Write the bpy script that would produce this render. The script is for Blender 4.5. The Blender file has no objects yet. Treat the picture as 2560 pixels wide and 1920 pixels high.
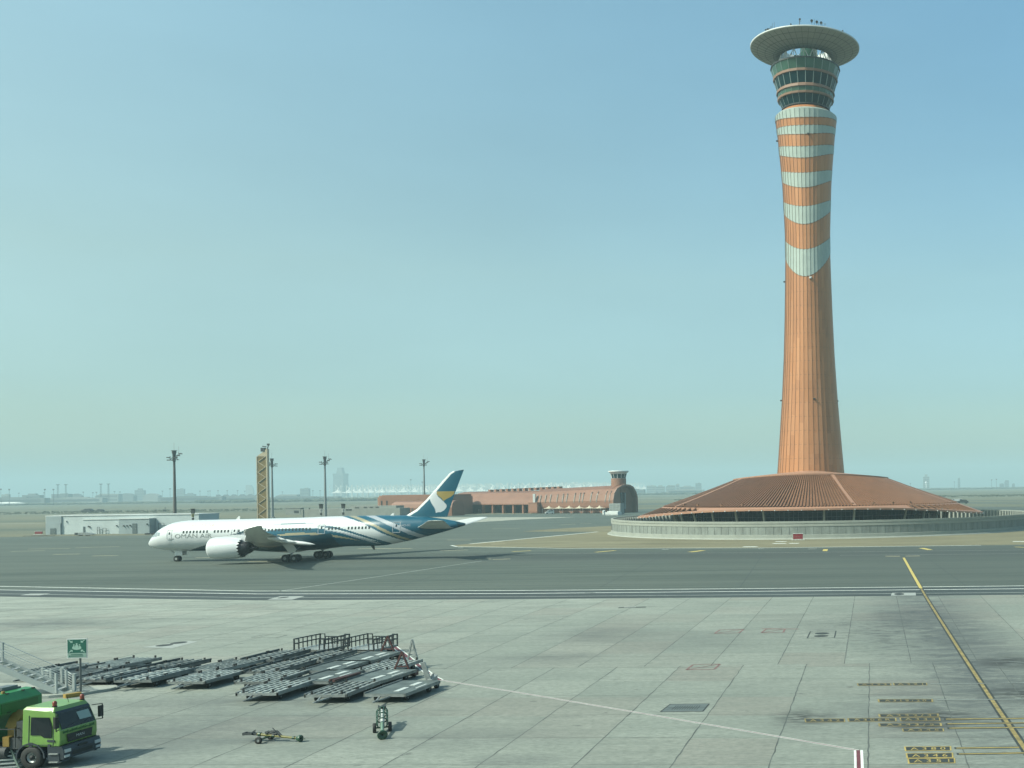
import bpy, bmesh, math, random
from mathutils import Vector, Matrix, Quaternion
random.seed(7)
S = bpy.context.scene
COL = S.collection
R = math.radians

# ------------------------------------------------------------------ camera
F_PX, CX, CY, SH = 2662.0, 2180.0, 960.0, (1216.4 - 960) / 2560
ROLL, PITCH, HC = R(0.8), 0.0, 12.5
EYE = Vector((0, 0, HC))
_up0 = Vector((0, -math.sin(PITCH), math.cos(PITCH)))
FWD = Vector((0, math.cos(PITCH), math.sin(PITCH)))
RGT = math.cos(ROLL) * Vector((1, 0, 0)) - math.sin(ROLL) * _up0
UPV = math.sin(ROLL) * Vector((1, 0, 0)) + math.cos(ROLL) * _up0
cam = bpy.data.cameras.new('camera')
cam.lens = 36 * F_PX / 2560
cam.sensor_width = 36
cam.shift_y = SH
cam.shift_x = -(CX - 1280) / 2560
cam.clip_start, cam.clip_end = 0.5, 40000
camo = bpy.data.objects.new('camera', cam)
COL.objects.link(camo)
camo.matrix_world = Matrix(((RGT.x, UPV.x, -FWD.x, 0), (RGT.y, UPV.y, -FWD.y, 0), (RGT.z, UPV.z, -FWD.z, HC), (0, 0, 0, 1)))
S.camera = camo

# ------------------------------------------------------------------ light
SUN_AZ, SUN_EL = R(30), R(44)
TO_SUN = Vector((-math.cos(SUN_AZ) * math.cos(SUN_EL), -math.sin(SUN_AZ) * math.cos(SUN_EL), math.sin(SUN_EL)))
W = bpy.data.worlds.new('World')
S.world = W
W.use_nodes = True
wn = W.node_tree
bg = wn.nodes['Background']
sky = wn.nodes.new('ShaderNodeTexSky')
sky.sky_type = 'NISHITA'
sky.sun_disc = False
sky.sun_elevation = SUN_EL
sky.sun_rotation = math.atan2(TO_SUN.x, TO_SUN.y)
sky.air_density, sky.dust_density, sky.ozone_density = 1.0, 2.0, 1.0
tint = wn.nodes.new('ShaderNodeMix')
tint.data_type = 'RGBA'
tint.blend_type = 'MULTIPLY'
tint.inputs[0].default_value = 1.0
tint.inputs[7].default_value = (0.82, 0.985, 0.865, 1)
wn.links.new(sky.outputs[0], tint.inputs[6])
wtc = wn.nodes.new('ShaderNodeTexCoord')
wmp = wn.nodes.new('ShaderNodeMapping')
wmp.inputs['Scale'].default_value = (2.2, 2.2, 7.0)
wno = wn.nodes.new('ShaderNodeTexNoise')
wno.inputs['Scale'].default_value, wno.inputs['Detail'].default_value = 1.0, 5
wrg = wn.nodes.new('ShaderNodeMapRange')
wrg.inputs[1].default_value, wrg.inputs[2].default_value, wrg.inputs[3].default_value, wrg.inputs[4].default_value = 0.3, 0.7, 0.94, 1.06
wmx = wn.nodes.new('ShaderNodeMix')
wmx.data_type, wmx.blend_type = 'RGBA', 'MULTIPLY'
wmx.inputs[0].default_value = 1.0
wn.links.new(wtc.outputs['Generated'], wmp.inputs[0])
wn.links.new(wmp.outputs[0], wno.inputs[0])
wn.links.new(wno.outputs[0], wrg.inputs[0])
wn.links.new(tint.outputs[2], wmx.inputs[6])
wn.links.new(wrg.outputs[0], wmx.inputs[7])
# milky air: the veil is denser to the left and thins out upwards
def wmix(f, a, b, mode='MIX'):
    n = wn.nodes.new('ShaderNodeMix')
    n.data_type, n.blend_type = 'RGBA', mode
    for i, v in ((0, f), (6, a), (7, b)):
        if hasattr(v, 'links'): wn.links.new(v, n.inputs[i])
        else: n.inputs[i].default_value = v
    return n.outputs[2]
def wramp(f, a, b):
    n = wn.nodes.new('ShaderNodeMapRange')
    wn.links.new(f, n.inputs[0])
    n.inputs[1].default_value, n.inputs[2].default_value = a, b
    return n.outputs[0]
wsp = wn.nodes.new('ShaderNodeSeparateXYZ')
wn.links.new(wtc.outputs['Generated'], wsp.inputs[0])
wz_, wx_ = wsp.outputs[2], wsp.outputs[0]
side = wmix(wramp(wx_, -0.60, 0.14), (1.15, 1.09, 1.0, 1), (0.84, 0.94, 1.0, 1))
low0 = wmix(wramp(wz_, 0.0, 0.09), (0.92, 0.92, 0.95, 1), (0.80, 0.83, 0.90, 1))
lowv = wmix(wramp(wz_, 0.09, 0.19), low0, (1.0, 0.95, 0.885, 1))
highv = wmix(wramp(wz_, 0.19, 0.42), lowv, (1.12, 1.17, 1.13, 1))
allv = wmix(wramp(wz_, 0.0, 0.36), highv, wmix(1.0, highv, side, 'MULTIPLY'))
wn.links.new(wmix(1.0, wmx.outputs[2], allv, 'MULTIPLY'), bg.inputs[0])
bg.inputs[1].default_value = 0.148
sun = bpy.data.lights.new('sun', 'SUN')
sun.energy = 4.4
sun.angle = R(0.55)
sun.color = (1.0, 1.0, 0.88)
suno = bpy.data.objects.new('sun', sun)
COL.objects.link(suno)
suno.rotation_euler = TO_SUN.to_track_quat('Z', 'Y').to_euler()
suno.location = (-200, 0, 300)
vs = S.view_settings
vs.view_transform, vs.look, vs.gamma, vs.use_curve_mapping = 'Standard', 'None', 1.0, False
vs.exposure = 0.38
S.cycles.use_denoising = True
S.cycles.max_bounces = 6
S.cycles.volume_bounces = 0
HAZE_DENSITY = 2.6e-4
HAZE_COLOR = (0.60, 0.85, 0.90)

# ------------------------------------------------------------------ picture geometry
def ray(u, v):
    return RGT * ((u - CX) / F_PX) + UPV * ((CY - v + SH * 2560) / F_PX) + FWD
def G(u, v, z=0.0):
    d = ray(u, v)
    return EYE + d * ((z - HC) / d.z)
def AT(u, v, Y):
    d = ray(u, v)
    return EYE + d * (Y / d.y)
def proj(p):
    q = p - EYE
    w = q.dot(FWD)
    return CX + F_PX * q.dot(RGT) / w, CY + SH * 2560 - F_PX * q.dot(UPV) / w

# ------------------------------------------------------------------ materials
KALB = 0.76        # reflectance scale that goes with the sun and exposure above
def M(name, col, rough=0.6, metal=0.0, var=0.0, scale=2.0, spec=0.5, bump=0.0, stretch=(1, 1, 1), coat=0.0, wear=0.0):
    col = tuple(c * KALB for c in col)
    m = bpy.data.materials.new(name)
    m.use_nodes = True
    nt = m.node_tree
    b = nt.nodes['Principled BSDF']
    b.inputs['Base Color'].default_value = (*col, 1)
    b.inputs['Roughness'].default_value = rough
    b.inputs['Metallic'].default_value = metal
    b.inputs['Specular IOR Level'].default_value = spec
    b.inputs['Coat Weight'].default_value = coat
    if var or bump:
        tc = nt.nodes.new('ShaderNodeTexCoord')
        mp = nt.nodes.new('ShaderNodeMapping')
        mp.inputs['Scale'].default_value = stretch
        nt.links.new(tc.outputs['Object'], mp.inputs[0])
        n = nt.nodes.new('ShaderNodeTexNoise')
        n.inputs['Scale'].default_value = scale
        n.inputs['Detail'].default_value = 5
        n.inputs['Roughness'].default_value = 0.65
        nt.links.new(mp.outputs[0], n.inputs[0])
        if var:
            rp = nt.nodes.new('ShaderNodeMapRange')
            rp.inputs[1].default_value, rp.inputs[2].default_value = 0.3, 0.7
            rp.inputs[3].default_value, rp.inputs[4].default_value = 1 - var, 1 + var
            nt.links.new(n.outputs[0], rp.inputs[0])
            mx = nt.nodes.new('ShaderNodeMix')
            mx.data_type = 'RGBA'
            mx.blend_type = 'MULTIPLY'
            mx.inputs[0].default_value = 1
            mx.inputs[6].default_value = (*col, 1)
            nt.links.new(rp.outputs[0], mx.inputs[7])
            out = mx.outputs[2]
            if wear:      # every object of its own tone
                oi = nt.nodes.new('ShaderNodeObjectInfo')
                r2 = nt.nodes.new('ShaderNodeMapRange')
                r2.inputs[3].default_value, r2.inputs[4].default_value = 1 - wear, 1 + wear * 0.6
                nt.links.new(oi.outputs['Random'], r2.inputs[0])
                m2 = nt.nodes.new('ShaderNodeMix')
                m2.data_type, m2.blend_type = 'RGBA', 'MULTIPLY'
                m2.inputs[0].default_value = 1
                nt.links.new(out, m2.inputs[6])
                nt.links.new(r2.outputs[0], m2.inputs[7])
                out = m2.outputs[2]
            nt.links.new(out, b.inputs['Base Color'])
        if bump:
            bp = nt.nodes.new('ShaderNodeBump')
            bp.inputs['Strength'].default_value = bump
            nt.links.new(n.outputs[0], bp.inputs['Height'])
            nt.links.new(bp.outputs[0], b.inputs['Normal'])
    return m

class NT:
    """small helper to write node trees on world position"""
    def __init__(s, m):
        s.nt = m.node_tree
        g = s.nt.nodes.new('ShaderNodeNewGeometry')
        s.pos = g.outputs['Position']
        sp = s.nt.nodes.new('ShaderNodeSeparateXYZ')
        s.nt.links.new(s.pos, sp.inputs[0])
        s.x, s.y = sp.outputs[0], sp.outputs[1]
    def put(s, sock, v):
        if hasattr(v, 'links'):
            s.nt.links.new(v, sock)
        else:
            sock.default_value = v
    def math(s, op, a, b=0.0, c=None, clamp=False):
        n = s.nt.nodes.new('ShaderNodeMath')
        n.operation = op
        n.use_clamp = clamp
        s.put(n.inputs[0], a)
        s.put(n.inputs[1], b)
        if c is not None:
            s.put(n.inputs[2], c)
        return n.outputs[0]
    def noise(s, sc, detail=4, rough=0.6, off=(0, 0, 0), dist=0.0):
        mp = s.nt.nodes.new('ShaderNodeMapping')
        mp.inputs['Scale'].default_value = sc
        mp.inputs['Location'].default_value = off
        s.nt.links.new(s.pos, mp.inputs[0])
        n = s.nt.nodes.new('ShaderNodeTexNoise')
        n.inputs['Scale'].default_value = 1
        n.inputs['Detail'].default_value = detail
        n.inputs['Roughness'].default_value = rough
        n.inputs['Distortion'].default_value = dist
        s.nt.links.new(mp.outputs[0], n.inputs[0])
        return n.outputs[0]
    def ramp(s, f, lo, hi, a=0.0, b=1.0):
        n = s.nt.nodes.new('ShaderNodeMapRange')
        s.put(n.inputs[0], f)
        n.inputs[1].default_value, n.inputs[2].default_value = lo, hi
        n.inputs[3].default_value, n.inputs[4].default_value = a, b
        return n.outputs[0]
    def mix(s, f, a, b, mode='MIX'):
        n = s.nt.nodes.new('ShaderNodeMix')
        n.data_type = 'RGBA'
        n.blend_type = mode
        s.put(n.inputs[0], f)
        for i, v in ((6, a), (7, b)):
            if hasattr(v, 'links'):
                s.nt.links.new(v, n.inputs[i])
            elif isinstance(v, (int, float)):
                n.inputs[i].default_value = (v, v, v, 1)
            else:
                n.inputs[i].default_value = (*v, 1)
        return n.outputs[2]
    def wnoise(s, a, b):
        c = s.nt.nodes.new('ShaderNodeCombineXYZ')
        s.put(c.inputs[0], a)
        s.put(c.inputs[1], b)
        n = s.nt.nodes.new('ShaderNodeTexWhiteNoise')
        s.nt.links.new(c.outputs[0], n.inputs[0])
        return n.outputs[0]
    def blob(s, cx, cy, rx, ry, soft=1.0):
        dx = s.math('DIVIDE', s.math('SUBTRACT', s.x, cx), rx)
        dy = s.math('DIVIDE', s.math('SUBTRACT', s.y, cy), ry)
        d = s.math('SQRT', s.math('ADD', s.math('MULTIPLY', dx, dx), s.math('MULTIPLY', dy, dy)))
        return s.ramp(d, 0.1, soft, 1.0, 0.0)

# ------------------------------------------------------------------ mesh builder
class MB:
    def __init__(s):
        s.v, s.f, s.m, s.sm = [], [], [], []
    def face(s, pts, mat=0, smooth=False):
        i = len(s.v)
        s.v += [tuple(p) for p in pts]
        s.f.append(tuple(range(i, i + len(pts))))
        s.m.append(mat)
        s.sm.append(smooth)
    def mesh(s, vs, fs, mat=0, smooth=False):
        i = len(s.v)
        s.v += [tuple(p) for p in vs]
        for k, f in enumerate(fs):
            s.f.append(tuple(i + a for a in f))
            s.m.append(mat[k] if isinstance(mat, list) else mat)
            s.sm.append(smooth)
    def box(s, c, d, rz=0.0, mat=0, ax=None):
        """c centre, d full sizes, rz turn about z or ax three axes"""
        c = Vector(c)
        if ax is None:
            ax = (Vector((math.cos(rz), math.sin(rz), 0)), Vector((-math.sin(rz), math.cos(rz), 0)), Vector((0, 0, 1)))
        vs = []
        for i in (-.5, .5):
            for j in (-.5, .5):
                for k in (-.5, .5):
                    vs.append(c + ax[0] * d[0] * i + ax[1] * d[1] * j + ax[2] * d[2] * k)
        s.mesh(vs, [(0, 1, 3, 2), (4, 6, 7, 5), (0, 4, 5, 1), (2, 3, 7, 6), (0, 2, 6, 4), (1, 5, 7, 3)], mat)
    def bar(s, a, b, w, h=None, mat=0):
        a, b = Vector(a), Vector(b)
        d = b - a
        L = d.length
        if L < 1e-6:
            return
        d /= L
        up = Vector((0, 0, 1)) if abs(d.z) < 0.9 else Vector((1, 0, 0))
        x = d.cross(up).normalized()
        y = x.cross(d).normalized()
        s.box((a + b) / 2, (L, w, h or w), mat=mat, ax=(d, x, y))
    def cyl(s, a, b, r0, r1=None, n=12, mat=0, smooth=True, caps=True):
        r1 = r0 if r1 is None else r1
        a, b = Vector(a), Vector(b)
        d = (b - a).normalized()
        up = Vector((0, 0, 1)) if abs(d.z) < 0.9 else Vector((1, 0, 0))
        x = d.cross(up).normalized()
        y = x.cross(d).normalized()
        vs = []
        for c, r in ((a, r0), (b, r1)):
            for k in range(n):
                t = 2 * math.pi * k / n
                vs.append(c + x * r * math.cos(t) + y * r * math.sin(t))
        s.mesh(vs, [(k, (k + 1) % n, n + (k + 1) % n, n + k) for k in range(n)], mat, smooth)
        if caps:
            s.face(vs[:n][::-1], mat)
            s.face(vs[n:], mat)
    def lathe(s, prof, n=32, c=(0, 0, 0), mat=0, smooth=True, a0=0.0, ax=None):
        """prof list of (r, h); axis z through c, or axes ax=(x,y,axis)"""
        c = Vector(c)
        if ax is None:
            ax = (Vector((1, 0, 0)), Vector((0, 1, 0)), Vector((0, 0, 1)))
        vs, fs, ms = [], [], []
        for r, h in prof:
            for k in range(n):
                t = a0 + 2 * math.pi * k / n
                vs.append(c + ax[0] * r * math.cos(t) + ax[1] * r * math.sin(t) + ax[2] * h)
        for i in range(len(prof) - 1):
            for k in range(n):
                fs.append((i * n + k, i * n + (k + 1) % n, (i + 1) * n + (k + 1) % n, (i + 1) * n + k))
                ms.append(mat[i] if isinstance(mat, list) else mat)
        s.mesh(vs, fs, ms, smooth)
    def prism(s, poly, z0, z1, mat=0, top=None):
        n = len(poly)
        lo = [(p[0], p[1], z0) for p in poly]
        hi = [(p[0], p[1], z1) for p in poly]
        s.mesh(lo + hi, [(k, (k + 1) % n, n + (k + 1) % n, n + k) for k in range(n)], mat)
        s.face(hi, mat if top is None else top)
        s.face(lo[::-1], mat)
    def build(s, name, mats, parent=None, at=None, rz=0.0):
        me = bpy.data.meshes.new(name)
        me.from_pydata(s.v, [], s.f)
        if not isinstance(mats, (list, tuple)):
            mats = [mats]
        for m in mats:
            me.materials.append(m)
        me.polygons.foreach_set('material_index', s.m)
        me.polygons.foreach_set('use_smooth', s.sm)
        me.validate()
        me.update()
        o = bpy.data.objects.new(name, me)
        COL.objects.link(o)
        if parent:
            o.parent = parent
        if at is not None:
            o.location = at
            o.rotation_euler = (0, 0, rz)
        return o

def tag(o, label=None, cat=None, group=None, kind=None):
    if label: o['label'] = label
    if cat: o['category'] = cat
    if group: o['group'] = group
    if kind: o['kind'] = kind
    return o
def empty(name, loc, label, cat, rz=0.0, group=None):
    o = bpy.data.objects.new(name, None)
    COL.objects.link(o)
    o.location = loc
    o.rotation_euler = (0, 0, rz)
    return tag(o, label, cat, group)
def dup(root, loc, rz, label=None, group=None, skip=()):
    r = root.copy()
    COL.objects.link(r)
    r.location = loc
    r.rotation_euler = (0, 0, rz)
    if label: r['label'] = label
    if group: r['group'] = group
    for ch in list(root.children):
        c = ch.copy()
        COL.objects.link(c)
        c.parent = r
        for g in ch.children:
            d = g.copy()
            COL.objects.link(d)
            d.parent = c
    return r
def struct(mb, name, mats):
    return tag(mb.build(name, mats), kind='structure')
_tc = {}
def text2d(t):
    """outline text as (verts, faces) in a unit-high box: x from 0 to w"""
    if t in _tc:
        return _tc[t]
    cu = bpy.data.curves.new('t', 'FONT')
    cu.body = t
    cu.resolution_u = 3
    o = bpy.data.objects.new('t', cu)
    COL.objects.link(o)
    dg = bpy.context.evaluated_depsgraph_get()
    me = bpy.data.meshes.new_from_object(o.evaluated_get(dg))
    vs = [(v.co.x, v.co.y) for v in me.vertices]
    fs = [tuple(p.vertices) for p in me.polygons]
    bpy.data.objects.remove(o)
    bpy.data.curves.remove(cu)
    bpy.data.meshes.remove(me)
    x0, x1 = min(a for a, b in vs), max(a for a, b in vs)
    y0, y1 = min(b for a, b in vs), max(b for a, b in vs)
    vs = [((a - x0) / (x1 - x0), (b - y0) / (y1 - y0)) for a, b in vs]
    _tc[t] = vs, fs
    return vs, fs
def inside(poly, x, y):
    c = False
    j = len(poly) - 1
    for i in range(len(poly)):
        xi, yi = poly[i]
        xj, yj = poly[j]
        if (yi > y) != (yj > y) and x < (xj - xi) * (y - yi) / (yj - yi) + xi:
            c = not c
        j = i
    return c
def lerp_tab(tab, x):
    if x <= tab[0][0]: return tab[0][1]
    for (a, p), (b, q) in zip(tab, tab[1:]):
        if x <= b:
            return p + (q - p) * (x - a) / (b - a)
    return tab[-1][1]

m_white = M('white_paint', (0.62, 0.66, 0.64), 0.45, var=0.05, scale=0.6)
m_black = M('black_rubber', (0.018, 0.022, 0.022), 0.7)
m_dark = M('dark_metal', (0.035, 0.042, 0.042), 0.5, var=0.1)
m_grey = M('grey_metal', (0.25, 0.28, 0.28), 0.5, 0.2, var=0.12)
m_galv = M('galvanised_steel', (0.40, 0.44, 0.43), 0.42, 0.35, var=0.18, scale=3)

# ================================================================== GROUND
def ground_mat():
    m = M('desert_ground', (0.3, 0.27, 0.2), 0.95, spec=0.1)
    n = NT(m)
    streak = n.noise((0.0012, 0.016, 1), 5, 0.62)
    streak2 = n.noise((0.004, 0.07, 1), 4, 0.6, (13, 5, 0))
    fine = n.noise((0.05, 0.12, 1), 4, 0.6, (3, 8, 0))
    c = n.mix(n.ramp(streak, 0.42, 0.58), (0.205, 0.205, 0.145), (0.125, 0.148, 0.118))
    c = n.mix(n.ramp(streak2, 0.5, 0.72), c, (0.25, 0.245, 0.175))
    c = n.mix(n.ramp(fine, 0.35, 0.7, 0, 0.35), c, (0.13, 0.14, 0.105))
    c = n.mix(1.0, c, KALB, 'MULTIPLY')
    n.nt.links.new(c, n.nt.nodes['Principled BSDF'].inputs['Base Color'])
    return m
def asphalt_mat():
    m = M('asphalt', (0.1, 0.1, 0.1), 0.85, spec=0.25)
    n = NT(m)
    a = n.noise((0.006, 0.11, 1), 5, 0.65)
    b = n.noise((0.03, 0.5, 1), 5, 0.7, (4, 9, 0))
    b2 = n.noise((0.012, 0.9, 1), 5, 0.7, (40, 9, 0))
    g = n.noise((1.5, 1.5, 1), 3, 0.6)
    c = n.mix(n.ramp(a, 0.3, 0.7), (0.066, 0.090, 0.076), (0.125, 0.152, 0.128))
    c = n.mix(n.ramp(b, 0.42, 0.7, 0, 0.6), c, (0.165, 0.195, 0.162))
    c = n.mix(n.ramp(b2, 0.5, 0.7, 0, 0.55), c, (0.055, 0.073, 0.066))
    c = n.mix(n.ramp(b2, 0.45, 0.3, 0, 0.4), c, (0.165, 0.195, 0.17))
    # rubber worn lane along the taxiway and the concrete edge lane
    d = n.math('ABSOLUTE', n.math('SUBTRACT', n.math('ADD', n.y, n.math('MULTIPLY', n.x, 0.05)), 199.5))
    lane = n.math('MULTIPLY', n.ramp(d, 4, 21, 1, 0), n.ramp(a, 0.2, 0.6, 0.5, 0.95))
    right = n.ramp(n.x, -113, -58)
    c = n.mix(n.math('MULTIPLY', lane, n.math('MULTIPLY', right, 0.72)), c, (0.05, 0.062, 0.06))
    c = n.mix(n.ramp(n.x, -48, 7, 0, 0.35), c, (0.075, 0.09, 0.086))
    c = n.mix(n.ramp(g, 0.3, 0.7, 0, 0.18), c, (0.06, 0.07, 0.065))
    c = n.mix(1.0, c, KALB, 'MULTIPLY')
    n.nt.links.new(c, n.nt.nodes['Principled BSDF'].inputs['Base Color'])
    return m
def concrete_mat():
    m = M('apron_concrete', (0.4, 0.43, 0.4), 0.75, spec=0.35)
    n = NT(m)
    sx = n.x
    low = n.math('LESS_THAN', n.y, 75.3)
    dlo = n.math('SUBTRACT', n.math('DIVIDE', sx, 4.455), (-4.8 / 4.455) % 1.0)
    dhi = n.math('SUBTRACT', n.math('DIVIDE', sx, 4.72), (-6.85 / 4.72) % 1.0)
    hi = n.math('SUBTRACT', 1.0, low)
    sel = n.math('ADD', n.math('MULTIPLY', low, dlo), n.math('MULTIPLY', hi, dhi))
    col = n.math('FLOOR', sel)
    yy = n.math('ADD', n.math('ADD', n.y, 1.35), n.math('MULTIPLY', n.x, 0.054))
    rlo = n.math('DIVIDE', n.math('SUBTRACT', yy, 75.3), 5.27)
    rhi = n.math('DIVIDE', n.math('SUBTRACT', yy, 75.3), 6.3)
    row = n.math('FLOOR', n.math('ADD', n.math('MULTIPLY', low, rlo), n.math('MULTIPLY', hi, rhi)))
    w = n.wnoise(col, row)
    w2 = n.wnoise(n.math('ADD', col, 31.7), row)
    w3 = n.wnoise(n.math('ADD', col, 77.1), row)
    big = n.noise((0.035, 0.05, 1), 5, 0.6)
    st = n.noise((0.30, 1.25, 1), 7, 0.78, (5, 2, 0), 0.5)
    st2 = n.noise((0.10, 0.33, 1), 7, 0.76, (15, 22, 0), 0.8)
    fine = n.noise((2.2, 5.0, 1), 4, 0.8, (9, 3, 0))
    c = n.mix(n.ramp(big, 0.35, 0.65), (0.27, 0.305, 0.262), (0.325, 0.355, 0.305))
    c = n.mix(n.ramp(w, 0, 1, 0, 0.38), c, (0.225, 0.255, 0.222))
    c = n.mix(n.math('MULTIPLY', n.ramp(w2, 0.62, 0.9), 0.6), c, (0.29, 0.28, 0.24))
    c = n.mix(n.math('MULTIPLY', n.ramp(w3, 0.7, 0.95), 0.35), c, (0.40, 0.425, 0.365))
    c = n.mix(n.ramp(st2, 0.5, 0.72, 0, 0.42), c, (0.185, 0.21, 0.185))
    c = n.mix(n.ramp(st2, 0.46, 0.28, 0, 0.45), c, (0.42, 0.45, 0.385))
    c = n.mix(n.ramp(st, 0.5, 0.74, 0, 0.6), c, (0.15, 0.172, 0.152))
    c = n.mix(n.ramp(st, 0.45, 0.25, 0, 0.4), c, (0.40, 0.43, 0.37))
    c = n.mix(n.ramp(fine, 0.42, 0.62, 0, 0.6), c, (0.15, 0.17, 0.145))
    c = n.mix(n.math('MULTIPLY', n.ramp(n.math('ADD', n.math('MULTIPLY', n.y, 0.8), n.math('MULTIPLY', n.x, -0.6)), 80, 150, 0, 0.6), n.ramp(st2, 0.62, 0.42)), c, (0.42, 0.455, 0.39))  # glare over the far left slabs, put in as paler concrete
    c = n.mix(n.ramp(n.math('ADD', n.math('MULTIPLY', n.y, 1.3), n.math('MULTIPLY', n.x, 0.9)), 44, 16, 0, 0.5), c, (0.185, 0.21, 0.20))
    # oil and tyre stains: beside the lead-in line, on the stop bars and scattered drips
    spot = n.noise((0.55, 1.6, 1), 4, 0.65, (21, 4, 0))
    spot2 = n.noise((0.9, 1.3, 1), 3, 0.6, (41, 14, 0))
    sm = n.noise((0.22, 0.55, 1), 7, 0.78, (2, 17, 0), 0.8)
    a, b = G(2345, 1541), G(2472, 1738)
    k = (b.x - a.x) / (b.y - a.y)
    dl = n.math('SUBTRACT', n.x, n.math('ADD', n.math('MULTIPLY', n.math('SUBTRACT', n.y, a.y), k), a.x))
    near = n.math('MULTIPLY', n.ramp(n.math('ABSOLUTE', n.math('ADD', dl, 0.6)), 0.5, 7.5, 1, 0), n.ramp(sm, 0.34, 0.6, 0.05, 1))
    c = n.mix(n.math('MULTIPLY', near, n.ramp(n.y, 44, 62, 0.35, 0.85)), c, (0.095, 0.108, 0.108))
    def stain(cx, cy, rx, ry, k, lo, hi, colr, c):
        f = n.math('MULTIPLY', n.blob(cx, cy, rx, ry), n.math('MULTIPLY', n.ramp(sm, lo, hi), k * 0.62))
        return n.mix(f, c, colr)
    for (u, v, rx, ry, k) in ((2300, 1555, 6.5, 20, 1.0), (2420, 1600, 5, 12, 0.9), (2280, 1535, 4.5, 11, 0.95), (2480, 1660, 6.5, 12, 1.0), (2560, 1720, 6, 10, 1.0),
                              (2310, 1790, 4.5, 3.2, 0.95), (2290, 1755, 6, 4, 0.7), (2200, 1800, 8, 6, 0.55), (2120, 1560, 8, 14, 0.55), (1500, 1585, 7, 8, 0.8), (1380, 1645, 6, 4, 0.8), (1750, 1600, 9, 10, 0.5),
                              (600, 1800, 13, 5, 0.7), (300, 1850, 10, 5, 0.9), (680, 1755, 13, 3.0, 0.95), (100, 1560, 13, 7, 0.8), (1100, 1850, 9, 3, 0.7), (260, 1700, 9, 6, 0.9), (640, 1850, 3, 1.2, 1.0), (60, 1560, 12, 3, 0.9), (1290, 1900, 3, 1.5, 1.0)):
        p = G(u, v)
        c = stain(p.x, p.y, rx, ry, k, 0.30, 0.58, (0.088, 0.10, 0.10), c)
    for (u, v, rx, ry, k) in ((2330, 1790, 2.6, 2.0, 1.0), (2530, 1655, 3.0, 3.0, 0.95), (2555, 1735, 2.6, 2.6, 0.95), (2310, 1815, 2.2, 1.2, 1.0), (2010, 1795, 1.8, 2.4, 0.9)):
        p = G(u, v)
        f = n.math('MULTIPLY', n.blob(p.x, p.y, rx, ry, 1.2), n.math('MULTIPLY', n.ramp(spot, 0.38, 0.55), k))
        c = n.mix(f, c, (0.035, 0.036, 0.034))
    p = G(2230, 1575)
    f = n.math('MULTIPLY', n.blob(p.x, p.y, 11, 20), n.ramp(spot, 0.52, 0.62, 0, 0.9))
    c = n.mix(f, c, (0.07, 0.08, 0.078))
    f = n.ramp(spot, 0.665, 0.71, 0, 0.8)
    c = n.mix(f, c, (0.09, 0.10, 0.092))
    f = n.ramp(spot2, 0.70, 0.74, 0, 0.7)
    c = n.mix(f, c, (0.10, 0.10, 0.092))
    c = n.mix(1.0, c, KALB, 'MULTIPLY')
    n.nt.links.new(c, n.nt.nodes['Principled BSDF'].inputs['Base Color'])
    b = n.nt.nodes.new('ShaderNodeBump')
    b.inputs['Strength'].default_value = 0.15
    n.nt.links.new(fine, b.inputs['Height'])
    n.nt.links.new(b.outputs[0], n.nt.nodes['Principled BSDF'].inputs['Normal'])
    return m
m_ground, m_asphalt, m_conc = ground_mat(), asphalt_mat(), concrete_mat()
m_sand = M('island_sand', (0.225, 0.212, 0.14), 0.95, var=0.22, scale=0.12, spec=0.1, stretch=(0.3, 1, 1))
m_beige = M('old_concrete_lane', (0.36, 0.37, 0.31), 0.9, var=0.12, scale=0.05, spec=0.2)
m_line_w = M('white_line_paint', (0.80, 0.85, 0.79), 0.7, var=0.15, scale=0.8)
m_line_g = M('worn_line_paint', (0.42, 0.47, 0.44), 0.75, var=0.2, scale=0.6)
m_line_y = M('yellow_line_paint', (0.46, 0.35, 0.10), 0.7, var=0.3, scale=1.3)
m_line_y2 = M('dirty_yellow_paint', (0.30, 0.235, 0.085), 0.7, var=0.45, scale=1.6)
m_line_yf = M('far_yellow_paint', (0.60, 0.48, 0.14), 0.7, var=0.1)
m_line_pale = M('faded_yellow_paint', (0.52, 0.48, 0.31), 0.8, var=0.25, scale=0.4)
m_line_r = M('red_line_paint', (0.16, 0.045, 0.055), 0.7, var=0.2)
m_line_rf = M('faded_red_paint', (0.22, 0.13, 0.12), 0.8, var=0.3)
m_line_k = M('black_line_paint', (0.035, 0.045, 0.042), 0.75, var=0.35, scale=1.5)
m_joint = M('joint_sealant', (0.10, 0.115, 0.105), 0.85, var=0.4, scale=0.4)
m_tar = M('fresh_asphalt', (0.042, 0.058, 0.058), 0.85, var=0.3, scale=0.25, stretch=(0.2, 1, 1))

def flat(pts, z, mb, mat=0):
    mb.face([(p[0], p[1], z) for p in pts], mat)
mb = MB()
flat([(-9000, -400), (9000, -400), (9000, 9000), (-9000, 9000)], 0.0, mb)
struct(mb, 'ground', m_ground)
def edge_y(x):      # concrete / asphalt boundary, from the photograph
    return lerp_tab(EDGE, x)
EDGE = [(p.x, p.y) for p in [G(u, v) for u, v in ((0, 1491.6), (640, 1501), (1280, 1498), (1920, 1493), (2560, 1487))]]
EDGE = [(-320, EDGE[0][1] + 18)] + EDGE + [(200, EDGE[-1][1] - 8)]
xs = [a for a, b in EDGE]
mb = MB()
far = [G(2900, 1278), G(2560, 1268), G(1990, 1262), G(1500, 1276), G(1330, 1285), G(1140, 1289), G(980, 1292), G(800, 1296), G(560, 1306), G(380, 1338), G(100, 1341), G(0, 1343), G(-400, 1352)]
flat([(x, edge_y(x) - 1) for x in xs] + [(p.x, p.y) for p in far], 0.004, mb)
struct(mb, 'taxiway', m_asphalt)
mb = MB()
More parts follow.
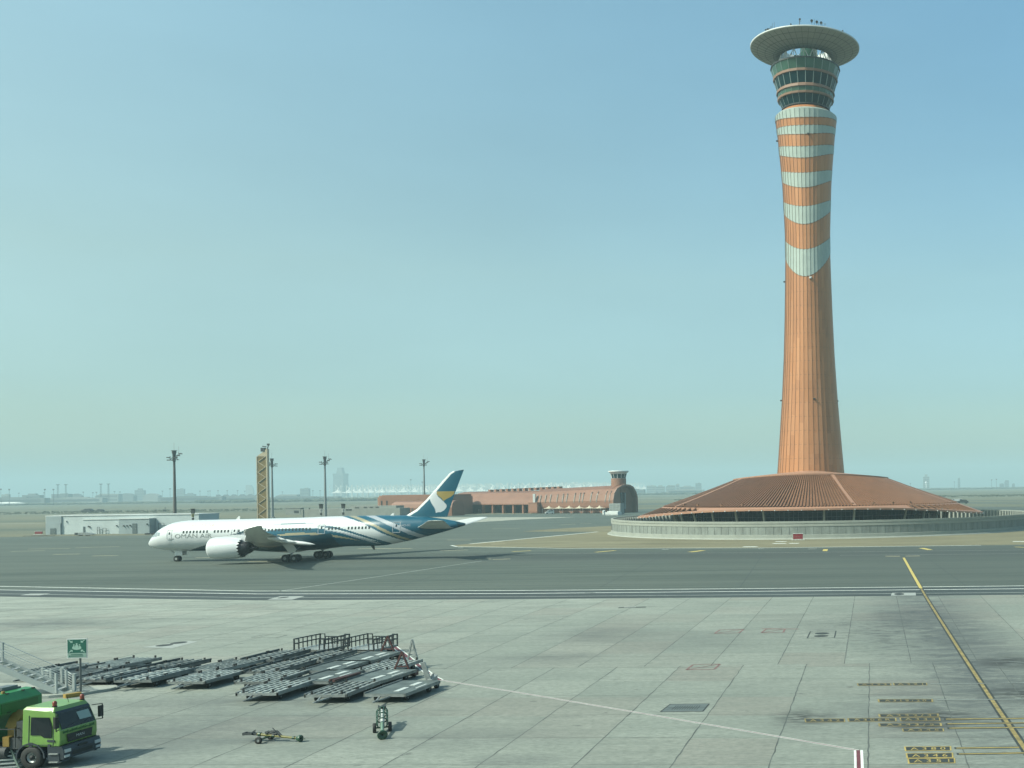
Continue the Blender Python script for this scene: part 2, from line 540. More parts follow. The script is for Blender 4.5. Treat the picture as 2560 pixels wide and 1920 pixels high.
flat([(-320, 15), (200, 15)] + [(x, edge_y(x)) for x in xs[::-1]], 0.008, mb)
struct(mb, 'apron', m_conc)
mb = MB()
for a, b in zip(xs, xs[1:]):
    flat([(a, edge_y(a)), (b, edge_y(b)), (b, edge_y(b) + 9.6), (a, edge_y(a) + 9.6)], 0.0075, mb)
struct(mb, 'taxiway_edge', m_tar)
TWR = AT(2028, 1240, 320)
TX, TY = TWR.x, TWR.y
mb = MB()
isl = [G(1128, 1363.5), G(1143, 1366.5), G(1280, 1368.4), G(1420, 1371), G(1920, 1369.5), G(2453, 1363), G(2700, 1360)]
back = [Vector((TX + 92 * math.cos(t), TY + 88 * math.sin(t), 0)) for t in [R(a) for a in range(-8, 178, 6)]]
isl += back + [G(1495, 1329.5), G(1280, 1350), G(1175, 1359.6)]
flat(isl, 0.008, mb)
struct(mb, 'sand_island', m_sand)
mb = MB()
flat([G(1000, 1293), G(1440, 1293), G(1300, 1299), G(1200, 1305), G(1080, 1315), G(960, 1322)], 0.008, mb)
struct(mb, 'old_lane', m_beige)
# far runway and taxiway strips across the desert
mb = MB()
for (u0, v0, u1, v1, w) in ((2330, 1251, 2900, 1252.5, 26), (2380, 1257, 2900, 1260, 30), (-400, 1268, 900, 1254, 40), (2200, 1233, 2900, 1230, 60), (-300, 1262.5, 1400, 1243.5, 80), (1560, 1262, 1760, 1258, 80)):
    a, b = G(u0, v0), G(u1, v1)
    d = (b - a).normalized()
    nrm = Vector((-d.y, d.x, 0)) * w / 2
    flat([a - nrm, b - nrm, b + nrm, a + nrm], 0.006, mb)
struct(mb, 'runway', m_asphalt)
mb = MB()
for (u0, v0, u1, v1, w) in ((-300, 1266.5, 900, 1251.5, 10), (2250, 1243, 2900, 1236, 22), (1500, 1247, 1800, 1245, 14), (-300, 1290, 400, 1283, 5), (-300, 1312, 105, 1309, 4)):
    a, b = G(u0, v0), G(u1, v1)
    d = (b - a).normalized()
    nrm = Vector((-d.y, d.x, 0)) * w / 2
    flat([a - nrm, b - nrm, b + nrm, a + nrm], 0.010, mb)
struct(mb, 'sand_track', m_beige)

# ---- joints of the apron slabs
mb = MB()
rng = random.Random(3)
def joint(a, b, w, mat=0, wob=0.03):
    a, b = Vector(a), Vector(b)
    n = max(1, int((b - a).length / 0.8))
    d = (b - a).normalized()
    nr = Vector((-d.y, d.x))
    pts = []
    for i in range(n + 1):
        p = a.lerp(b, i / n) + nr * rng.uniform(-wob, wob)
        h = w * rng.uniform(0.35, 0.75)
        pts.append((p - nr * h, p + nr * h))
    for (p, q), (r, t) in zip(pts, pts[1:]):
        flat([p, r, t, q], 0.012, mb, mat)
SK = 0.0
for k in range(-26, 9):
    x = -4.8 + 4.455 * k
    joint((x - SK * 55, 20), (x, 75.3), 0.055)
    x = -6.85 + 4.72 * k
    for t in range(3):
        y0 = 75.3 + 15.6 * t
        y1 = min(y0 + 15.6, edge_y(x))
        joint((x + SK * (y0 - 75.3), y0), (x + SK * (y1 - 75.3), y1), 0.055, 0, 0.015)
for y in (20, 25, 30, 35, 40, 44.5, 49.2, 54.4, 59.8, 65.3, 70.7, 75.3, 80.3, 85.9, 92.0, 98.8, 105.6, 113.9):
    x = -130.0
    while x < 40:
        x2 = x + rng.uniform(4, 14)
        joint((x, y - 0.09 * (x + 25) * .6), (x2, y - 0.09 * (x2 + 25) * .6), 0.035 if y != 75.3 else 0.055, 0, 0.02)
        x = x2 + (0 if rng.random() < 0.8 else rng.uniform(1, 4))
struct(mb, 'apron_joint', m_joint)

# ---- painted lines
def strip(mb, pts, w, z, mat=0, off=0.0):
    pts = [Vector((p[0], p[1])) for p in pts]
    L = []
    for i, p in enumerate(pts):
        d = Vector((0, 0))
        if i: d += (p - pts[i - 1]).normalized()
        if i < len(pts) - 1: d += (pts[i + 1] - p).normalized()
        d.normalize()
        nr = Vector((-d.y, d.x))
        if 0 < i < len(pts) - 1:
            k = 1 / max(0.5, nr.dot(Vector((-(pts[i + 1] - p).normalized().y, (pts[i + 1] - p).normalized().x))))
        else:
            k = 1
        L.append((p + nr * (off - w / 2) * k, p + nr * (off + w / 2) * k))
    for (a, b), (c, d) in zip(L, L[1:]):
        flat([a, c, d, b], z, mb, mat)
mb = MB()
for vs_, w, mt in (((1466, 1477.7, 1476.5, 1471.3, 1464.7), 0.42, 0), ((1474.9, 1485, 1484, 1478.2, 1472), 0.42, 0), ((1484.5, 1494.3, 1492, 1486.7, 1481.3), 0.28, 1)):
    pts = [G(u, v) for u, v in zip((0, 640, 1280, 1920, 2560), vs_)]
    pts = [pts[0] + (pts[0] - pts[1])] + pts + [pts[-1] + (pts[-1] - pts[-2])]
    strip(mb, pts, w, 0.014, mt)
strip(mb, [G(1128, 1363.5), G(1143, 1366.8), G(1280, 1368.6), G(1420, 1371.2), G(1920, 1369.6), G(2453, 1363.2)], 0.55, 0.014, 0)
strip(mb, [G(1175, 1359.6), G(1280, 1350), G(1495, 1329.5)], 0.8, 0.014, 0)
strip(mb, [G(698, 1478), G(950, 1441), G(1204, 1402.5)], 0.22, 0.014, 1)
strip(mb, [G(1300, 1384), G(1920, 1382), G(2560, 1375)], 0.25, 0.014, 1)
strip(mb, [G(2100, 1388.5), G(2560, 1384)], 0.22, 0.014, 1)
for u, v, w in ((1655, 1374, 16), (1895, 1372, 14), (2020, 1372.5, 22), (1145, 1370, 12), (100, 1345, 30)):
    strip(mb, [G(u, v), G(u + w, v - 0.3)], 0.4, 0.014, 0)
struct(mb, 'edge_line_marking', [m_line_w, m_line_g])
mb = MB()
for a in ((1280, 1379.3, 1327, 1376.6, 1.0), (1489, 1380.6, 1538, 1376.3, 1.1), (1725, 1380.2, 1758, 1376.2, 1.4), (2304, 1370.3, 2325, 1374.7, 1.2), (2537, 1367.3, 2580, 1369.2, 1.0)):
    strip(mb, [G(a[0], a[1]), G(a[2], a[3])], a[4], 0.014, 0)
flat([G(2056, 1377.6), G(2068, 1377.8), G(2070, 1373.2), G(2058.5, 1373.2)], 0.014, mb)
for a in ((27, 1378.8, 112, 1376.6), (70, 1372.8, 176, 1371), (133, 1386.4, 200, 1385), (231, 1389.8, 295, 1388.9), (188, 1369.8, 300, 1366.2), (489, 1394.6, 540, 1393.8),
          (1117, 1350, 1178, 1350.3), (1143, 1366.3, 1290, 1368), (1175, 1360, 1260, 1353), (1228, 1360.5, 1264, 1359.5), (1187, 1399.3, 1228, 1397.5), (1232, 1398.8, 1276, 1397.4),
          (895, 1371.5, 1030, 1371.8), (1100, 1377, 1170, 1375), (1400, 1312.5, 1440, 1310), (1450, 1309.6, 1480, 1308.5), (1360, 1328, 1420, 1326.5), (1232, 1322, 1300, 1321), (620, 1404, 720, 1403), (700, 1392, 800, 1390.5),
          (2214, 1390.5, 2250, 1390.6), (2264, 1390.4, 2300, 1389.8)):
    strip(mb, [G(a[0], a[1]), G(a[2], a[3])], 0.75, 0.014, 1)
struct(mb, 'taxi_guide_marking', [m_line_yf, m_line_pale])
mb = MB()
for vs_ in ((1391, 1395, 1396, 1393, 1386), (1404, 1409, 1410, 1406, 1399), (1420, 1427, 1428, 1424, 1416), (1440, 1449, 1450, 1445, 1437), (1453, 1464, 1464, 1459, 1451)):
    strip(mb, [G(u, v) for u, v in zip((-60, 640, 1280, 1920, 2620), vs_)], 0.16, 0.0065, 0)
for u in (150, 520, 980, 1500, 1850, 2420):
    strip(mb, [G(u, 1468), G(u + (2040 - u) * .28, 1392)], 0.10, 0.0065, 0)
struct(mb, 'paving_seam', m_tar)
# red and white restraint line
mb = MB()
rl = [G(975, 1609), G(1035, 1655), G(1082, 1692), G(1100, 1700.5), G(1280, 1729), G(1600, 1783), G(1920, 1837.5), G(2145, 1876.5)]
for seg, w_, e_ in ((rl[:4], 0.28, 0.10), (rl[3:], 0.10, 0.05)):
    strip(mb, seg, w_, 0.016, 0)
    strip(mb, seg, e_, 0.016, 1, (w_ + e_) / 2)
    strip(mb, seg, e_, 0.016, 1, -(w_ + e_) / 2)
r2 = [G(2145.5, 1876), G(2146.5, 1900), G(2148, 1960)]
strip(mb, r2, 0.19, 0.017, 0)
strip(mb, r2, 0.13, 0.017, 1, 0.16)
strip(mb, r2, 0.11, 0.017, 1, -0.15)
struct(mb, 'restraint_line_marking', [m_line_r, m_line_w])
# lead-in line with dark edging
mb = MB()
ld = [G(2259, 1394.4), G(2279, 1430), G(2302, 1470.5), G(2322, 1504), G(2345, 1541), G(2408, 1640), G(2472, 1738), G(2520, 1810), G(2562, 1872), G(2620, 1960)]
strip(mb, ld[:3], 0.62, 0.016, 2)
strip(mb, ld[:3], 0.40, 0.018, 0)
strip(mb, ld[2:], 0.50, 0.016, 2)
strip(mb, ld[2:], 0.23, 0.018, 1)
struct(mb, 'lead_in_line_marking', [m_line_yf, m_line_y2, m_line_k])
mb = MB()
for (a, b) in (((2360, 1798.7), (2600, 1796.2)), ((2364, 1810.6), (2600, 1807.5)), ((2368.5, 1821.3), (2600, 1819)), ((2386, 1871.3), (2548, 1869.3)), ((2392, 1886), (2560, 1883.3))):
    p, q = G(*a), G(*b)
    strip(mb, [p, q], 0.34, 0.020, 0)
    strip(mb, [p + Vector((0.10, 0, 0)), q], 0.13, 0.022, 1)
for (a, b) in (((2342.5, 1750.4), (2600, 1748)), ((2326.5, 1710.7), (2600, 1707.2))):
    p, q = G(*a), G(*b)
    strip(mb, [p, q], 0.24, 0.020, 0)
    strip(mb, [p, q], 0.10, 0.022, 2)
struct(mb, 'stop_bar_marking', [m_line_k, m_line_y, m_line_g])
def stand_label(t, u0, u1, vt, vb, dv=0.0, worn=False, tail=''):
    a, b, c, d = G(u0, vb), G(u1, vb + dv), G(u1 - 1, vt + dv), G(u0 - 2, vt)
    mb = MB()
    P = lambda s_, t_: (a.lerp(b, s_)).lerp(d.lerp(c, s_), t_)
    flat([P(-.035, -.12), P(1.035, -.12), P(1.035, 1.12), P(-.035, 1.12)], 0.020, mb, 0)
    flat([P(0, 0), P(1, 0), P(1, 1), P(0, 1)], 0.022, mb, 1)
    vs_, fs = text2d(t)
    mb.mesh([(*P(0.10 + 0.80 * x, 0.16 + 0.68 * y)[:2], 0.024) for x, y in vs_], fs, 0)
    struct(mb, 'stand_marking', [m_line_y2 if worn else m_line_y, m_line_k])
stand_label('A 3 8 0', 2266, 2375, 1868.5, 1877.6, -1.2)
stand_label('A 3 4 6', 2270, 2380, 1885.0, 1895.2, -1.2)
stand_label('A 3 5 1', 2274, 2385, 1898.2, 1908.8, -1.2)
stand_label('A 3 2 2', 2147, 2226, 1709.6, 1714.4, -0.4, True)
stand_label('A 3 2 1', 2237, 2316, 1708.8, 1713.6, -0.4, True)
stand_label('A 3 1 9 / 2 0', 2200, 2329, 1749.4, 1755.6, -0.5, True)
stand_label('A 3 3 2 / 3', 2202, 2343, 1786.6, 1792.6, -0.8, True)
stand_label('A 3 4 2', 2016, 2110, 1798.4, 1805.6, -0.5, True)
stand_label('A 3 0 6 R', 2124, 2238, 1797.0, 1804.0, -0.5, True)
stand_label('A 3 3 3', 2254, 2348, 1795.6, 1802.6, -0.6, True)
stand_label('A 3 4 3 / 5', 2202, 2350, 1809.8, 1816.0, -0.9, True)
stand_label('A 3 4 5', 2260, 2357, 1823.0, 1829.0, -0.5, True)

# pit covers, drains and red fuel-pit frames set in the slabs
def rect_frame(mb, cs, w, z, mat):
    n = len(cs)
    for i in range(n):
        strip(mb, [cs[i], cs[(i + 1) % n]], w, z, mat)
def ellipse(mb, u, v, rx, ry, z, mat):
    c = G(u, v)
    flat([(c.x + rx * math.cos(k * math.pi / 12), c.y + ry * math.sin(k * math.pi / 12)) for k in range(24)], z, mb, mat)
mb = MB()
for c4 in (((1786, 1584), (1847, 1582.5), (1860, 1573.5), (1800, 1575)), ((1716, 1675), (1786, 1673.5), (1800, 1660.5), (1733, 1662)), ((1903, 1582.5), (1958, 1581.5), (1963, 1572.5), (1915, 1573.5))):
    q = [G(*p) for p in c4]
    rect_frame(mb, q, 0.16, 0.018, 0)
    strip(mb, [q[0], q[2]], 0.12, 0.018, 0)
strip(mb, [G(1905, 1572), G(1996, 1573)], 0.3, 0.019, 0)
q = [G(1651, 1780), G(1757, 1779), G(1773, 1760), G(1676, 1761)]
flat(q, 0.018, mb, 1)
for i in range(1, 12):
    a, b = q[0].lerp(q[1], 0.15 + i * 0.06), q[3].lerp(q[2], 0.15 + i * 0.06)
    strip(mb, [a.lerp(b, 0.25), a.lerp(b, 0.75)], 0.05, 0.020, 2)
strip(mb, [q[0].lerp(q[3], .5), q[1].lerp(q[2], .5)], 0.06, 0.020, 2)
rect_frame(mb, q, 0.08, 0.019, 2)
rect_frame(mb, [G(2018, 1596), G(2086, 1595), G(2090, 1577.5), G(2026, 1579)], 0.10, 0.018, 2)
ellipse(mb, 2055, 1583.8, 0.62, 0.55, 0.018, 2)
ellipse(mb, 2053, 1590.2, 0.62, 0.55, 0.018, 2)
flat([G(356, 1618.5), G(430, 1621), G(495, 1604), G(470, 1603)], 0.018, mb, 3)
ellipse(mb, 411, 1613.8, 0.6, 0.7, 0.022, 2)
ellipse(mb, 447, 1607.4, 0.6, 0.7, 0.022, 2)
rect_frame(mb, [G(628, 1594), G(690, 1595), G(718, 1588), G(660, 1587)], 0.07, 0.018, 2)
flat([G(668, 1499.5), G(730, 1499.5), G(762, 1490.5), G(700, 1491)], 0.018, mb, 3)
ellipse(mb, 708, 1494.3, 0.5, 0.9, 0.022, 2)
flat([G(2227, 1489.5), G(2290, 1489), G(2289, 1482), G(2230, 1482.5)], 0.018, mb, 3)
ellipse(mb, 2248, 1485.5, 0.6, 1.2, 0.022, 2)
flat([G(50, 1488.5), G(100, 1488.5), G(127, 1484), G(75, 1484.5)], 0.018, mb, 3)
for (u, v, w) in ((1462, 1482.4, 16), (1480, 1482, 10), (1425, 1499, 26), (1465, 1498.4, 10)):
    strip(mb, [G(u, v), G(u + w, v)], 0.7, 0.018, 3)
strip(mb, [G(1546, 1519.5), G(1615, 1518)], 0.8, 0.014, 2)
strip(mb, [G(1560, 1518.5), G(1590, 1517.8)], 0.5, 0.018, 3)
struct(mb, 'pit_cover', [m_line_rf, M('drain_steel', (0.16, 0.19, 0.18), 0.6, 0.3, var=0.2), m_line_k, M('pale_pit_frame', (0.37, 0.40, 0.37), 0.7, var=0.1)])
# white slabs in the sand by the red sign
mb = MB()
for (u0, u1, v, ) in ((1939, 1966, 1354), (1932, 1965, 1359), (1973, 1997, 1358.5), (1858, 1893, 1367), (2532, 2600, 1354)):
    a, b = G(u0, v), G(u1, v)
    strip(mb, [a, b], 1.6, 0.02, 0)
struct(mb, 'ground_slab', m_line_w)

# ================================================================== CONTROL TOWER
m_copper = M('copper_cladding', (0.52, 0.225, 0.095), 0.4, 0.25, var=0.12, scale=0.5, stretch=(1, 1, 0.12))
m_copper2 = M('copper_cladding_dull', (0.47, 0.205, 0.09), 0.44, 0.25, var=0.12, scale=0.5, stretch=(1, 1, 0.12))
m_copper3 = M('copper_cladding_pale', (0.55, 0.25, 0.115), 0.38, 0.25, var=0.10, scale=0.5, stretch=(1, 1, 0.12))
m_pale = M('pale_green_cladding', (0.40, 0.475, 0.43), 0.45, 0.1, var=0.08, scale=0.5)
m_seam = M('cladding_seam', (0.23, 0.12, 0.065), 0.6)
m_rust = M('rust_roof_sheet', (0.24, 0.115, 0.06), 0.5, 0.1, var=0.10, scale=0.25)
m_rust2 = M('pink_rust_fascia', (0.44, 0.235, 0.15), 0.55, 0.1, var=0.06, scale=0.5)
m_ledge = M('brown_cab_ledge', (0.26, 0.15, 0.095), 0.55)
m_slat = M('dark_slat_void', (0.03, 0.02, 0.018), 0.8)
m_gglass = M('dark_cab_glass', (0.003, 0.03, 0.036), 0.1, spec=0.13)
m_gpanel = M('green_spandrel_glass', (0.045, 0.12, 0.085), 0.18, var=0.15, scale=0.4)
m_mull = M('mullion', (0.30, 0.38, 0.36), 0.5)
m_disc = M('disc_soffit', (0.33, 0.34, 0.29), 0.6, var=0.06, scale=0.5)
m_discj = M('disc_joint', (0.12, 0.13, 0.115), 0.7)
m_truss = M('white_truss', (0.7, 0.72, 0.7), 0.5)
m_dglass = M('dark_podium_glass', (0.006, 0.011, 0.016), 0.12, spec=0.14)
m_wall = M('pale_wall_concrete', (0.33, 0.355, 0.31), 0.8, var=0.08, scale=0.4)
m_wallp = M('wall_panel_concrete', (0.235, 0.265, 0.24), 0.7, var=0.25, scale=0.7, stretch=(1, 1, 0.25))

tower = empty('control_tower', (TX, TY, 0), 'tall flared copper control tower with pale green bands and a wide pale disc on top', 'control tower')
def uc(v): return 2028 - 26 * (1185 - v) / 1067.0
def zt(v, dy=0.0): return AT(uc(v), v, TY + dy).z
RT = [(zt(v), r * 1.0) for v, r in ((1215, 10.4), (1185, 9.98), (1099, 9.17), (997.7, 8.26), (896, 7.57), (795, 7.12), (704, 6.82), (640, 6.66), (593, 6.68), (533, 6.92), (454, 7.32), (392.6, 7.98), (340, 8.55), (306, 9.09), (294, 9.16))]
def RS(z): return lerp_tab(RT, z)
# band edges: apparent height in the middle and at the sides, from the top down
NF = 40
z2 = lambda y: 260 + y / 3.605
bands = [(None, z2(130)), (z2(115), z2(165)), (z2(185), z2(232)), (z2(266), z2(286)), (z2(375), z2(386)), (z2(478), z2(460)), (z2(613), z2(607)), (z2(747), z2(694)), (z2(915), z2(870)), (z2(1075), z2(968)), (z2(1303), z2(1203)), (z2(1545), z2(1348))]
cuts = []
for c, s in bands:
    zs = zt(s)
    if c is None:
        cuts.append((zs, 0.0))
    else:
        zc = zt(c, -RS(zs))
        cuts.append((zc, zs - zc))
TH0 = R(-86.6 - 7)     # the cuts face a little left of the camera
def zcut(i, th):
    zc, a = cuts[i]
    if a < 0: a *= 0.3
    d_ = abs((th - TH0 + math.pi) % (2 * math.pi) - math.pi)
    f_ = (0.5 * (1 - math.cos(d_)) + 0.5 * math.sin(d_) ** 2) if d_ < math.pi / 2 else 1 - 0.5 * math.cos(d_)
    return zc + a * f_ - a * 0.04
Zb, Ztop = zt(1215), cuts[0][0]
shaft, seams = MB(), MB()
prs = random.Random(12)
bandl = {}
for j in range(NF):
    t0, t1 = 2 * math.pi * j / NF, 2 * math.pi * (j + 1) / NF
    lv = [(Ztop, Ztop)] + [(min(zcut(i, t0), Ztop - 0.05 * i), min(zcut(i, t1), Ztop - 0.05 * i)) for i in range(1, len(cuts))] + [(Zb, Zb)]
    for i in range(len(lv) - 1):
        (a0, a1), (b0, b1) = lv[i], lv[i + 1]
        pale = i % 2 == 0 and i < 11
        n = max(1, int((a0 - b0) / 3.0))
        off = 0.06 if pale else 0.0
        tone = 0 if pale else prs.choice((0, 0, 1, 2))
        for k in range(n):
            p, q = k / n, (k + 1) / n
            if not pale and prs.random() < .3: tone = prs.choice((0, 0, 1, 2))
            pts = []
            for t, za, zb_, f in ((t0, a0, b0, p), (t1, a1, b1, p), (t1, a1, b1, q), (t0, a0, b0, q)):
                z = za + (zb_ - za) * f
                r = RS(z) + off + (0.11 if t == t1 else 0.0)
                pts.append((r * math.cos(t), r * math.sin(t), z))
            (bandl.setdefault(i, MB()) if pale else shaft).face(pts[::-1], tone)
        if i:
            for t, z in ((t0, a0),):
                pass
            seams.bar((RS(a0) * 1.008 * math.cos(t0), RS(a0) * 1.008 * math.sin(t0), a0), (RS(a1) * 1.008 * math.cos(t1), RS(a1) * 1.008 * math.sin(t1), a1), 0.14, 0.16)
    z = Zb + 4
    while z < 145:
        top = min(zcut(11, t0), zcut(11, t1))
        if z < top - 1:
            seams.bar((RS(z) * 1.004 * math.cos(t0), RS(z) * 1.004 * math.sin(t0), z), (RS(z) * 1.004 * math.cos(t1), RS(z) * 1.004 * math.sin(t1), z), 0.06, 0.07)
        z += 4.1
    for k in range(26):
        za, zb_ = Zb + (Ztop - Zb) * k / 26, Zb + (Ztop - Zb) * (k + 1) / 26
        seams.bar(((RS(za) + .05) * math.cos(t0), (RS(za) + .05) * math.sin(t0), za), ((RS(zb_) + .05) * math.cos(t0), (RS(zb_) + .05) * math.sin(t0), zb_), 0.05, 0.06)
sh = shaft.build('shaft', [m_copper, m_copper2, m_copper3], tower)
for b_ in bandl.values(): b_.build('pale_band', m_pale, sh)
seams.build('seam', m_seam, sh)
# shoulder, neck
zN = zt(281)
mb = MB()
mb.lathe([(9.15, Ztop), (8.7, Ztop + 0.5), (7.4, Ztop + 0.7), (7.2, Ztop + 1.6), (6.75, zN - 0.4), (6.9, zN)], 48, mat=[0, 0, 1, 1, 1])
mb.build('collar', [m_pale, m_copper], tower)
# cab storeys
NC = 24
def ring(name, r0, z0, r1, z1, mat, mull=0.0, par=None, a0=0.0, mw=0.16):
    mb = MB()
    mb.lathe([(r0, z0), (r1, z1)], NC, smooth=False, a0=a0)
    o = mb.build(name, mat, par or tower)
    if mull:
        for k in range(NC):
            mm = MB()
            t = a0 + 2 * math.pi * k / NC
            mm.bar(((r0 + .03) * math.cos(t), (r0 + .03) * math.sin(t), z0), ((r1 + .03) * math.cos(t), (r1 + .03) * math.sin(t), z1), mw, mw)
            mm.build('mullion', m_mull, o)
    return o
zs = [zt(v) for v in (279.5, 256, 251, 240, 234, 206, 200, 177)]
AO = R(3.5)
ring('lower_cab_window', 6.9, zs[0] + .35, 8.0, zs[1], m_gglass, 1, a0=AO, mw=0.10)
mb = MB(); mb.lathe([(6.75, zs[0]), (7.25, zs[0]), (7.3, zs[0] + .35), (6.85, zs[0] + .4)], NC, smooth=False, a0=AO); mb.build('cab_sill', m_dark, tower)
mb = MB(); mb.lathe([(7.9, zs[1]), (8.45, zs[1] + .02), (8.55, zs[2]), (8.2, zs[2] + .02)], NC, smooth=False, a0=AO); mb.build('cab_ledge', m_ledge, tower)
ring('lower_spandrel', 8.2, zs[2], 8.45, zs[3], m_gpanel, 1, a0=AO, mw=0.06)
mb = MB(); mb.lathe([(8.35, zs[3]), (8.8, zs[3] + .02), (8.75, zs[4]), (8.4, zs[4] + .3)], NC, smooth=False, a0=AO); mb.build('cab_ledge', m_ledge, tower)
ring('upper_cab_window', 8.45, zs[4] + .2, 9.35, zs[5], m_gglass, 1, a0=AO, mw=0.2)
mb = MB(); mb.lathe([(9.3, zs[5]), (9.7, zs[5] + .02), (9.75, zs[6]), (9.4, zs[6] + .02)], NC, smooth=False, a0=AO); mb.build('cab_ledge', m_ledge, tower)
ring('upper_spandrel', 9.5, zs[6], 10.3, zs[7], m_gpanel, 1, a0=AO, mw=0.12)
mb = MB(); mb.lathe([(10.2, zs[7] - .05), (10.5, zs[7] - .05), (10.5, zs[7] + .3), (9.6, zs[7] + .35), (0.1, zs[7] + .6)], NC, smooth=False, a0=AO); mb.build('cab_roof', m_dark, tower)
mb = MB(); mb.lathe([(6.6, zN - .3), (6.6, zs[7])], 24); mb.lathe([(0.1, zs[0] + .3), (6.7, zs[0] + .3)], 24); mb.build('cab_core', m_dark, tower)
# disc
zi, zr = zt(146), zt(124.6)
disc = MB()
disc.lathe([(7.45, zi + .5), (7.4, zi), (9.5, zi + .45), (12.0, zi + 1.12), (14.3, zi + 1.9), (16.0, zr - .12), (16.35, zr + .1), (16.4, zr + .45), (15.6, zr + .75), (8, zr + 1.1), (7.4, zr + 1.0), (7.45, zi + .5)], 96, mat=[0, 0, 0, 0, 0, 0, 1, 1, 1, 1, 1])
dk = disc.build('disc', [m_disc, m_white], tower)
js = MB()
DP = [(7.4, zi), (9.5, zi + .45), (12.0, zi + 1.12), (14.3, zi + 1.9), (16.0, zr - .12)]
for k in range(48):
    t = 2 * math.pi * k / 48
    for (ra, za), (rb, zb_) in zip(DP, DP[1:]):
        js.bar((ra * math.cos(t), ra * math.sin(t), za - .01), (rb * math.cos(t), rb * math.sin(t), zb_ - .01), 0.08)
for ra, za in DP[1:4]:
    for k in range(96):
        t, t2 = 2 * math.pi * k / 96, 2 * math.pi * (k + 1) / 96
        js.bar((ra * math.cos(t), ra * math.sin(t), za - .01), (ra * math.cos(t2), ra * math.sin(t2), za - .01), 0.10)
js.build('panel_joint', m_discj, dk)
# trusses between cab roof and disc, and a service drum
tr = MB()
for k in range(16):
    t, t2 = 2 * math.pi * k / 16, 2 * math.pi * (k + .5) / 16
    t3 = 2 * math.pi * (k + 1) / 16
    lo = (8.6 * math.cos(t2), 8.6 * math.sin(t2), zs[7] + .4)
    for th in (t, t3):
        tr.cyl(lo, (7.45 * math.cos(th), 7.45 * math.sin(th), zi + .3), 0.13, n=6)
    tr.cyl((8.6 * math.cos(t), 8.6 * math.sin(t), zs[7] + .5), (6.0 * math.cos(t), 6.0 * math.sin(t), zr + .9), 0.10, n=6)
    tr.cyl((6.0 * math.cos(t), 6.0 * math.sin(t), zr + .9), (7.45 * math.cos(t2), 7.45 * math.sin(t2), zi + .3), 0.09, n=6)
tr.lathe([(7.35, zi + .2), (7.5, zi + .2), (7.5, zi + .5), (7.35, zi + .5), (7.35, zi + .2)], 48)
tr.build('truss', m_truss, tower)
mb = MB()
mb.cyl((1.2, -1.5, zs[7] + .3), (1.2, -1.5, zr + .8), 2.6, n=20)
mb.box((-2.2, -3.8, zs[7] + 1.6), (1.8, 1.4, 2.6), R(20))
mb.build('service_drum', m_gpanel, tower)
# aerials on the disc
def aerial(px, h, kind):
    c = AT(px, 60, TY - 12)
    x = c.x - TX
    y = -math.sqrt(max(1, 15.4 ** 2 - x * x))
    z = zr + .7
    mb = MB()
    mb.cyl((x, y, z), (x, y, z + h), 0.045, n=6)
    if kind == 'dish':
        mb.cyl((x, y, z + h - .5), (x + .05, y - .25, z + h - .5), 0.36, 0.40, n=10)
        mb.bar((x - .25, y, z + h - .9), (x + .35, y, z + h - .9), 0.05)
    elif kind == 'mast':
        mb.cyl((x, y, z), (x, y, z + h - .5), 0.10, n=6)
        mb.box((x + .12, y, z + h - .3), (.55, .3, .5))
        mb.bar((x, y, z + h * .55), (x + .5, y, z + h * .55), .06)
    elif kind == 'lamp':
        mb.box((x, y, z + h), (.42, .3, .35))
    elif kind == 'yagi':
        mb.bar((x - .3, y, z + h * .8), (x + .3, y, z + h * .8), .05)
        mb.bar((x - .2, y, z + h * .6), (x + .25, y, z + h * .6), .05)
    mb.build('aerial', m_dark, tower)
for px, h, k in ((1913, .7, 'lamp'), (1919, .9, 'dish'), (1924, .8, 'yagi'), (1928, 1.2, 'yagi'), (1931.5, 1.9, 'rod'), (1936.5, 2.0, 'rod'), (1979, .45, 'lamp'), (2000.5, 2.0, 'mast'), (2030.5, 1.8, 'dish'), (2037, 1.9, 'rod'), (2043, 1.6, 'dish'), (2048, 1.2, 'rod'), (2053.5, 1.5, 'dish'), (2058, 1.0, 'rod'), (2063, 1.2, 'yagi'), (2106, .5, 'lamp')):
    aerial(px, h, k)
# cameras/obstruction lights on the shaft
for px, v, d in ((1938.5, 354, 0), (2080, 365, 0), (2020.5, 335.5, -1), (1957, 705.5, 0), (2074, 709, 0), (2036, 997, -1), (1953, 1002, 0), (2094, 1003, 0)):
    p = AT(px, v, TY + d * 8)
    z = p.z
    x = p.x - TX
    r = RS(z) + .3
    x = max(-r, min(r, x))
    y = -math.sqrt(max(0.0, r * r - x * x)) if d else -0.5
    mb = MB()
    mb.box((x, y, z), (.55, .5, .38))
    mb.bar((x, y, z - .1), (x * .93, y * .93, z - .25), .12)
    mb.build('obstruction_lamp', m_dark, tower)
mb = MB(); mb.box((AT(2026, 693.5, TY - 7).x - TX, -6.95, zt(694, -7)), (.7, .5, .6)); mb.cyl((AT(2026, 693.5, TY - 7).x - TX, -7.2, zt(694, -7)), (AT(2026, 693.5, TY - 7).x - TX, -7.4, zt(694, -7)), .25, n=10); mb.build('beacon', m_truss, tower)

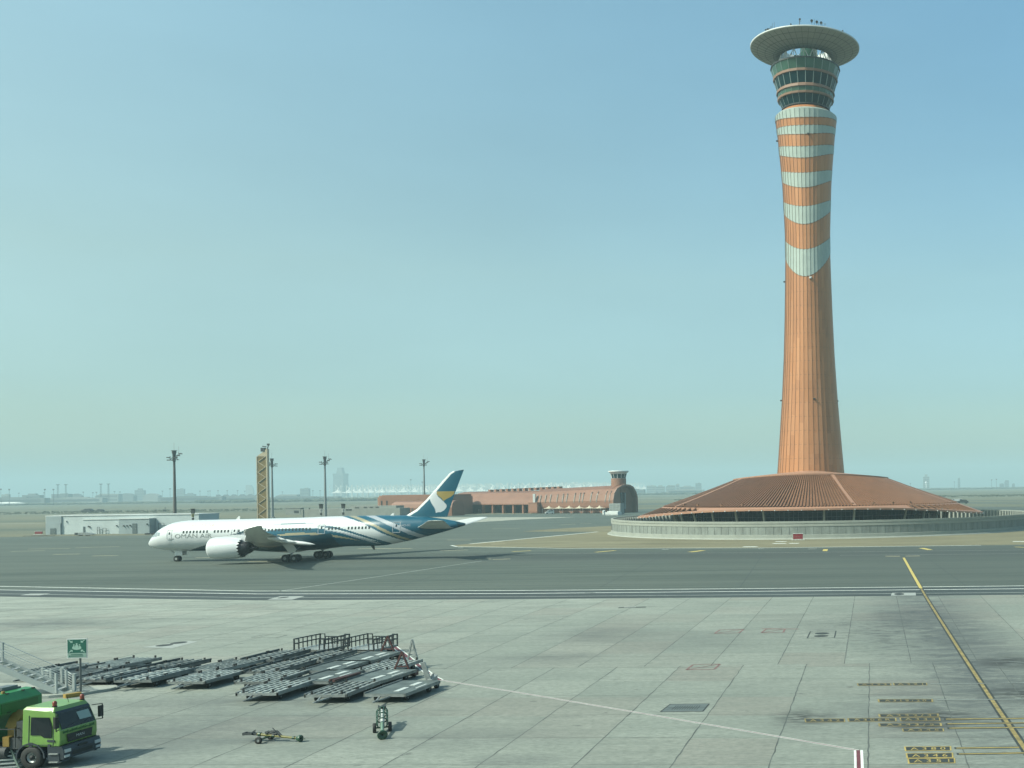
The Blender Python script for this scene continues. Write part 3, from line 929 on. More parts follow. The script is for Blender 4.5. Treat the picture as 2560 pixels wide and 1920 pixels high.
# ---- podium: ribbed conical roof
ZE, RE, RTOP = 7.35, 43.6, 22.9
def ztop_(t): return 15.9 - 1.2 * math.cos(t) ** 2      # t = world angle, front is -90 deg
NR = 300
roof = MB()
vs_, fs = [], []
prof = [(RTOP, 1.0), (29.5, 0.66), (36.5, 0.32), (RE, 0.0)]
def roofz(t, s): return ZE + (ztop_(t) - ZE) * s
cols = []
for k in range(NR):
    for f, up in ((0.0, 0), (0.50, 0), (0.54, 1), (0.96, 1)):
        cols.append((2 * math.pi * (k + f) / NR, up))
n = len(cols)
for (r, s) in prof:
    for t, up in cols:
        vs_.append((r * math.cos(t), r * math.sin(t), roofz(t, s) + (0.36 if up else 0)))
for i in range(3):
    for k in range(n):
        fs.append((i * n + k, (i + 1) * n + k, (i + 1) * n + (k + 1) % n, i * n + (k + 1) % n))
roof.mesh(vs_, fs)
ro = roof.build('podium_roof', m_rust, tower)
# raised seams, top kerb and inner roof up to the shaft
for a in (-146.6, -71.6, -19.6, 45, 103):
    mb = MB()
    t = R(a)
    for (r, s), (r2, s2) in zip(prof, prof[1:]):
        mb.bar((r * math.cos(t), r * math.sin(t), roofz(t, s) + .2), (r2 * math.cos(t), r2 * math.sin(t), roofz(t, s2) + .2), 0.9, 0.34)
    mb.build('roof_seam', m_rust2, ro)
mb = MB()
N = 120
for k in range(N):
    t0, t1 = 2 * math.pi * k / N, 2 * math.pi * (k + 1) / N
    pr = [(RTOP + .35, .05), (RTOP + .35, .5), (RTOP - .6, .6), (16.0, 1.1), (9.6, 1.5)]
    for i, ((r, h), (r2, h2)) in enumerate(zip(pr, pr[1:])):
        mb.face([(r * math.cos(t0), r * math.sin(t0), ztop_(t0) + h), (r * math.cos(t1), r * math.sin(t1), ztop_(t1) + h), (r2 * math.cos(t1), r2 * math.sin(t1), ztop_(t1) + h2), (r2 * math.cos(t0), r2 * math.sin(t0), ztop_(t0) + h2)], 0)
mb.build('roof_kerb', m_rust2, tower)
# eaves with the drooping side tips and slatted slots
def lip(t):
    k = max(0.0, (abs(math.cos(t)) - 0.20) / 0.80) ** 2.6      # 0 in front, 1 at the sides
    return RE + 0.9 + 6.9 * k, 6.95 - 2.55 * k
eave, slats, sl2 = MB(), MB(), MB()
N = 240
for k in range(N):
    t0, t1 = 2 * math.pi * k / N, 2 * math.pi * (k + 1) / N
    def P(t, r, z): return (r * math.cos(t), r * math.sin(t), z)
    q = []
    for t in (t0, t1):
        rl_, zl = lip(t)
        q.append((t, rl_, zl))
    (a, ra, za), (b, rb, zb_) = q
    slot = 0.62 < abs(math.cos((a + b) / 2)) < 0.975
    # upper band, lower band, soffit
    def band(f0, f1, th, mb, mat=0):
        pa = [P(t, RE + (r - RE) * f, ZE + .12 + (z - ZE) * f) for t, r, z, f in ((a, ra, za, f0), (b, rb, zb_, f0), (b, rb, zb_, f1), (a, ra, za, f1))]
        mb.face(pa[::-1], mat)
        pb = [(x, y, z - th) for x, y, z in pa]
        mb.face(pb, mat)
        mb.face([pa[3], pa[2], pb[2], pb[3]][::-1], mat)
        mb.face([pa[0], pa[1], pb[1], pb[0]], mat)
    if slot:
        band(-0.02, 0.14, .5, eave)
        band(0.86, 1.0, .5, eave)
    else:
        band(-0.02, 1.0, .5, eave)
    if slot and k % 2 == 0:
        p0, p1 = P(a, RE + (ra - RE) * .1, ZE + .05 + (za - ZE) * .1), P(a + .02, RE + (ra - RE) * .9, ZE + .05 + (za - ZE) * .9)
        slats = MB()
        slats.bar(p0, p1, .42, .35)
        slats.build('eave_slat', m_rust, tower)
eave.build('eave_fascia', m_rust2, tower)
mb = MB()
for k in range(120):
    t0, t1 = 2 * math.pi * k / 120, 2 * math.pi * (k + 1) / 120
    mb.face([(RE * math.cos(t0), RE * math.sin(t0), ZE - .45), (38 * math.cos(t0), 38 * math.sin(t0), ZE - .2), (38 * math.cos(t1), 38 * math.sin(t1), ZE - .2), (RE * math.cos(t1), RE * math.sin(t1), ZE - .45)], 0)
mb.build('soffit', m_rust, tower)
mb = MB()
for k in range(80):
    t = 2 * math.pi * k / 80
    r, z = lip(t)
    mb.cyl(((r + .02) * math.cos(t), (r + .02) * math.sin(t), z - .3), ((r + .3) * math.cos(t), (r + .3) * math.sin(t), z - .3), .13, n=8)
mb.build('eave_light', m_truss, tower)
for a in (-142, -133, -121, -112, -103, -95, -82, -72, -64, -56, -48):
    t = R(a)
    mb = MB()
    mb.box((42.4 * math.cos(t), 42.4 * math.sin(t), ZE + .75), (.8, .5, .5), t)
    mb.build('roof_vent', m_seam, tower)
gl, gm = MB(), MB()
gl.lathe([(38.6, 0.2), (38.6, ZE - .25)], 96, smooth=False)
g = gl.build('podium_window', m_dglass, tower)
for k in range(192):
    t = 2 * math.pi * k / 192
    gm.bar((38.65 * math.cos(t), 38.65 * math.sin(t), .2), (38.65 * math.cos(t), 38.65 * math.sin(t), ZE - .3), .09)
for z in (1.6, 3.2, 4.6, 5.9):
    gm.lathe([(38.62, z), (38.72, z), (38.72, z + .1), (38.62, z + .1)], 96)
gm.build('mullion', M('podium_mullion', (0.07, 0.085, 0.085), 0.5), g)['kind'] = 'stuff'
for a in range(-16, 16):
    d = a * 11.25 + 4.5
    if abs(d + 6.75) < 2 or abs(d - 27) < 2: continue
    t = R(-86.6 + d)
    mb = MB()
    mb.cyl((39.6 * math.cos(t), 39.6 * math.sin(t), 0), (41.6 * math.cos(t), 41.6 * math.sin(t), ZE - .35), 0.36, 0.30, n=10)
    mb.build('column', m_wall, tower)

# ---- round perimeter wall
RW, HW = 62.3, 4.35
wall = empty('perimeter_wall', (TX + 4.0, TY, 0), 'low round pale concrete wall encircling the base of the control tower', 'wall')
mb = MB()
mb.lathe([(RW + 1.2, 0.0), (RW + 1.0, 0.28), (RW + .12, 0.30), (RW + .12, 1.05), (RW, 1.10), (RW, 3.05), (RW + .10, 3.08), (RW + .10, 3.60), (RW + .02, 3.62), (RW + .02, 3.80), (RW + .14, 3.82), (RW + .14, HW), (RW - .45, HW), (RW - .45, 0)], 180, mat=[0, 0, 0, 0, 1, 0, 0, 0, 0, 0, 0, 0, 0], smooth=False)
wl = mb.build('wall_body', [m_wall, m_wallp], wall)
mb = MB()
for k in range(200):
    t = 2 * math.pi * k / 200
    mb.bar(((RW + .02) * math.cos(t), (RW + .02) * math.sin(t), 1.12), ((RW + .01) * math.cos(t), (RW + .01) * math.sin(t), 3.04), .05, .04)
mb.build('panel_joint', m_discj, wl)
mb = MB()
for k in range(210):
    t = 2 * math.pi * k / 210
    mb.box(((RW - .95) * math.cos(t), (RW - .95) * math.sin(t), 2.05), (1.0, .55, 4.1), t)
mb.build('inner_pilaster', m_wall, wall)
mb = MB()
mb.lathe([(RW - .5, 0.1), (RW - .5, HW - .3)], 120)
mb.build('inner_recess', m_discj, wall)
# plant units standing behind the wall on the right
for i, (u, v, sx, sy, sz) in enumerate(((2306, 1288, 3.0, 2.0, 1.8), (2317, 1287, 1.6, 1.6, 2.4))):
    c = AT(u, v, TY - 17)
    mb = MB()
    mb.box((0, 0, c.z / 2 + .3), (sx, sy, c.z + .6)); mb.box((0, 0, c.z + .7), (sx * .7, sy * .7, .35)); mb.box((sx * .1, -sy * .52, c.z * .7), (sx * .5, .1, .8), mat=1)
    tag(mb.build('plant_unit', [m_white, m_grey], at=(c.x, c.y, 0)), ('wide white plant cabinet behind the round wall below the right roof tip', 'narrow tall white plant cabinet behind the round wall below the right roof tip')[i], 'plant unit')
# red direction sign by the wall
def red_sign(u, v, w, h, lab):
    p = G(u, v)
    o = empty('guidance_sign', p, lab, 'sign')
    mb = MB(); mb.box((0, 0, h / 2 + .25), (w, .35, h)); mb.build('panel', M('red_sign_panel', (0.24, 0.02, 0.028), 0.5, var=.06), o)
    mb = MB(); mb.box((0, 0, h + .30), (w + .15, .5, .10)); mb.box((0, 0, .04), (w + .9, .9, .08)); mb.build('trim', m_white, o)
    mb = MB()
    for s in (-.42, .42): mb.box((s * w, 0, .16), (.12, .2, .2))
    for s in (-.3, -.1, .12): mb.box((s * w, -.19, h * .62), (w * .14, .02, h * .12), mat=1)
    mb.build('leg', [m_dark, m_line_rf], o)
red_sign(1995, 1350, 2.3, 1.25, 'dark red sign board on the sand in front of the round wall')
red_sign(97, 1336.5, 2.4, 0.85, 'low red sign board left of the white service building')

# ================================================================== AIRLINER
PX, PY, PSI = -107.28, 202.8, R(-2.85)
PN = Vector((-math.cos(PSI), -math.sin(PSI), 0))     # towards the nose
PL_ = Vector((math.sin(PSI), -math.cos(PSI), 0))     # towards the port wing tip
PO = Vector((PX, PY, 0))
X0 = 31.4
def P2W(x, y, z): return PO - PN * (x - X0) + PL_ * y + Vector((0, 0, z))
def PLN(u, v, y):
    d = ray(u, v)
    t = (y - (EYE - PO).dot(PL_)) / d.dot(PL_)
    p = EYE + d * t
    return -(p - PO).dot(PN) + X0, p.z
z6 = lambda x, y: (360 + x / 5.027, 1280 + y / 5.027)
z7 = lambda x, y: (760 + x / 4.608, 1160 + y / 4.608)
top = [PLN(*z6(*p), 0) for p in ((65, 400), (75, 368), (120, 310), (200, 230), (260, 190), (330, 155), (400, 130), (500, 112), (600, 103), (800, 97), (1200, 90), (1600, 80))] + [PLN(*z7(*p), 0) for p in ((0, 617), (300, 604), (600, 597), (900, 592), (1180, 592), (1400, 604), (1640, 637), (1760, 660), (1868, 684))]
bot = [PLN(*z6(*p), 0) for p in ((65, 402), (72, 420), (100, 440), (170, 462), (260, 478), (400, 487), (600, 490), (860, 487), (1400, 480), (1700, 476))] + [PLN(*z7(*p), 0) for p in ((300, 953), (500, 948), (800, 944), (950, 935), (1080, 910), (1230, 880), (1400, 838), (1600, 785), (1750, 740), (1868, 703))]
XA, XB = top[0][0], top[-1][0]
bot = [(XA, top[0][1] - .02)] + [p for p in bot if p[0] > XA + .05] + [(XB, bot[-1][1])]
def fsec(x):
    a, b = lerp_tab(top, x), lerp_tab(bot, x)
    return (a + b) / 2, max(0.02, (a - b) / 2)
def fwid(x):
    zc, hz = fsec(x)
    return hz * (0.97 if x > 6 else 0.99)
def fside(x, z):
    zc, hz = fsec(x)
    q = min(1.0, abs((z - zc) / hz))
    return fwid(x) * math.sqrt(max(0.0, 1 - q * q))
air = empty('airliner', (PX, PY, 0), 'white and teal wide-body airliner with striped tail taxiing past the tower', 'airplane')
air.rotation_euler = (0, 0, math.atan2(-PN.y, -PN.x))       # local +x runs aft, local +y is starboard
def AB(mb, name, mats, par=None):
    return mb.build(name, mats, par or air)
L = lambda x, y, z: (x - X0, -y, z)        # plane coordinates (port positive) to local
m_fus = M('white_fuselage_paint', (0.70, 0.74, 0.745), 0.28, var=0.02, scale=0.3, coat=0.3)
m_blue = M('teal_blue_paint', (0.0005, 0.092, 0.15), 0.3, coat=0.2)
m_dkblue = M('dark_teal_paint', (0.002, 0.045, 0.066), 0.3, coat=0.2)
m_silver = M('silver_paint', (0.42, 0.46, 0.50), 0.3, coat=0.2)
m_gold = M('gold_paint', (0.36, 0.33, 0.215), 0.35, coat=0.2)
m_wing = M('wing_grey_paint', (0.78, 0.80, 0.76), 0.35, var=0.04, scale=0.4)
m_wtop = M('wing_white_edge', (0.75, 0.78, 0.76), 0.3)
m_exh = M('dark_exhaust_metal', (0.03, 0.03, 0.034), 0.4, 0.5, var=0.2)
m_cwin = M('cabin_window_glass', (0.015, 0.025, 0.03), 0.15)
# livery: outlines as they read on the port side
Q6 = lambda *a: [z6(*p) for p in a]
Q7 = lambda *a: [z7(*p) for p in a]
LIV = [
    (2, Q6((1330, 212), (1200, 252), (1050, 300), (880, 362), (740, 425), (560, 487), (540, 520), (2300, 560), (2300, 440), (1340, 380))),
    (3, Q6((1310, 258), (1180, 285), (1060, 318), (1000, 345), (1330, 330))),
    (1, Q6((1320, 225), (1470, 185), (1600, 160), (1800, 143), (2000, 137), (2130, 142), (2220, 152)) + Q7((150, 690), (300, 710), (450, 745), (600, 792), (800, 855), (1000, 908), (1060, 960), (700, 1000), (0, 1010)) + Q6((1320, 520),)),
    (0, Q6((1400, 245), (1480, 212), (1700, 178), (2000, 166), (2120, 170), (2210, 176)) + Q7((150, 716), (260, 735), (380, 752), (520, 790), (700, 845), (860, 893), (760, 880), (640, 842), (500, 800), (380, 775), (260, 752), (130, 740), (0, 742)) + Q6((2100, 205), (1900, 205), (1700, 215), (1560, 235), (1450, 262))),
    (3, Q7((260, 752), (380, 775), (500, 800), (640, 842), (760, 880), (900, 920), (830, 915), (700, 880), (560, 838), (440, 800), (320, 775), (230, 765))),
    (4, Q6((1660, 285), (1800, 268), (2000, 260), (2210, 262)) + Q7((120, 792), (250, 805), (400, 828), (520, 850), (660, 888), (560, 872), (400, 850), (250, 832), (120, 818), (0, 817)) + Q6((2000, 290), (1850, 292), (1720, 300))),
    (1, Q7((435, 585), (440, 600), (600, 650), (760, 730), (900, 800), (1050, 855), (1180, 888), (1290, 900), (2000, 760), (2000, 560), (1200, 560))),
    (4, Q7((510, 585), (515, 600), (650, 650), (790, 715), (930, 790), (1080, 850), (1215, 885), (1265, 875), (1130, 838), (1000, 786), (860, 717), (720, 648), (600, 598), (585, 585))),
    (3, Q7((705, 585), (715, 598), (830, 640), (960, 700), (1090, 760), (1210, 810), (1340, 850), (1430, 832), (1300, 796), (1180, 747), (1050, 688), (930, 638), (825, 598), (805, 585))),
    (2, Q7((1700, 560), (1760, 690), (1800, 760), (2000, 760), (2000, 560))),
]
def livery(x, y, z):
    u, v = proj(P2W(x, abs(y), z))
    c = 0
    for k, poly in LIV:
        if inside(poly, u, v):
            c = k
    return c
mb = MB()
xs_ = [XA + .02, XA + .08, XA + .18, XA + .32, XA + .5, XA + .8, XA + 1.1, XA + 1.5]
x = XA + 1.5
while x < XB - .3:
    x += 0.3 if x < 8 else 0.15
    xs_.append(min(x, XB))
NCF = 112
vs_, fs, ms = [], [], []
for x in xs_:
    zc, hz = fsec(x)
    w = fwid(x)
    for k in range(NCF):
        t = 2 * math.pi * k / NCF
        vs_.append(L(x, w * math.cos(t), zc + hz * math.sin(t)))
for i in range(len(xs_) - 1):
    xm = (xs_[i] + xs_[i + 1]) / 2
    zc, hz = fsec(xm)
    w = fwid(xm)
    for k in range(NCF):
        t = 2 * math.pi * (k + .5) / NCF
        fs.append((i * NCF + k, i * NCF + (k + 1) % NCF, (i + 1) * NCF + (k + 1) % NCF, (i + 1) * NCF + k))
        ms.append(livery(xm, w * math.cos(t), zc + hz * math.sin(t)) if xm > 2 else 0)
mb.mesh(vs_, fs, ms, True)
mb.face([vs_[k] for k in range(NCF)][::-1], 0)
mb.face([vs_[(len(xs_) - 1) * NCF + k] for k in range(NCF)], 2)
fus = AB(mb, 'fuselage', [m_fus, m_blue, m_dkblue, m_silver, m_gold])
# wing-body fairing
mb = MB()
vs_, fs = [], []
fx = [20, 22, 25, 29, 33, 36, 38.5]
for i, x in enumerate(fx):
    s = (0.0, .55, .9, 1, 1, .6, 0.0)[i]
    zc, hz = fsec(x)
    for k in range(17):
        t = math.pi + math.pi * k / 16
        vs_.append(L(x, (fwid(x) * .96 + .35 * s) * math.cos(t), zc - .6 * s + (hz - .6 * s + .42 * s) * math.sin(t)))
for i in range(len(fx) - 1):
    for k in range(16):
        fs.append((i * 17 + k, i * 17 + k + 1, (i + 1) * 17 + k + 1, (i + 1) * 17 + k))
mb.mesh(vs_, fs, 0, True)
AB(mb, 'wing_fairing', m_dkblue)
# windows and doors
mb = MB()
def wline(x): return lerp_tab([(0, 5.62), (8.6, 5.70), (44.7, 6.13)], x)
spans = [(8.6, 13.8), (14.7, 17.4), (19.4, 19.5), (20.6, 33.4), (36.8, 39.4), (40.6, 45.2)]
for a, b in spans:
    x = a
    while x <= b + .01:
        z = wline(x)
        for s in (1, -1):
            q = [L(x + dx, s * (fside(x + dx, z + dz) + .015), z + dz) for dx, dz in ((-.15, -.25), (.15, -.25), (.17, .0), (.15, .25), (-.15, .25), (-.17, 0))]
            mb.face(q if s < 0 else q[::-1], 0)
        x += 0.66
AB(mb, 'window_row', m_cwin)
def door(x0, x1, za, zb, mat, s=1, dy=.02):
    mb = MB()
    pts = [(x0, za), (x0, (za + zb) / 2), (x0, zb), ((x0 + x1) / 2, zb), (x1, zb), (x1, (za + zb) / 2), (x1, za), ((x0 + x1) / 2, za), (x0, za)]
    P3 = [L(x, s * (fside(x, z) + dy), z) for x, z in pts]
    for a, b in zip(P3, P3[1:]):
        mb.bar(a, b, .09, .09)
    xm, zm = (x0 + x1) / 2, zb - .62
    q = [L(xm + dx, s * (fside(xm + dx, zm + dz) + .02), zm + dz) for dx, dz in ((-.15, -.22), (.15, -.22), (.15, .22), (-.15, .22))]
    mb.face(q if s < 0 else q[::-1], 1)
    AB(mb, 'door', [mat, m_cwin])
m_dl = M('door_outline_grey', (0.48, 0.52, 0.52), 0.5)
for s in (1, -1):
    door(48.95, 50.25, 5.15, 7.05, m_silver, s)
    door(34.75, 36.0, 5.1, 6.85, m_silver, s)
    door(5.3, 6.2, 4.35, 6.1, m_dl, s)
    door(18.0, 19.1, 4.7, 6.5, m_dl, s)
# cockpit glazing
m_cock = M('cockpit_glass', (0.30, 0.36, 0.37), 0.12)  # base colour kept pale to stand for brightness reflected in dark panes
for s in (1, -1):
    for (xa, xb, za, zb_) in ((1.2, 1.95, 4.75, 5.4), (2.0, 2.85, 4.85, 5.7), (2.95, 3.55, 5.0, 5.65)):
        mb = MB()
        n = 5
        for i in range(n):
            for j in range(3):
                q = []
                for a, b in ((i, j), (i + 1, j), (i + 1, j + 1), (i, j + 1)):
                    x = xa + (xb - xa) * a / n
                    z = za + (zb_ - za) * b / 3
                    zmax = lerp_tab(top, x) - .10
                    z = min(z, zmax)
                    q.append(L(x, s * (fside(x, z) + .015), z + .01))
                mb.face(q if s < 0 else q[::-1], 0)
        AB(mb, 'cockpit_window', m_cock)
# lettering
def fus_text(t, x0, z0, x1, z1, h, mat, s=1, name='lettering'):
    vs2, f2 = text2d(t)
    mb = MB()
    pts = []
    for a, b in vs2:
        aa = a if s > 0 else 1 - a
        x = x0 + (x1 - x0) * aa
        z = z0 + (z1 - z0) * aa + h * b
        pts.append(L(x, s * (fside(x, z) + .03), z))
    mb.mesh(pts, [f if s > 0 else f for f in f2])
    AB(mb, name, mat, fus)
m_ltr = M('grey_lettering', (0.20, 0.235, 0.225), 0.5)
m_ltr_r = M('red_lettering', (0.42, 0.20, 0.17), 0.5)
a, b = PLN(*z6(385, 332), 2.9), PLN(*z6(850, 322), 2.9)
fus_text('OMAN AIR', a[0], a[1], b[0], b[1], .80, m_ltr)
fus_text('OMAN AIR', a[0], a[1], b[0], b[1], .80, m_ltr, -1)
a, b = PLN(*z7(1100, 722), 2.5), PLN(*z7(1215, 716), 2.5)
fus_text('A4O-SC', a[0], a[1], b[0], b[1], .42, m_silver)
fus_text('A4O-SC', a[0], a[1], b[0], b[1], .42, m_silver, -1)
# flowing red script above the windows
mb = MB()
a, b = PLN(*z6(400, 212), 2.6), PLN(*z6(870, 172), 2.6)
rs = random.Random(5)
def scr(pts, w):
    for p, q in zip(pts, pts[1:]):
        A = [L(x, fside(x, z) + .03, z) for x, z in ((p[0], p[1] - w), (q[0], q[1] - w), (q[0], q[1] + w), (p[0], p[1] + w))]
        mb.face(A, 0)
Lx = b[0] - a[0]
for seg in ((0, .30), (.34, .52), (.56, 1.0)):
    n = 26
    pts = []
    for i in range(n + 1):
        f = seg[0] + (seg[1] - seg[0]) * i / n
        pts.append((a[0] + Lx * f, a[1] + (b[1] - a[1]) * f + .10 * math.sin(i * 1.7) * (1 if i % 6 else 2.2)))
    scr(pts, .06)
    for i in (4, 9, 15, 21):
        x, z = pts[i]
        scr([(x, z), (x + .04, z + .55)], .05)
        scr([(x + .2, z + .35), (x + .34, z + .36)], .05)
AB(mb, 'lettering', m_ltr_r, fus)
mb = MB()
for p, q in (((300, 338), (365, 338)), ((1085, 185), (1150, 185))):
    A, B = PLN(*z6(*p), 2.9), PLN(*z6(*q), 2.9)
    mb.bar(L(A[0], fside(*A) + .01, A[1]), L(B[0], fside(*B) + .01, B[1]), .05, .12)
AB(mb, 'panel_mark', m_grey)
# aerials, drain mast
for (u, v, h) in ((595, 1296, .55), (980, 1288, .4), (932, 1370, -.7)):
    x, z = PLN(u, v, 0)
    zz = lerp_tab(top, x) if h > 0 else lerp_tab(bot, x)
    mb = MB()
    mb.mesh([L(x - .35, .04, zz), L(x + .35, .04, zz), L(x + .45, 0, zz + h), L(x + .1, 0, zz + h), L(x - .35, -.04, zz), L(x + .35, -.04, zz)], [(0, 1, 2, 3), (4, 3, 2, 5), (0, 3, 4), (1, 5, 2)])
    AB(mb, 'blade_aerial', m_wtop if h > 0 else m_dark)
# ---- fin
fl = [PLN(*z7(*p), 0) for p in ((1180, 592), (1300, 520), (1400, 420), (1500, 310), (1600, 190), (1680, 105), (1718, 82), (1843, 65), (1740, 330), (1640, 640))]
FINL = [('w', Q7((1100, 640), (1180, 590), (1300, 520), (1400, 420), (1500, 310), (1600, 190), (1680, 105), (1720, 78), (1738, 92), (1700, 115), (1622, 205), (1522, 325), (1420, 437), (1315, 542), (1235, 592), (1190, 606))),
        ('g', Q7((1525, 318), (1738, 310), (1725, 350), (1690, 380), (1640, 405), (1612, 427), (1590, 395), (1552, 365), (1530, 340))),
        ('s', Q7((1508, 322), (1537, 318), (1532, 345), (1550, 375), (1590, 410), (1620, 440), (1645, 475), (1643, 500), (1615, 535), (1580, 552), (1525, 560), (1515, 510), (1480, 460), (1456, 410), (1460, 370), (1482, 335)))]
le = [fl[0], fl[1], fl[2], fl[3], fl[4], fl[5], fl[6], fl[7]]
te = [fl[9], fl[8], fl[7]]
def xle(z): return lerp_tab([(p[1], p[0]) for p in le], z)
def xte(z): return lerp_tab([(p[1], p[0]) for p in te], z)
zb_, zt_ = fl[0][1] - .35, fl[7][1] - .02
mb = MB()
NZ, NX = 90, 100
for s in (1, -1):
    vs_, fs, ms = [], [], []
    for i in range(NZ + 1):
        z = zb_ + (zt_ - zb_) * i / NZ
        xa, xb = xle(z), max(xle(z) + .05, xte(z))
        th = .42 * (1 - .75 * i / NZ)
        for j in range(NX + 1):
            f = j / NX
            vs_.append(L(xa + (xb - xa) * f, s * (th * (2.6 * math.sqrt(f) * (1 - f) * .8 + .01) if f < 1 else .004), z))
    for i in range(NZ):
        for j in range(NX):
            q = (i * (NX + 1) + j, i * (NX + 1) + j + 1, (i + 1) * (NX + 1) + j + 1, (i + 1) * (NX + 1) + j)
            z = zb_ + (zt_ - zb_) * (i + .5) / NZ
            xa, xb = xle(z), max(xle(z) + .05, xte(z))
            u, v = proj(P2W(xa + (xb - xa) * (j + .5) / NX, 0, z))
            c = 0
            for kk, (nm, poly) in enumerate(FINL):
                if inside(poly, u, v): c = kk + 1
            fs.append(q if s > 0 else q[::-1])
            ms.append(c)
    mb.mesh(vs_, fs, ms, True)
m_emb = M('pale_emblem_paint', (0.60, 0.64, 0.66), 0.35)
m_emg = M('gold_emblem_paint', (0.34, 0.26, 0.08), 0.35)
AB(mb, 'tail_fin', [m_blue, m_wtop, m_emg, m_emb])
# ---- lifting surfaces
def surface(name, secs, mats, lead=0.0):
    """secs: (y, xle, chord, zle, thick, droop)"""
    mb = MB()
    prof = [(0, 0), (.02, .32), (.08, .62), (.22, .95), (.4, 1), (.62, .78), (.82, .42), (1, .03)]
    ring_ = [(f, t * .55) for f, t in prof] + [(f, -t * .45) for f, t in prof[::-1][:-1]]
    n = len(ring_)
    vs_, fs, ms = [], [], []
    for y, xl, c, z, th, dr in secs:
        for f, t in ring_:
            vs_.append(L(xl + c * f, y, z + th * t - dr * f))
    for i in range(len(secs) - 1):
        for k in range(n):
            fs.append((i * n + k, i * n + (k + 1) % n, (i + 1) * n + (k + 1) % n, (i + 1) * n + k))
            f = (ring_[k][0] + ring_[(k + 1) % n][0]) / 2
            ms.append(1 if f < lead else 0)
    if secs[-1][0] < 0 or secs[0][0] < 0:
        fs = [f[::-1] for f in fs]
    mb.mesh(vs_, fs, ms, True)
    mb.face(vs_[-n:], 0)
    return AB(mb, name, mats)
for s in (1, -1):
    w = surface('wing', [(s * 2.2, 19.8, 13.2, 3.4, 1.4, .1), (s * 10, 25.2, 8.9, 4.35, .9, .15), (s * 15, 28.6, 7.0, 5.0, .7, .1), (s * 20, 32.0, 5.4, 5.6, .55, .1), (s * 25, 35.0, 4.0, 6.3, .4, .05), (s * 28.8, 37.9, 2.8, 7.0, .28, 0), (s * 29.8, 39.4, 1.9, 7.3, .2, 0), (s * 30.4, 40.9, .7, 7.55, .1, 0)], [m_wing, m_wtop], .05)
    for y, x, z, ln in ((9.0, 32.3, 4.15, 5.5), (14.2, 33.4, 4.7, 4.2), (19.4, 35.4, 5.3, 3.4)):
        mb = MB()
        pr = [(.02, 0), (.22, .1), (.36, .35), (.34, .6), (.2, .85), (.02, 1)]
        mb.lathe([(r, h * ln) for r, h in pr], 12, L(x, s * y, z - .2), ax=(Vector((0, 1, 0)), Vector((0, 0, 1)), Vector((1, 0, -.10))), mat=[0, 0, 1, 1, 1])
        mb.build('flap_fairing', [m_wing, m_wtop], w)
    surface('tailplane', [(s * .8, 52.7, 7.2, 5.9, .55, .1), (s * 2.0, 53.5, 6.4, 6.05, .5, .1), (s * 6.2, 56.6, 4.5, 6.8, .33, .05), (s * 9.4, 58.9, 3.1, 7.4, .2, 0), (s * 9.9, 59.9, 2.1, 7.5, .1, 0)], [m_wing, m_wtop], .09)
    # engine
    ey = s * 9.8
    e = MB()
    ax = (Vector((0, 1, 0)), Vector((0, 0, 1)), Vector((1, 0, 0)))
    xa = 19.0
    zc = 2.95
    prof_n = [(1.45, .9), (1.50, .25), (1.62, .04), (1.72, 0.0), (1.82, .08), (1.95, .5), (2.02, 1.4), (2.03, 2.6), (1.97, 3.8), (1.86, 4.8), (1.72, 5.6)]
    e.lathe(prof_n, 64, L(xa, ey, zc), ax=ax, mat=[2, 2, 1, 1, 0, 0, 0, 0, 0, 0])
    nt_ = 18
    for k in range(nt_):         # chevrons
        t0, tm, t1 = [2 * math.pi * (k + f) / nt_ for f in (0, .5, 1)]
        for q in range(4):
            ta, tb = t0 + (t1 - t0) * q / 4, t0 + (t1 - t0) * (q + 1) / 4
            la, lb = [.42 * (1 - abs((q + d) / 2 - 1)) for d in (0, 1)]
            pts = []
            for t, l in ((ta, 0), (tb, 0), (tb, lb), (ta, la)):
                r = 1.72 - .09 * l
                pts.append(L(xa + 5.6 + l, ey + r * math.cos(t), zc + r * math.sin(t)))
            e.face(pts, 0)
    e.cyl(L(xa + 1.0, ey, zc), L(xa + 1.05, ey, zc), 1.45, n=32, mat=2)
    eng = AB(e, 'engine', [m_fus, m_wtop, m_exh])
    e = MB()
    e.lathe([(1.62, 5.2), (1.30, 5.3), (1.24, 6.2), (1.02, 7.0), (.72, 7.5), (.66, 7.2), (.45, 7.3), (.42, 8.0), (.12, 8.7), (.01, 8.8)], 36, L(xa, ey, zc), ax=ax)
    e.build('exhaust_cone', m_exh, eng)
    e = MB()
    for d in (-.22, .22):
        pass
    P = [(20.5, 4.95), (23, 5.35), (27.4, 5.1), (29.5, 4.5), (27.0, 4.0), (24.8, 4.1)]
    e.mesh([L(x, ey - .22, z) for x, z in P] + [L(x, ey + .22, z) for x, z in P], [(5, 4, 3, 2, 1, 0), (6, 7, 8, 9, 10, 11)] + [(i, (i + 1) % 6, 6 + (i + 1) % 6, 6 + i) for i in range(6)])
    e.build('pylon', m_fus, eng)
    # main landing gear
    gy = s * 5.2
    g = MB()
    g.cyl(L(30.8, gy, 3.6), L(31.05, gy, .75), .22, .18, 12)
    g.cyl(L(31.05, s * 2.6, 2.6), L(31.0, gy, 1.5), .11, n=8)
    g.bar(L(30.1, gy, .72), L(32.0, gy, .72), .28, .30)
    gear = AB(g, 'main_gear', m_galv)
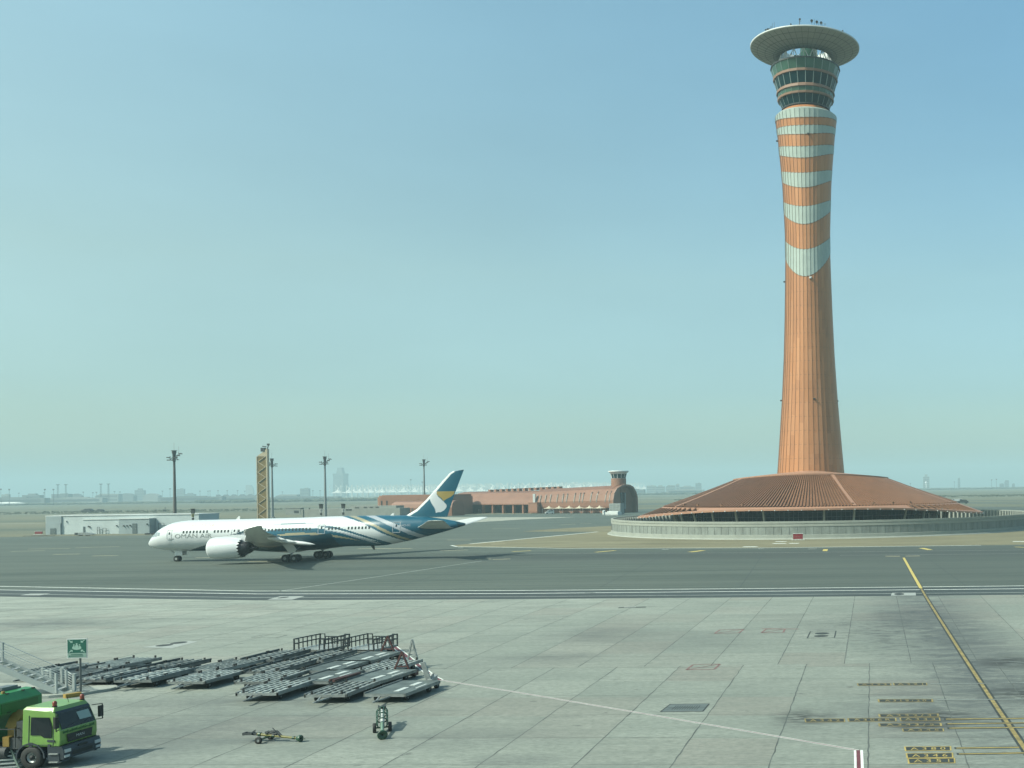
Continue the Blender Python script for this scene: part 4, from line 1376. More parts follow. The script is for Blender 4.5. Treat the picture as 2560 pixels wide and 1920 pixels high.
    for dx in (-.86, .86):
        for dy in (-.55, .55):
            w = MB()
            w.lathe([(.30, -.22), (.62, -.24), (.72, -.15), (.72, .15), (.62, .24), (.30, .22)], 24, L(31.05 + dx, gy + dy, .72), ax=(Vector((1, 0, 0)), Vector((0, 0, 1)), Vector((0, 1, 0))))
            w.lathe([(.02, -.19), (.33, -.19)], 16, L(31.05 + dx, gy + dy, .72), mat=1, ax=(Vector((1, 0, 0)), Vector((0, 0, 1)), Vector((0, 1, 0))))
            w.lathe([(.33, .19), (.02, .19)], 16, L(31.05 + dx, gy + dy, .72), mat=1, ax=(Vector((1, 0, 0)), Vector((0, 0, 1)), Vector((0, 1, 0))))
            w.build('wheel', [m_black, m_grey], gear)
    d = MB()
    Q = [(29.4, 3.5), (31.2, 3.85), (32.3, 2.35), (31.9, 1.8), (30.9, 1.65)]
    d.mesh([L(x, gy + s * .42, z) for x, z in Q] + [L(x, gy + s * .47, z) for x, z in Q], [(0, 1, 2, 3, 4), (9, 8, 7, 6, 5)] + [(i, 5 + i, 5 + (i + 1) % 5, (i + 1) % 5) for i in range(5)])
    d.build('gear_door', m_wing, gear)
g = MB()
nx = PLN(444.5, 1400, 0)[0]
g.cyl(L(nx + .1, 0, 2.2), L(nx, 0, .55), .15, .12, 10)
g.cyl(L(nx - 1.3, 0, 2.1), L(nx, 0, 1.2), .08, n=8)
g.bar(L(nx, -.45, .55), L(nx, .45, .55), .12)
ng = AB(g, 'nose_gear', m_galv)
for dy in (-.34, .34):
    w = MB()
    w.lathe([(.22, -.15), (.46, -.17), (.55, -.10), (.55, .10), (.46, .17), (.22, .15)], 20, L(nx, dy, .55), ax=(Vector((1, 0, 0)), Vector((0, 0, 1)), Vector((0, 1, 0))))
    w.lathe([(.02, -.14), (.25, -.14)], 14, L(nx, dy, .55), mat=1, ax=(Vector((1, 0, 0)), Vector((0, 0, 1)), Vector((0, 1, 0))))
    w.lathe([(.25, .14), (.02, .14)], 14, L(nx, dy, .55), mat=1, ax=(Vector((1, 0, 0)), Vector((0, 0, 1)), Vector((0, 1, 0))))
    w.build('wheel', [m_black, m_galv], ng)
for s in (1, -1):
    d = MB()
    d.box(L(nx + .6, s * .62, 1.65), (1.5, .05, .9))
    d.build('gear_door', m_fus, ng)

# ================================================================== RUST TERMINAL BLOCK BEHIND THE TAIL
m_tcl = M('rust_terminal_cladding', (0.25, 0.115, 0.068), 0.55, 0.1, var=0.12, scale=0.12)
m_tcl2 = M('rust_terminal_wall', (0.29, 0.14, 0.085), 0.65, var=0.10, scale=0.2)
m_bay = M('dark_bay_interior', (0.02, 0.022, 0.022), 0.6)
m_tent = M('cream_tent_fabric', (0.62, 0.56, 0.42), 0.8)
m_slw = M('pale_slit', (0.27, 0.25, 0.22), 0.4)
m_slit = M('slit_window', (0.10, 0.10, 0.10), 0.3)
def wz(u, v, p):
    """height of the pixel's ray where it passes over ground point p's distance"""
    return AT(u, v, p.y).z
class Frame:
    """a wall line from pixel a to pixel b (both at ground level): s along, d back from it"""
    def __init__(s, a, b):
        s.a, s.b = G(*a), G(*b)
        d = s.b - s.a
        s.len = d.length
        s.x = d.normalized()
        s.y = Vector((-s.x.y, s.x.x, 0))
        s.rz = math.atan2(s.x.y, s.x.x)
    def su(s, u, v=1282):
        """distance along the line at picture column u"""
        r_ = ray(u, v)
        den = r_.x * s.x.y - r_.y * s.x.x
        return (r_.x * (EYE.y - s.a.y) - r_.y * (EYE.x - s.a.x)) / den * -1 if False else s._hit(r_)
    def _hit(s, r_):
        # solve EYE + t r = a + q x  in the plane
        det = r_.x * -s.x.y + r_.y * s.x.x
        bx, by = s.a.x - EYE.x, s.a.y - EYE.y
        return (r_.x * by - r_.y * bx) / det
    def h(s, u, v):
        q = s.su(u)
        return AT(u, v, (s.a + s.x * q).y).z
TF = Frame((1125, 1283.2), (1340, 1283.4))
HF = Frame((1331, 1283.4), (1551, 1282.9))
def extr(mb, prof, s0, s1, mat=0, closed=False, caps=True, n=1, smooth=False):
    """profile [(d, z)] swept along s"""
    k = len(prof)
    vs_ = []
    for i in range(n + 1):
        s_ = s0 + (s1 - s0) * i / n
        vs_ += [(s_, d, z) for d, z in prof]
    fs, ms = [], []
    for i in range(n):
        for j in range(k - (0 if closed else 1)):
            a, b = i * k + j, i * k + (j + 1) % k
            fs.append((a, a + k, b + k, b))
            ms.append(mat[j] if isinstance(mat, list) else mat)
    mb.mesh(vs_, fs, ms, smooth)
    if caps:
        mb.face(vs_[:k], mat if not isinstance(mat, list) else mat[0])
        mb.face(vs_[-k:][::-1], mat if not isinstance(mat, list) else mat[0])
ter = empty('fire_station', TF.a, 'long low rust building with curved roof, dark bays and a row of roof vents', 'building', TF.rz)
sw, s1 = TF.su(1149), TF.su(1331)
zl, zr_ = TF.h(1240, 1262), TF.h(1240, 1229)
mb = MB()
ph = [(-1.0, zl), (-.9, zl + .6), (2.0, zl + 3.6), (5.5, zr_ - .9), (10, zr_), (26, zr_ + .2), (40, zr_ - 1.5), (40, 0)]
extr(mb, ph, 0.5, s1 + 1.5, n=8)
mb.build('curved_roof', m_tcl, ter)
mb = MB()
mb.box(((0.5 + sw) / 2, 3.5, zl / 2), (sw - .5, 6, zl - .05))
cols_ = [TF.su(u) for u in (1172.5, 1208.5, 1233, 1259, 1284.5, 1309)]
for c in cols_:
    mb.box((c, .2, zl / 2 - .02), (1.15, 1.6, zl - .06))
mb.box((s1 - .3, .3, zl / 2 - .02), (1.5, 1.8, zl - .06))
for x in (2.2, 3.2): mb.box((x, .45, 1.6), (.5, .1, 2.2), mat=1)
mb.build('bay_wall', [m_tcl2, m_slit], ter)
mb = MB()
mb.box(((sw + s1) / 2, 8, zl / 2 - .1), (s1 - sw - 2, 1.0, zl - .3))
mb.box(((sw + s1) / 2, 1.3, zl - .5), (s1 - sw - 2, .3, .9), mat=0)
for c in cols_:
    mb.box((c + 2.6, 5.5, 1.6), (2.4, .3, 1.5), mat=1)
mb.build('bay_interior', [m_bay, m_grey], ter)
for k in range(13):
    u = 1189 + k * 14.4
    s_ = TF.su(u)
    mb = MB()
    zc_ = zr_ + .35 + k * .10
    mb.box((s_ + .4, 11, zc_), (1.9, 2.4, 1.5)); mb.box((s_ + .4, 11, zc_ + .8), (2.1, 2.6, .15))
    mb.build('roof_vent', m_tcl2, ter)
# arched hall at the right end
hall = empty('terminal_hall', HF.a, 'rust vaulted hall with slit windows, a big open arched end and a small roof tower', 'building', HF.rz)
s1, s2 = 0.0, HF.su(1534)
zh = HF.h(1548, 1212.5)
arch = [(-.6, 3.6), (-.5, 7), (.5, 10.6), (3.0, zh - 2.0), (6.5, zh - .6), (9.5, zh), (13.5, zh - .3), (16.5, zh - 1.4), (18.6, zh - 4.0), (19.8, 8.5), (20.0, 4), (20.0, 0)]
mb = MB()
extr(mb, arch, s1, s2, caps=False, n=10)
mb.v = [(x, d, z * (1 - .10 * (1 - x / s2)) if z > 5 else z) for x, d, z in mb.v]
e0 = [(s1, d, z * .9 if z > 5 else z) for d, z in arch] + [(s1, -.6, 3.6)]
mb.face(e0[:-1], 0)
mb.build('arched_hall', m_tcl, hall)
mb = MB()
mb.face([(s2 + .1, d, z) for d, z in arch if d < 5] + [(s2 + .1, 5.2, zh - .9), (s2 + .1, 6.4, 0), (s2 + .1, -.6, 0)], 0)
mb.face([(s2 - 3.0, 13.5, 0), (s2 - 3.0, 12.4, zh - .6)] + [(s2 - 3.0, d, z) for d, z in arch if d > 13], 0)
mb.build('end_wall', m_tcl2, hall)
mb = MB()       # glazed end set back in the arch, with a thick pale rim
inn = [(d, z) for d, z in arch]
for i, ((d0, z0), (d1, z1)) in enumerate(zip(arch, arch[1:])):
    mb.bar((s2 + .2, d0, z0), (s2 + .2, d1, z1), .9, .9)
mb.build('arch_rim', M('arch_rim', (0.30, 0.17, 0.12), 0.6), hall)
mb = MB()
mb.face([(s2 - 3.5, d, z) for d, z in arch] + [(s2 - 3.5, -.6, 0)], 0)
mb.box((s2 - 1.8, 12, 6.5), (.6, .8, 9), mat=1)
for i in range(1, 6): mb.bar((s2 - 3.4, i * 3.4, 3), (s2 - 3.4, i * 3.4, zh - 2), .15, mat=1)
mb.build('arch_glazing', [M('arch_glass', (0.02, 0.035, 0.045), 0.12), m_grey], hall)
mb = MB()
mb.box(((s1 + s2) / 2 + 2, 4, 2.0), (s2 - s1 - 4, 6, 4.0))
mb.box(((s1 + s2) / 2 + 2, .6, 3.2), (s2 - s1 - 4, 2.2, .5), mat=1)
mb.build('lower_wall', [m_tcl2, m_tcl], hall)
def slit(u, v0, v1, w=.5):
    s_ = HF.su(u)
    za, zb2 = HF.h(u, v1), HF.h(u, v0)
    mb = MB()
    pts = []
    for i in range(7):
        z = za + (zb2 - za) * i / 6
        d = lerp_tab([(q[1], q[0]) for q in arch[:6]], z)
        pts.append((s_, d - .12, z))
    for a, b in zip(pts, pts[1:]): mb.bar(a, b, .12, w)
    mb.build('slit_window', m_slw, hall)
for u in (1336, 1344, 1352, 1365, 1377, 1394, 1408, 1418, 1437, 1450, 1458, 1478, 1493, 1515, 1525):
    t_ = (u - 1336) / 190
    slit(u, 1238 - 11 * t_, 1257 - 2 * t_)
mb = MB()
sa = HF.su(1342)
mb.box((sa, -1.5, 3.1), (6.6, 3.4, 5.6)); mb.box((sa, -1.5, 6.05), (6.9, 3.7, .3)); mb.box((sa, -3.25, .9), (5.4, .2, 1.0), mat=1); mb.box((sa - .6, -1.2, 8.6), (1.6, .5, 5.0), mat=2)
mb.build('annex', [m_tcl2, m_tcl, m_dl], hall)
# small control tower on its roof
st = HF.su(1547) - 9.5
mb = MB(); zc0, zc1 = HF.h(1547, 1213), HF.h(1547, 1195.5)
mb.cyl((st, 12, zc0 - 4), (st, 12, zc1), 4.1, n=24)
mb.build('turret', m_tcl2, hall)
zc2, zc3 = HF.h(1547, 1179), HF.h(1547, 1176)
mb = MB(); mb.lathe([(3.7, zc1 - .2), (3.9, zc1 + 1.0), (4.3, zc1 + 2.5)], 12, (st, 12, 0), smooth=False); mb.build('turret_window', m_gglass, hall)
mb = MB(); mb.lathe([(3.75, zc1 - .25), (3.95, zc1 + .15)], 24, (st, 12, 0)); mb.lathe([(4.3, zc1 + 2.5), (5.0, zc2 - .2), (5.5, zc2), (5.7, zc3), (.1, zc3 + .3)], 24, (st, 12, 0))
for k in range(12):
    t = math.pi * k / 6
    mb.bar((st + 3.75 * math.cos(t), 12 + 3.75 * math.sin(t), zc1), (st + 4.35 * math.cos(t), 12 + 4.35 * math.sin(t), zc1 + 2.5), .2)
mb.build('turret_roof', m_truss, hall)
# cream tent canopies in front of the hall
def tent_mb(w, h0, h1, n=16):
    mb = MB()
    rings = [(0.03, h1), (.14, h0 + (h1 - h0) * .70), (.34, h0 + (h1 - h0) * .40), (.66, h0 + (h1 - h0) * .14), (1.0, h0)]
    vs_, fs = [], []
    for f, z in rings:
        for k in range(n):
            t = 2 * math.pi * (k + .5) / n
            c, s_ = math.cos(t), math.sin(t)
            q = max(abs(c), abs(s_)) if f > .5 else 1
            sag = 0 if f < 1 else -.0
            vs_.append((w * f * c / q, w * f * s_ / q, z))
    for i in range(len(rings) - 1):
        for k in range(n):
            fs.append((i * n + k, (i + 1) * n + k, (i + 1) * n + (k + 1) % n, i * n + (k + 1) % n))
    mb.mesh(vs_, fs, 0, True)
    return mb
tz0, tz1 = HF.h(1450, 1270.5), HF.h(1450, 1263.5)
proto = None
for i in range(6):
    u = 1383 + i * 25.2
    s_ = HF.su(u)
    p = HF.a + HF.x * s_ - HF.y * 3.2
    if proto is None:
        proto = empty('tent_canopy', p, 'x', 'canopy', HF.rz)
        tent_mb(2.75, tz0, tz1).build('canopy', m_tent, proto)
        mb = MB()
        for a in (-2.6, 2.6): mb.cyl((a, -2.4, 0), (a, -2.4, tz0), .09, n=6)
        mb.cyl((0, 2.6, 0), (0, 0, tz1), .09, n=6)
        mb.build('pole', m_galv, proto)
        o = proto
    else:
        o = dup(proto, p, HF.rz)
    o['label'] = 'pointed cream tent canopy along the arched rust hall, ' + ('nearest the rust annex', 'second from the rust annex', 'third from the rust annex', 'third from the grey screen block', 'second from the grey screen block', 'nearest the grey screen block')[i]
    o['group'] = 'cream tents in front of the rust hall'
# grey screen block, white slab, box and van at the hall's right end
q0, q1 = G(1524, 1286.5), G(1560, 1286)
mb = MB()
hh = wz(1540, 1258.5, q0)
mb.box((0, 0, hh / 2), ((q1 - q0).length, 3, hh))
for i in range(5): mb.box((0, -1.55, hh * (i + .5) / 5), ((q1 - q0).length - .4, .12, hh / 9), mat=1)
for i in range(8): mb.box((-(q1 - q0).length / 2 + (i + .5) * (q1 - q0).length / 8, -1.62, hh / 2), (.12, .12, hh - .3), mat=2)
tag(mb.build('screen_block', [m_grey, m_wallp, m_dl], at=(q0 + q1) / 2, rz=HF.rz), 'grey louvred screen block at the end of the tents', 'screen')
q0, q1 = G(1514, 1288.5), G(1553, 1288)
mb = MB(); mb.box((0, 0, 0.8), ((q1 - q0).length, 3, 1.6)); mb.box((0, .4, 1.85), ((q1 - q0).length * .86, 2, .5)); mb.box((0, -1.52, .3), ((q1 - q0).length, .1, .25), mat=1)
tag(mb.build('white_plinth', [m_white, m_grey], at=(q0 + q1) / 2, rz=HF.rz), 'long low white plinth below the grey screen block', 'plinth')
q0 = G(1510, 1287)
mb = MB(); mb.cyl((0, 0, 0), (0, 0, 2.1), .8, n=14); mb.cyl((0, 0, 2.1), (0, 0, 2.4), .8, .3, n=14)
tag(mb.build('white_tank', m_white, at=q0), 'small white upright tank left of the white plinth', 'tank')
def van(u, v, ln, lab, rz=None, cargo=True):
    p = G(u, v)
    o = empty('van', p, lab, 'van', HF.rz if rz is None else rz)
    mb = MB()
    pr = [(-ln / 2, .35), (-ln / 2, 1.0), (-ln / 2 + .8, 1.25), (-ln / 2 + 1.5, 2.2), (ln / 2 - .1, 2.3), (ln / 2, .35)]
    mb.mesh([(x, -.95, z) for x, z in pr] + [(x, .95, z) for x, z in pr], [tuple(range(6)), tuple(range(11, 5, -1))] + [(i, 6 + i, 6 + (i + 1) % 6, (i + 1) % 6) for i in range(6)])
    mb.build('body', m_white, o)
    mb = MB()
    mb.box((-ln / 2 + 2.0, -.96, 1.7), (1.0, .04, .55)); mb.box((ln / 2 - 1.2, -.96, 1.75), (1.6, .04, .5))
    mb.bar((-ln / 2 + .85, 0, 1.38), (-ln / 2 + 1.42, 0, 2.1), 1.6, .06)
    mb.build('window', m_cwin, o)
    for x in (-ln / 2 + .9, ln / 2 - .9):
        for y in (-.85, .85):
            mb = MB(); mb.cyl((x, y - .12, .36), (x, y + .12, .36), .36, n=14); mb.build('wheel', m_black, o)
van(1374, 1285, 4.6, 'white van parked at the left end of the cream tents', HF.rz + .9)
# two rust blocks left of the tail
BF = Frame((939, 1289), (1120, 1287))
o = empty('rust_block', BF.a, 'flat roofed rust block with a rounded left end and two tall slots', 'building', BF.rz)
zz = BF.h(1000, 1237.5)
mb = MB()
def rpoly(x0, x1, y0, y1, r, n=8):
    pts = []
    for cx, cy, a0 in ((x0 + r, y0 + r, 180), (x1 - r, y0 + r, 270), (x1 - r, y1 - r, 0), (x0 + r, y1 - r, 90)):
        for i in range(n + 1):
            t = R(a0 + 90 * i / n)
            pts.append((cx + r * math.cos(t), cy + r * math.sin(t)))
    return pts
pp = rpoly(0, BF.len, 0, 30, 3.0)
mb.prism(pp, 0, zz - 1.2); mb.prism(rpoly(.5, BF.len - .5, .5, 29.5, 3), zz - 1.2, zz - .3); mb.prism(rpoly(1.6, BF.len, 1.6, 28.5, 3), zz - .3, zz)
mb.build('wall', m_tcl2, o)
mb = MB()
for u in (954.5, 967.5): mb.box((BF.su(u), -.05, zz * .42), (.7, .2, zz * .62))
mb.build('slot_window', m_bay, o)
B2 = Frame((975, 1291), (1130, 1289.5))
o = empty('rust_block', B2.a, 'lower rust block with a rounded vaulted roof and small square windows left of the tail', 'building', B2.rz)
zz = B2.h(1030, 1252.5)
mb = MB()
pr = [(0, 0), (0, zz * .55), (.5, zz * .78), (1.6, zz * .93), (3.6, zz), (10, zz), (12, zz * .6), (12, 0)]
extr(mb, pr, 1.5, B2.len, caps=True)
pr2 = [(.8, 0), (.8, zz * .52), (1.2, zz * .72), (2.2, zz * .86), (4, zz * .92), (9.5, zz * .92), (11.2, zz * .55), (11.2, 0)]
extr(mb, pr2, 0, 1.5, caps=True)
mb.build('wall', m_tcl, o)
mb = MB()
for u in (997, 1006, 1015, 1023, 1031, 1045, 1055): mb.box((B2.su(u), -.02, zz * .33), (.95, .15, zz * .36))
mb.build('window', m_slit, o)
p = G(944, 1294)
o = empty('tent_canopy', p, 'single wide cream tent canopy in front of the rounded rust block', 'canopy')
w = 22 * p.y / F_PX
tent_mb(w, wz(944, 1280, p), wz(944, 1271, p)).build('canopy', m_tent, o)
mb = MB(); mb.cyl((0, 0, 0), (0, 0, wz(944, 1272, p)), .14, n=8); mb.build('pole', m_galv, o)

# ================================================================== SERVICE BUILDINGS ON THE LEFT
m_srv = M('pale_blue_render', (0.50, 0.58, 0.58), 0.75, var=0.08, scale=0.25)
m_srv2 = M('grey_blue_cladding', (0.30, 0.37, 0.38), 0.7, var=0.08, scale=0.3)
SF = Frame((116, 1336.5), (560, 1331))
o = empty('service_building', SF.a, 'long flat pale grey service building with darker annexes behind the airliner nose', 'building', SF.rz)
hs = SF.h(150, 1290.5)
su = SF.su
def sbox(mb, u0, u1, d0, d1, z0, z1, mat=0):
    a, b = su(u0), su(u1)
    mb.box(((a + b) / 2, (d0 + d1) / 2, (z0 + z1) / 2), (b - a, d1 - d0, z1 - z0), mat=mat)
mb = MB()
sbox(mb, 114, 497, 0, 10.5, 0, hs); sbox(mb, 114, 497, -.2, 10.7, hs, hs + .25, 1)
sbox(mb, 210, 312, -.5, 0, 0, hs * .78); sbox(mb, 210, 312, -.7, 0, hs * .78, hs * .78 + .2, 1)
mb.build('wall', [m_srv, m_white], o)
mb = MB()
sbox(mb, 117, 154, -.6, 0, 0, hs * .62); sbox(mb, 117, 155, -.35, -.02, hs * .62, hs)
mb.build('cladding', m_srv2, o)
mb = MB()
sbox(mb, 313, 389, -3, 0, 0, hs * .80); sbox(mb, 312.5, 389.5, -3.2, .1, hs * .80, hs * .80 + .25, 1)
mb.build('annex', [m_srv2, m_white], o)
for u0, u1, d, h in ((129, 143, -.65, .34), (210.5, 215, -.55, .42), (306, 310, -.55, .50), (347, 358, -3.05, .56)):
    mb = MB(); sbox(mb, u0, u1, d - .08, d + .02, 0.02, hs * h); sbox(mb, u0 + (u1 - u0) * .8, u0 + (u1 - u0) * .9, d - .14, d - .08, hs * h * .45, hs * h * .52, 1); mb.build('door', [M('service_door', (0.10, 0.135, 0.14), 0.5), m_galv], o)
for u0, u1, d, h in ((248, 253, -.55, .38), (262, 270, -.55, .32), (398, 412, -.05, .55)):
    mb = MB()
    a, b = su(u0), su(u1)
    for x in (a, b): mb.bar((x, d - .4, 0), (x, d - .4, hs * h), .1)
    mb.bar((a, d - .4, hs * h), (b, d - .4, hs * h), .1)
    mb.bar((a, d - .4, hs * h * .5), (b, d - .4, hs * h * .5), .08)
    mb.build('rail_frame', m_dark, o)
for u, f, d in ((166, .72, -.05), (225, .42, -.55), (227, .40, -.55), (295, .44, -.55), (326, .44, -3.05), (334, .44, -3.05), (342, .46, -3.05), (384, .52, -3.05)):
    mb = MB(); a = su(u); mb.box((a, d - .15, hs * f), (.35, .3, .4)); mb.bar((a, d - .3, hs * f), (a, d - .55, hs * f - .15), .1); mb.build('wall_lamp', m_dark if u != 166 else m_truss, o)
# stores left along the wall
for i, (u0, u1, v, h, lab) in enumerate(((198, 232, 1339, 1.0, 'low dark covered trailer in front of the service building wall'), (366, 390, 1336.5, .9, 'heap of dark equipment in front of the grey annex door'))):
    a, b = G(u0, v), G(u1, v)
    ln = (b - a).length
    mb = MB()
    if i == 0:
        pr = [(-ln / 2, .35), (-ln / 2, .95), (-ln * .3, h), (0, h * 1.05), (ln * .3, h * .8), (ln / 2, .45), (ln * .3, .2)]
        mb.mesh([(x, -.8, z) for x, z in pr] + [(x, .8, z) for x, z in pr], [tuple(range(7)), tuple(range(13, 6, -1))] + [(k, 7 + k, 7 + (k + 1) % 7, (k + 1) % 7) for k in range(7)])
        mb.box((-ln / 2 + .3, -.85, .6), (.9, .15, .8), mat=1)
        for x in (-ln * .3, ln * .1): mb.cyl((x, -.7, .25), (x, .7, .25), .25, n=12, mat=1)
        tag(mb.build('trailer', [m_grey, m_dark], at=(a + b) / 2, rz=SF.rz), lab, 'trailer')
    else:
        rr = random.Random(2)
        for k in range(9):
            mb.box((-ln / 2 + ln * (k + .5) / 9, rr.uniform(-.5, .3), h * .3), (rr.uniform(.25, .5), .4, h * rr.uniform(.35, .7)), rr.uniform(-.4, .4))
        for k in range(4): mb.cyl((-ln / 2 + ln * k / 4 + .3, -.3, .25), (-ln / 2 + ln * k / 4 + .3, -.1, .25), .25, n=10)
        mb.bar((-ln / 2, -.2, .4), (ln / 2, -.2, .55), .08)
        tag(mb.build('equipment_cart', m_dark, at=(a + b) / 2, rz=SF.rz), lab, 'equipment')
mb = MB(); a, b = G(62, 1340.5), G(134, 1339.5)
mb.box((0, 0, .05), ((b - a).length, 1.6, .1)); mb.box((0, 0, .13), ((b - a).length * .5, .9, .06))
tag(mb.build('kerb_slab', m_dark, at=(a + b) / 2), kind='structure')
# grey walled yard in front of the masts
YF = Frame((753, 1297), (1000, 1294))
o = empty('yard_wall', YF.a, 'low grey concrete block building behind the airliner, under the lamp masts', 'building', YF.rz)
m_yard = M('grey_yard_concrete', (0.27, 0.29, 0.26), 0.85, var=0.12, scale=0.3)
mb = MB()
hy = YF.h(800, 1272.5)
mb.box((YF.len / 2, 5, hy / 2), (YF.len, 10, hy)); mb.box((YF.su(920), 9, hy * .62), (YF.su(985) - YF.su(870), 8, hy * 1.25)); mb.box((YF.su(757), -.1, hy * .5), (.5, .5, hy))
mb.build('wall', m_yard, o)
mb = MB()
for u in (868, 876): mb.box((YF.su(u), -.05, hy * .88), (1.4, .12, hy * .16))
for u in (900, 915, 930): mb.box((YF.su(u), 4.9, hy * 1.05), (1.6, .2, hy * .2))
for u, w in ((884, .7), (890, .8), (768, .5)): mb.box((YF.su(u), 2, hy * 1.06), (w, w, .7))
mb.build('opening', m_dark, o)
mb = MB()
a, b = G(716, 1287), G(758, 1286)
ln = (b - a).length
h_ = wz(735, 1271, a)
mb.box((0, 0, h_ / 2), (ln, 4, h_)); mb.box((0, 0, h_ + .15), (ln + .4, 4.4, .3))
for k in range(3): mb.box((ln * (.12 + .1 * k), -2.03, h_ * .45), (1.1, .1, h_ * .4), mat=1)
tag(mb.build('hut', [m_yard, m_dark], at=(a + b) / 2), 'small low grey hut left of the grey yard building', 'hut')

# ---- sign posts with dark boards
def board_post(u, vtop, D, lab, yellow):
    p = AT(u, 1290, D)
    p.z = 0
    o = empty('signal_post', p, lab, 'signal post')
    zt0 = AT(u, vtop, D).z
    mb = MB(); mb.cyl((0, .15, 0), (0, .15, zt0 - .3), .10, n=8); mb.build('pole', m_galv, o)
    mb = MB(); mb.mesh([(-.62, -.2, zt0), (.62, -.2, zt0), (.5, -.2, zt0 - 1.45), (-.45, -.2, zt0 - 1.45), (-.62, .2, zt0), (.62, .2, zt0), (.5, .2, zt0 - 1.45), (-.45, .2, zt0 - 1.45)], [(3, 2, 1, 0), (4, 5, 6, 7), (0, 1, 5, 4), (2, 3, 7, 6), (1, 2, 6, 5), (3, 0, 4, 7)])
    mb.bar((-.6, -.2, zt0 + .06), (.6, -.2, zt0 + .06), .5, .1)
    mb.build('board', m_dark, o)
    mb = MB(); mb.box((0, -.05, zt0 - 2.0), (.62, .3, 1.0)); mb.box((.05, -.22, zt0 - 2.0), (.3, .04, .8), mat=1); mb.build('counter_box', [M('yellow_green_box', (0.28, 0.27, 0.05), 0.6) if yellow else m_white, m_dark], o)
    mb = MB(); mb.box((0, -.05, zt0 - 3.1), (.55, .35, .75)); mb.build('control_box', m_dark, o)
board_post(482.5, 1272.5, 335, 'signal post with dark board and yellow box behind the airliner cockpit', True)
board_post(803, 1260.5, 340, 'signal post with dark board just left of the third lamp mast', False)
board_post(858.5, 1260, 342, 'signal post with dark board standing alone right of the third lamp mast', False)

# ================================================================== MASTS
def lamp_mast(u, vtop, D, lab, flip=False):
    p = AT(u, 1290, D)
    p.z = 0
    h = AT(u, vtop, D).z
    o = empty('lamp_mast', p, lab, 'lamp mast', 0 if not flip else math.pi, 'tall apron lamp masts behind the airliner')
    k = h / 30.0
    mb = MB()
    mb.cyl((0, 0, 0), (0, 0, h * .5), .62 * k, .48 * k, 12); mb.cyl((0, 0, h * .5), (0, 0, h - .4), .48 * k, .34 * k, 12); mb.box((0, 0, h * .03), (1.6, 1.6, h * .06))
    mb.build('pole', M('rusty_mast_steel', (0.13, 0.115, 0.105), 0.6, 0.2, var=.2) if u < 500 else m_grey, o)
    mb = MB()
    mb.cyl((0, 0, h - 1.0), (0, 0, h), .75 * k, .75 * k, 12); mb.cyl((0, 0, h), (0, 0, h + .15), 1.0 * k, n=12); mb.cyl((0, 0, h - 1.0), (0, 0, h - 4.2), .6 * k, .45 * k, 12)
    mb.build('head_drum', m_dark, o)
    mb = MB()
    for i in range(14):
        t = 2 * math.pi * i / 14
        t2 = 2 * math.pi * (i + 1) / 14
        mb.bar((1.6 * k * math.cos(t), 1.6 * k * math.sin(t), h - 3.4), (1.6 * k * math.cos(t2), 1.6 * k * math.sin(t2), h - 3.4), .14)
        if i % 3 == 0: mb.bar((0, 0, h - 2.0), (1.6 * k * math.cos(t), 1.6 * k * math.sin(t), h - 3.4), .10)
    mb.bar((0, 0, h - 3.0), (3.0 * k, -.6, h - .9), .16); mb.bar((0, 0, h - 2.6), (-1.7 * k, -.5, h - 2.9), .14)
    mb.build('carriage_ring', m_dark, o)
    for (x, y, z) in ((2.9, -.8, -1.2), (2.3, -1.2, -1.9), (1.5, -1.4, -2.6), (-1.6, -.9, -2.5), (-1.3, -1.2, -3.5), (.8, -1.7, -3.6)):
        mb = MB(); mb.box((x * k, y * k, h + z), (1.25 * k, .5 * k, .35 * k)); mb.bar((x * k, y * k, h + z), (x * .6 * k, y * .4 * k, h + z + .5), .1); mb.build('floodlight', m_dark, o)
    mb = MB(); mb.cyl((0, 0, h), (0, 0, h + 3.0 * k), .05, n=6); mb.cyl((2.1 * k, -.5, h - 1.4), (2.1 * k, -.5, h + 1.6 * k), .05, n=6); mb.build('lightning_rod', m_galv, o)
lamp_mast(437.5, 1127, 400, 'tallest lamp mast, rust tinted pole rising behind the airliner cockpit')
lamp_mast(681.5, 1147, 517, 'lamp mast standing directly beside the golden lattice tower', True)
lamp_mast(814, 1142, 500, 'lamp mast between the golden lattice tower and the tail, left of the far grey tower')
lamp_mast(1061.5, 1149, 645, 'lamp mast rising behind the rust block just left of the tail fin')
# golden lattice tower
p = AT(658.5, 1290, 450)
p.z = 0
o = empty('lattice_tower', p, 'tall golden panelled tower with zigzag bracing and a slanted top', 'tower')
m_goldp = M('golden_brown_panel', (0.20, 0.14, 0.042), 0.5, var=0.08)
m_goldf = M('pale_gold_frame', (0.50, 0.43, 0.29), 0.5)
h1, h2, h3 = AT(647, 1141.5, 450).z, AT(669, 1122, 450).z, AT(662, 1129, 450).z
wd = 12.3 * 450 / F_PX
mb = MB()
mb.box((0, 0, h1 / 2), (2 * wd - .5, 1.2, h1))
mb.build('panel', m_goldp, o)
mb = MB()
mb.box((-wd, 0, h1 / 2), (.35, 1.5, h1)); mb.box((wd, 0, h2 / 2), (.6, 1.5, h2))
mb.mesh([(-wd, -.75, h1), (wd - .3, -.75, h1), (wd - .3, -.75, h3 + .8), (-wd, 0.75, h1), (wd - .3, 0.75, h1), (wd - .3, 0.75, h3 + .8)], [(0, 1, 2), (5, 4, 3), (0, 2, 5, 3), (1, 4, 5, 2), (0, 3, 4, 1)])
nz = 13
for i in range(nz):
    a, b = h1 * i / nz, h1 * (i + 1) / nz
    x = wd - .5
    mb.bar(((x if i % 2 else -x), -.68, a), ((-x if i % 2 else x), -.68, b), .42, .2)
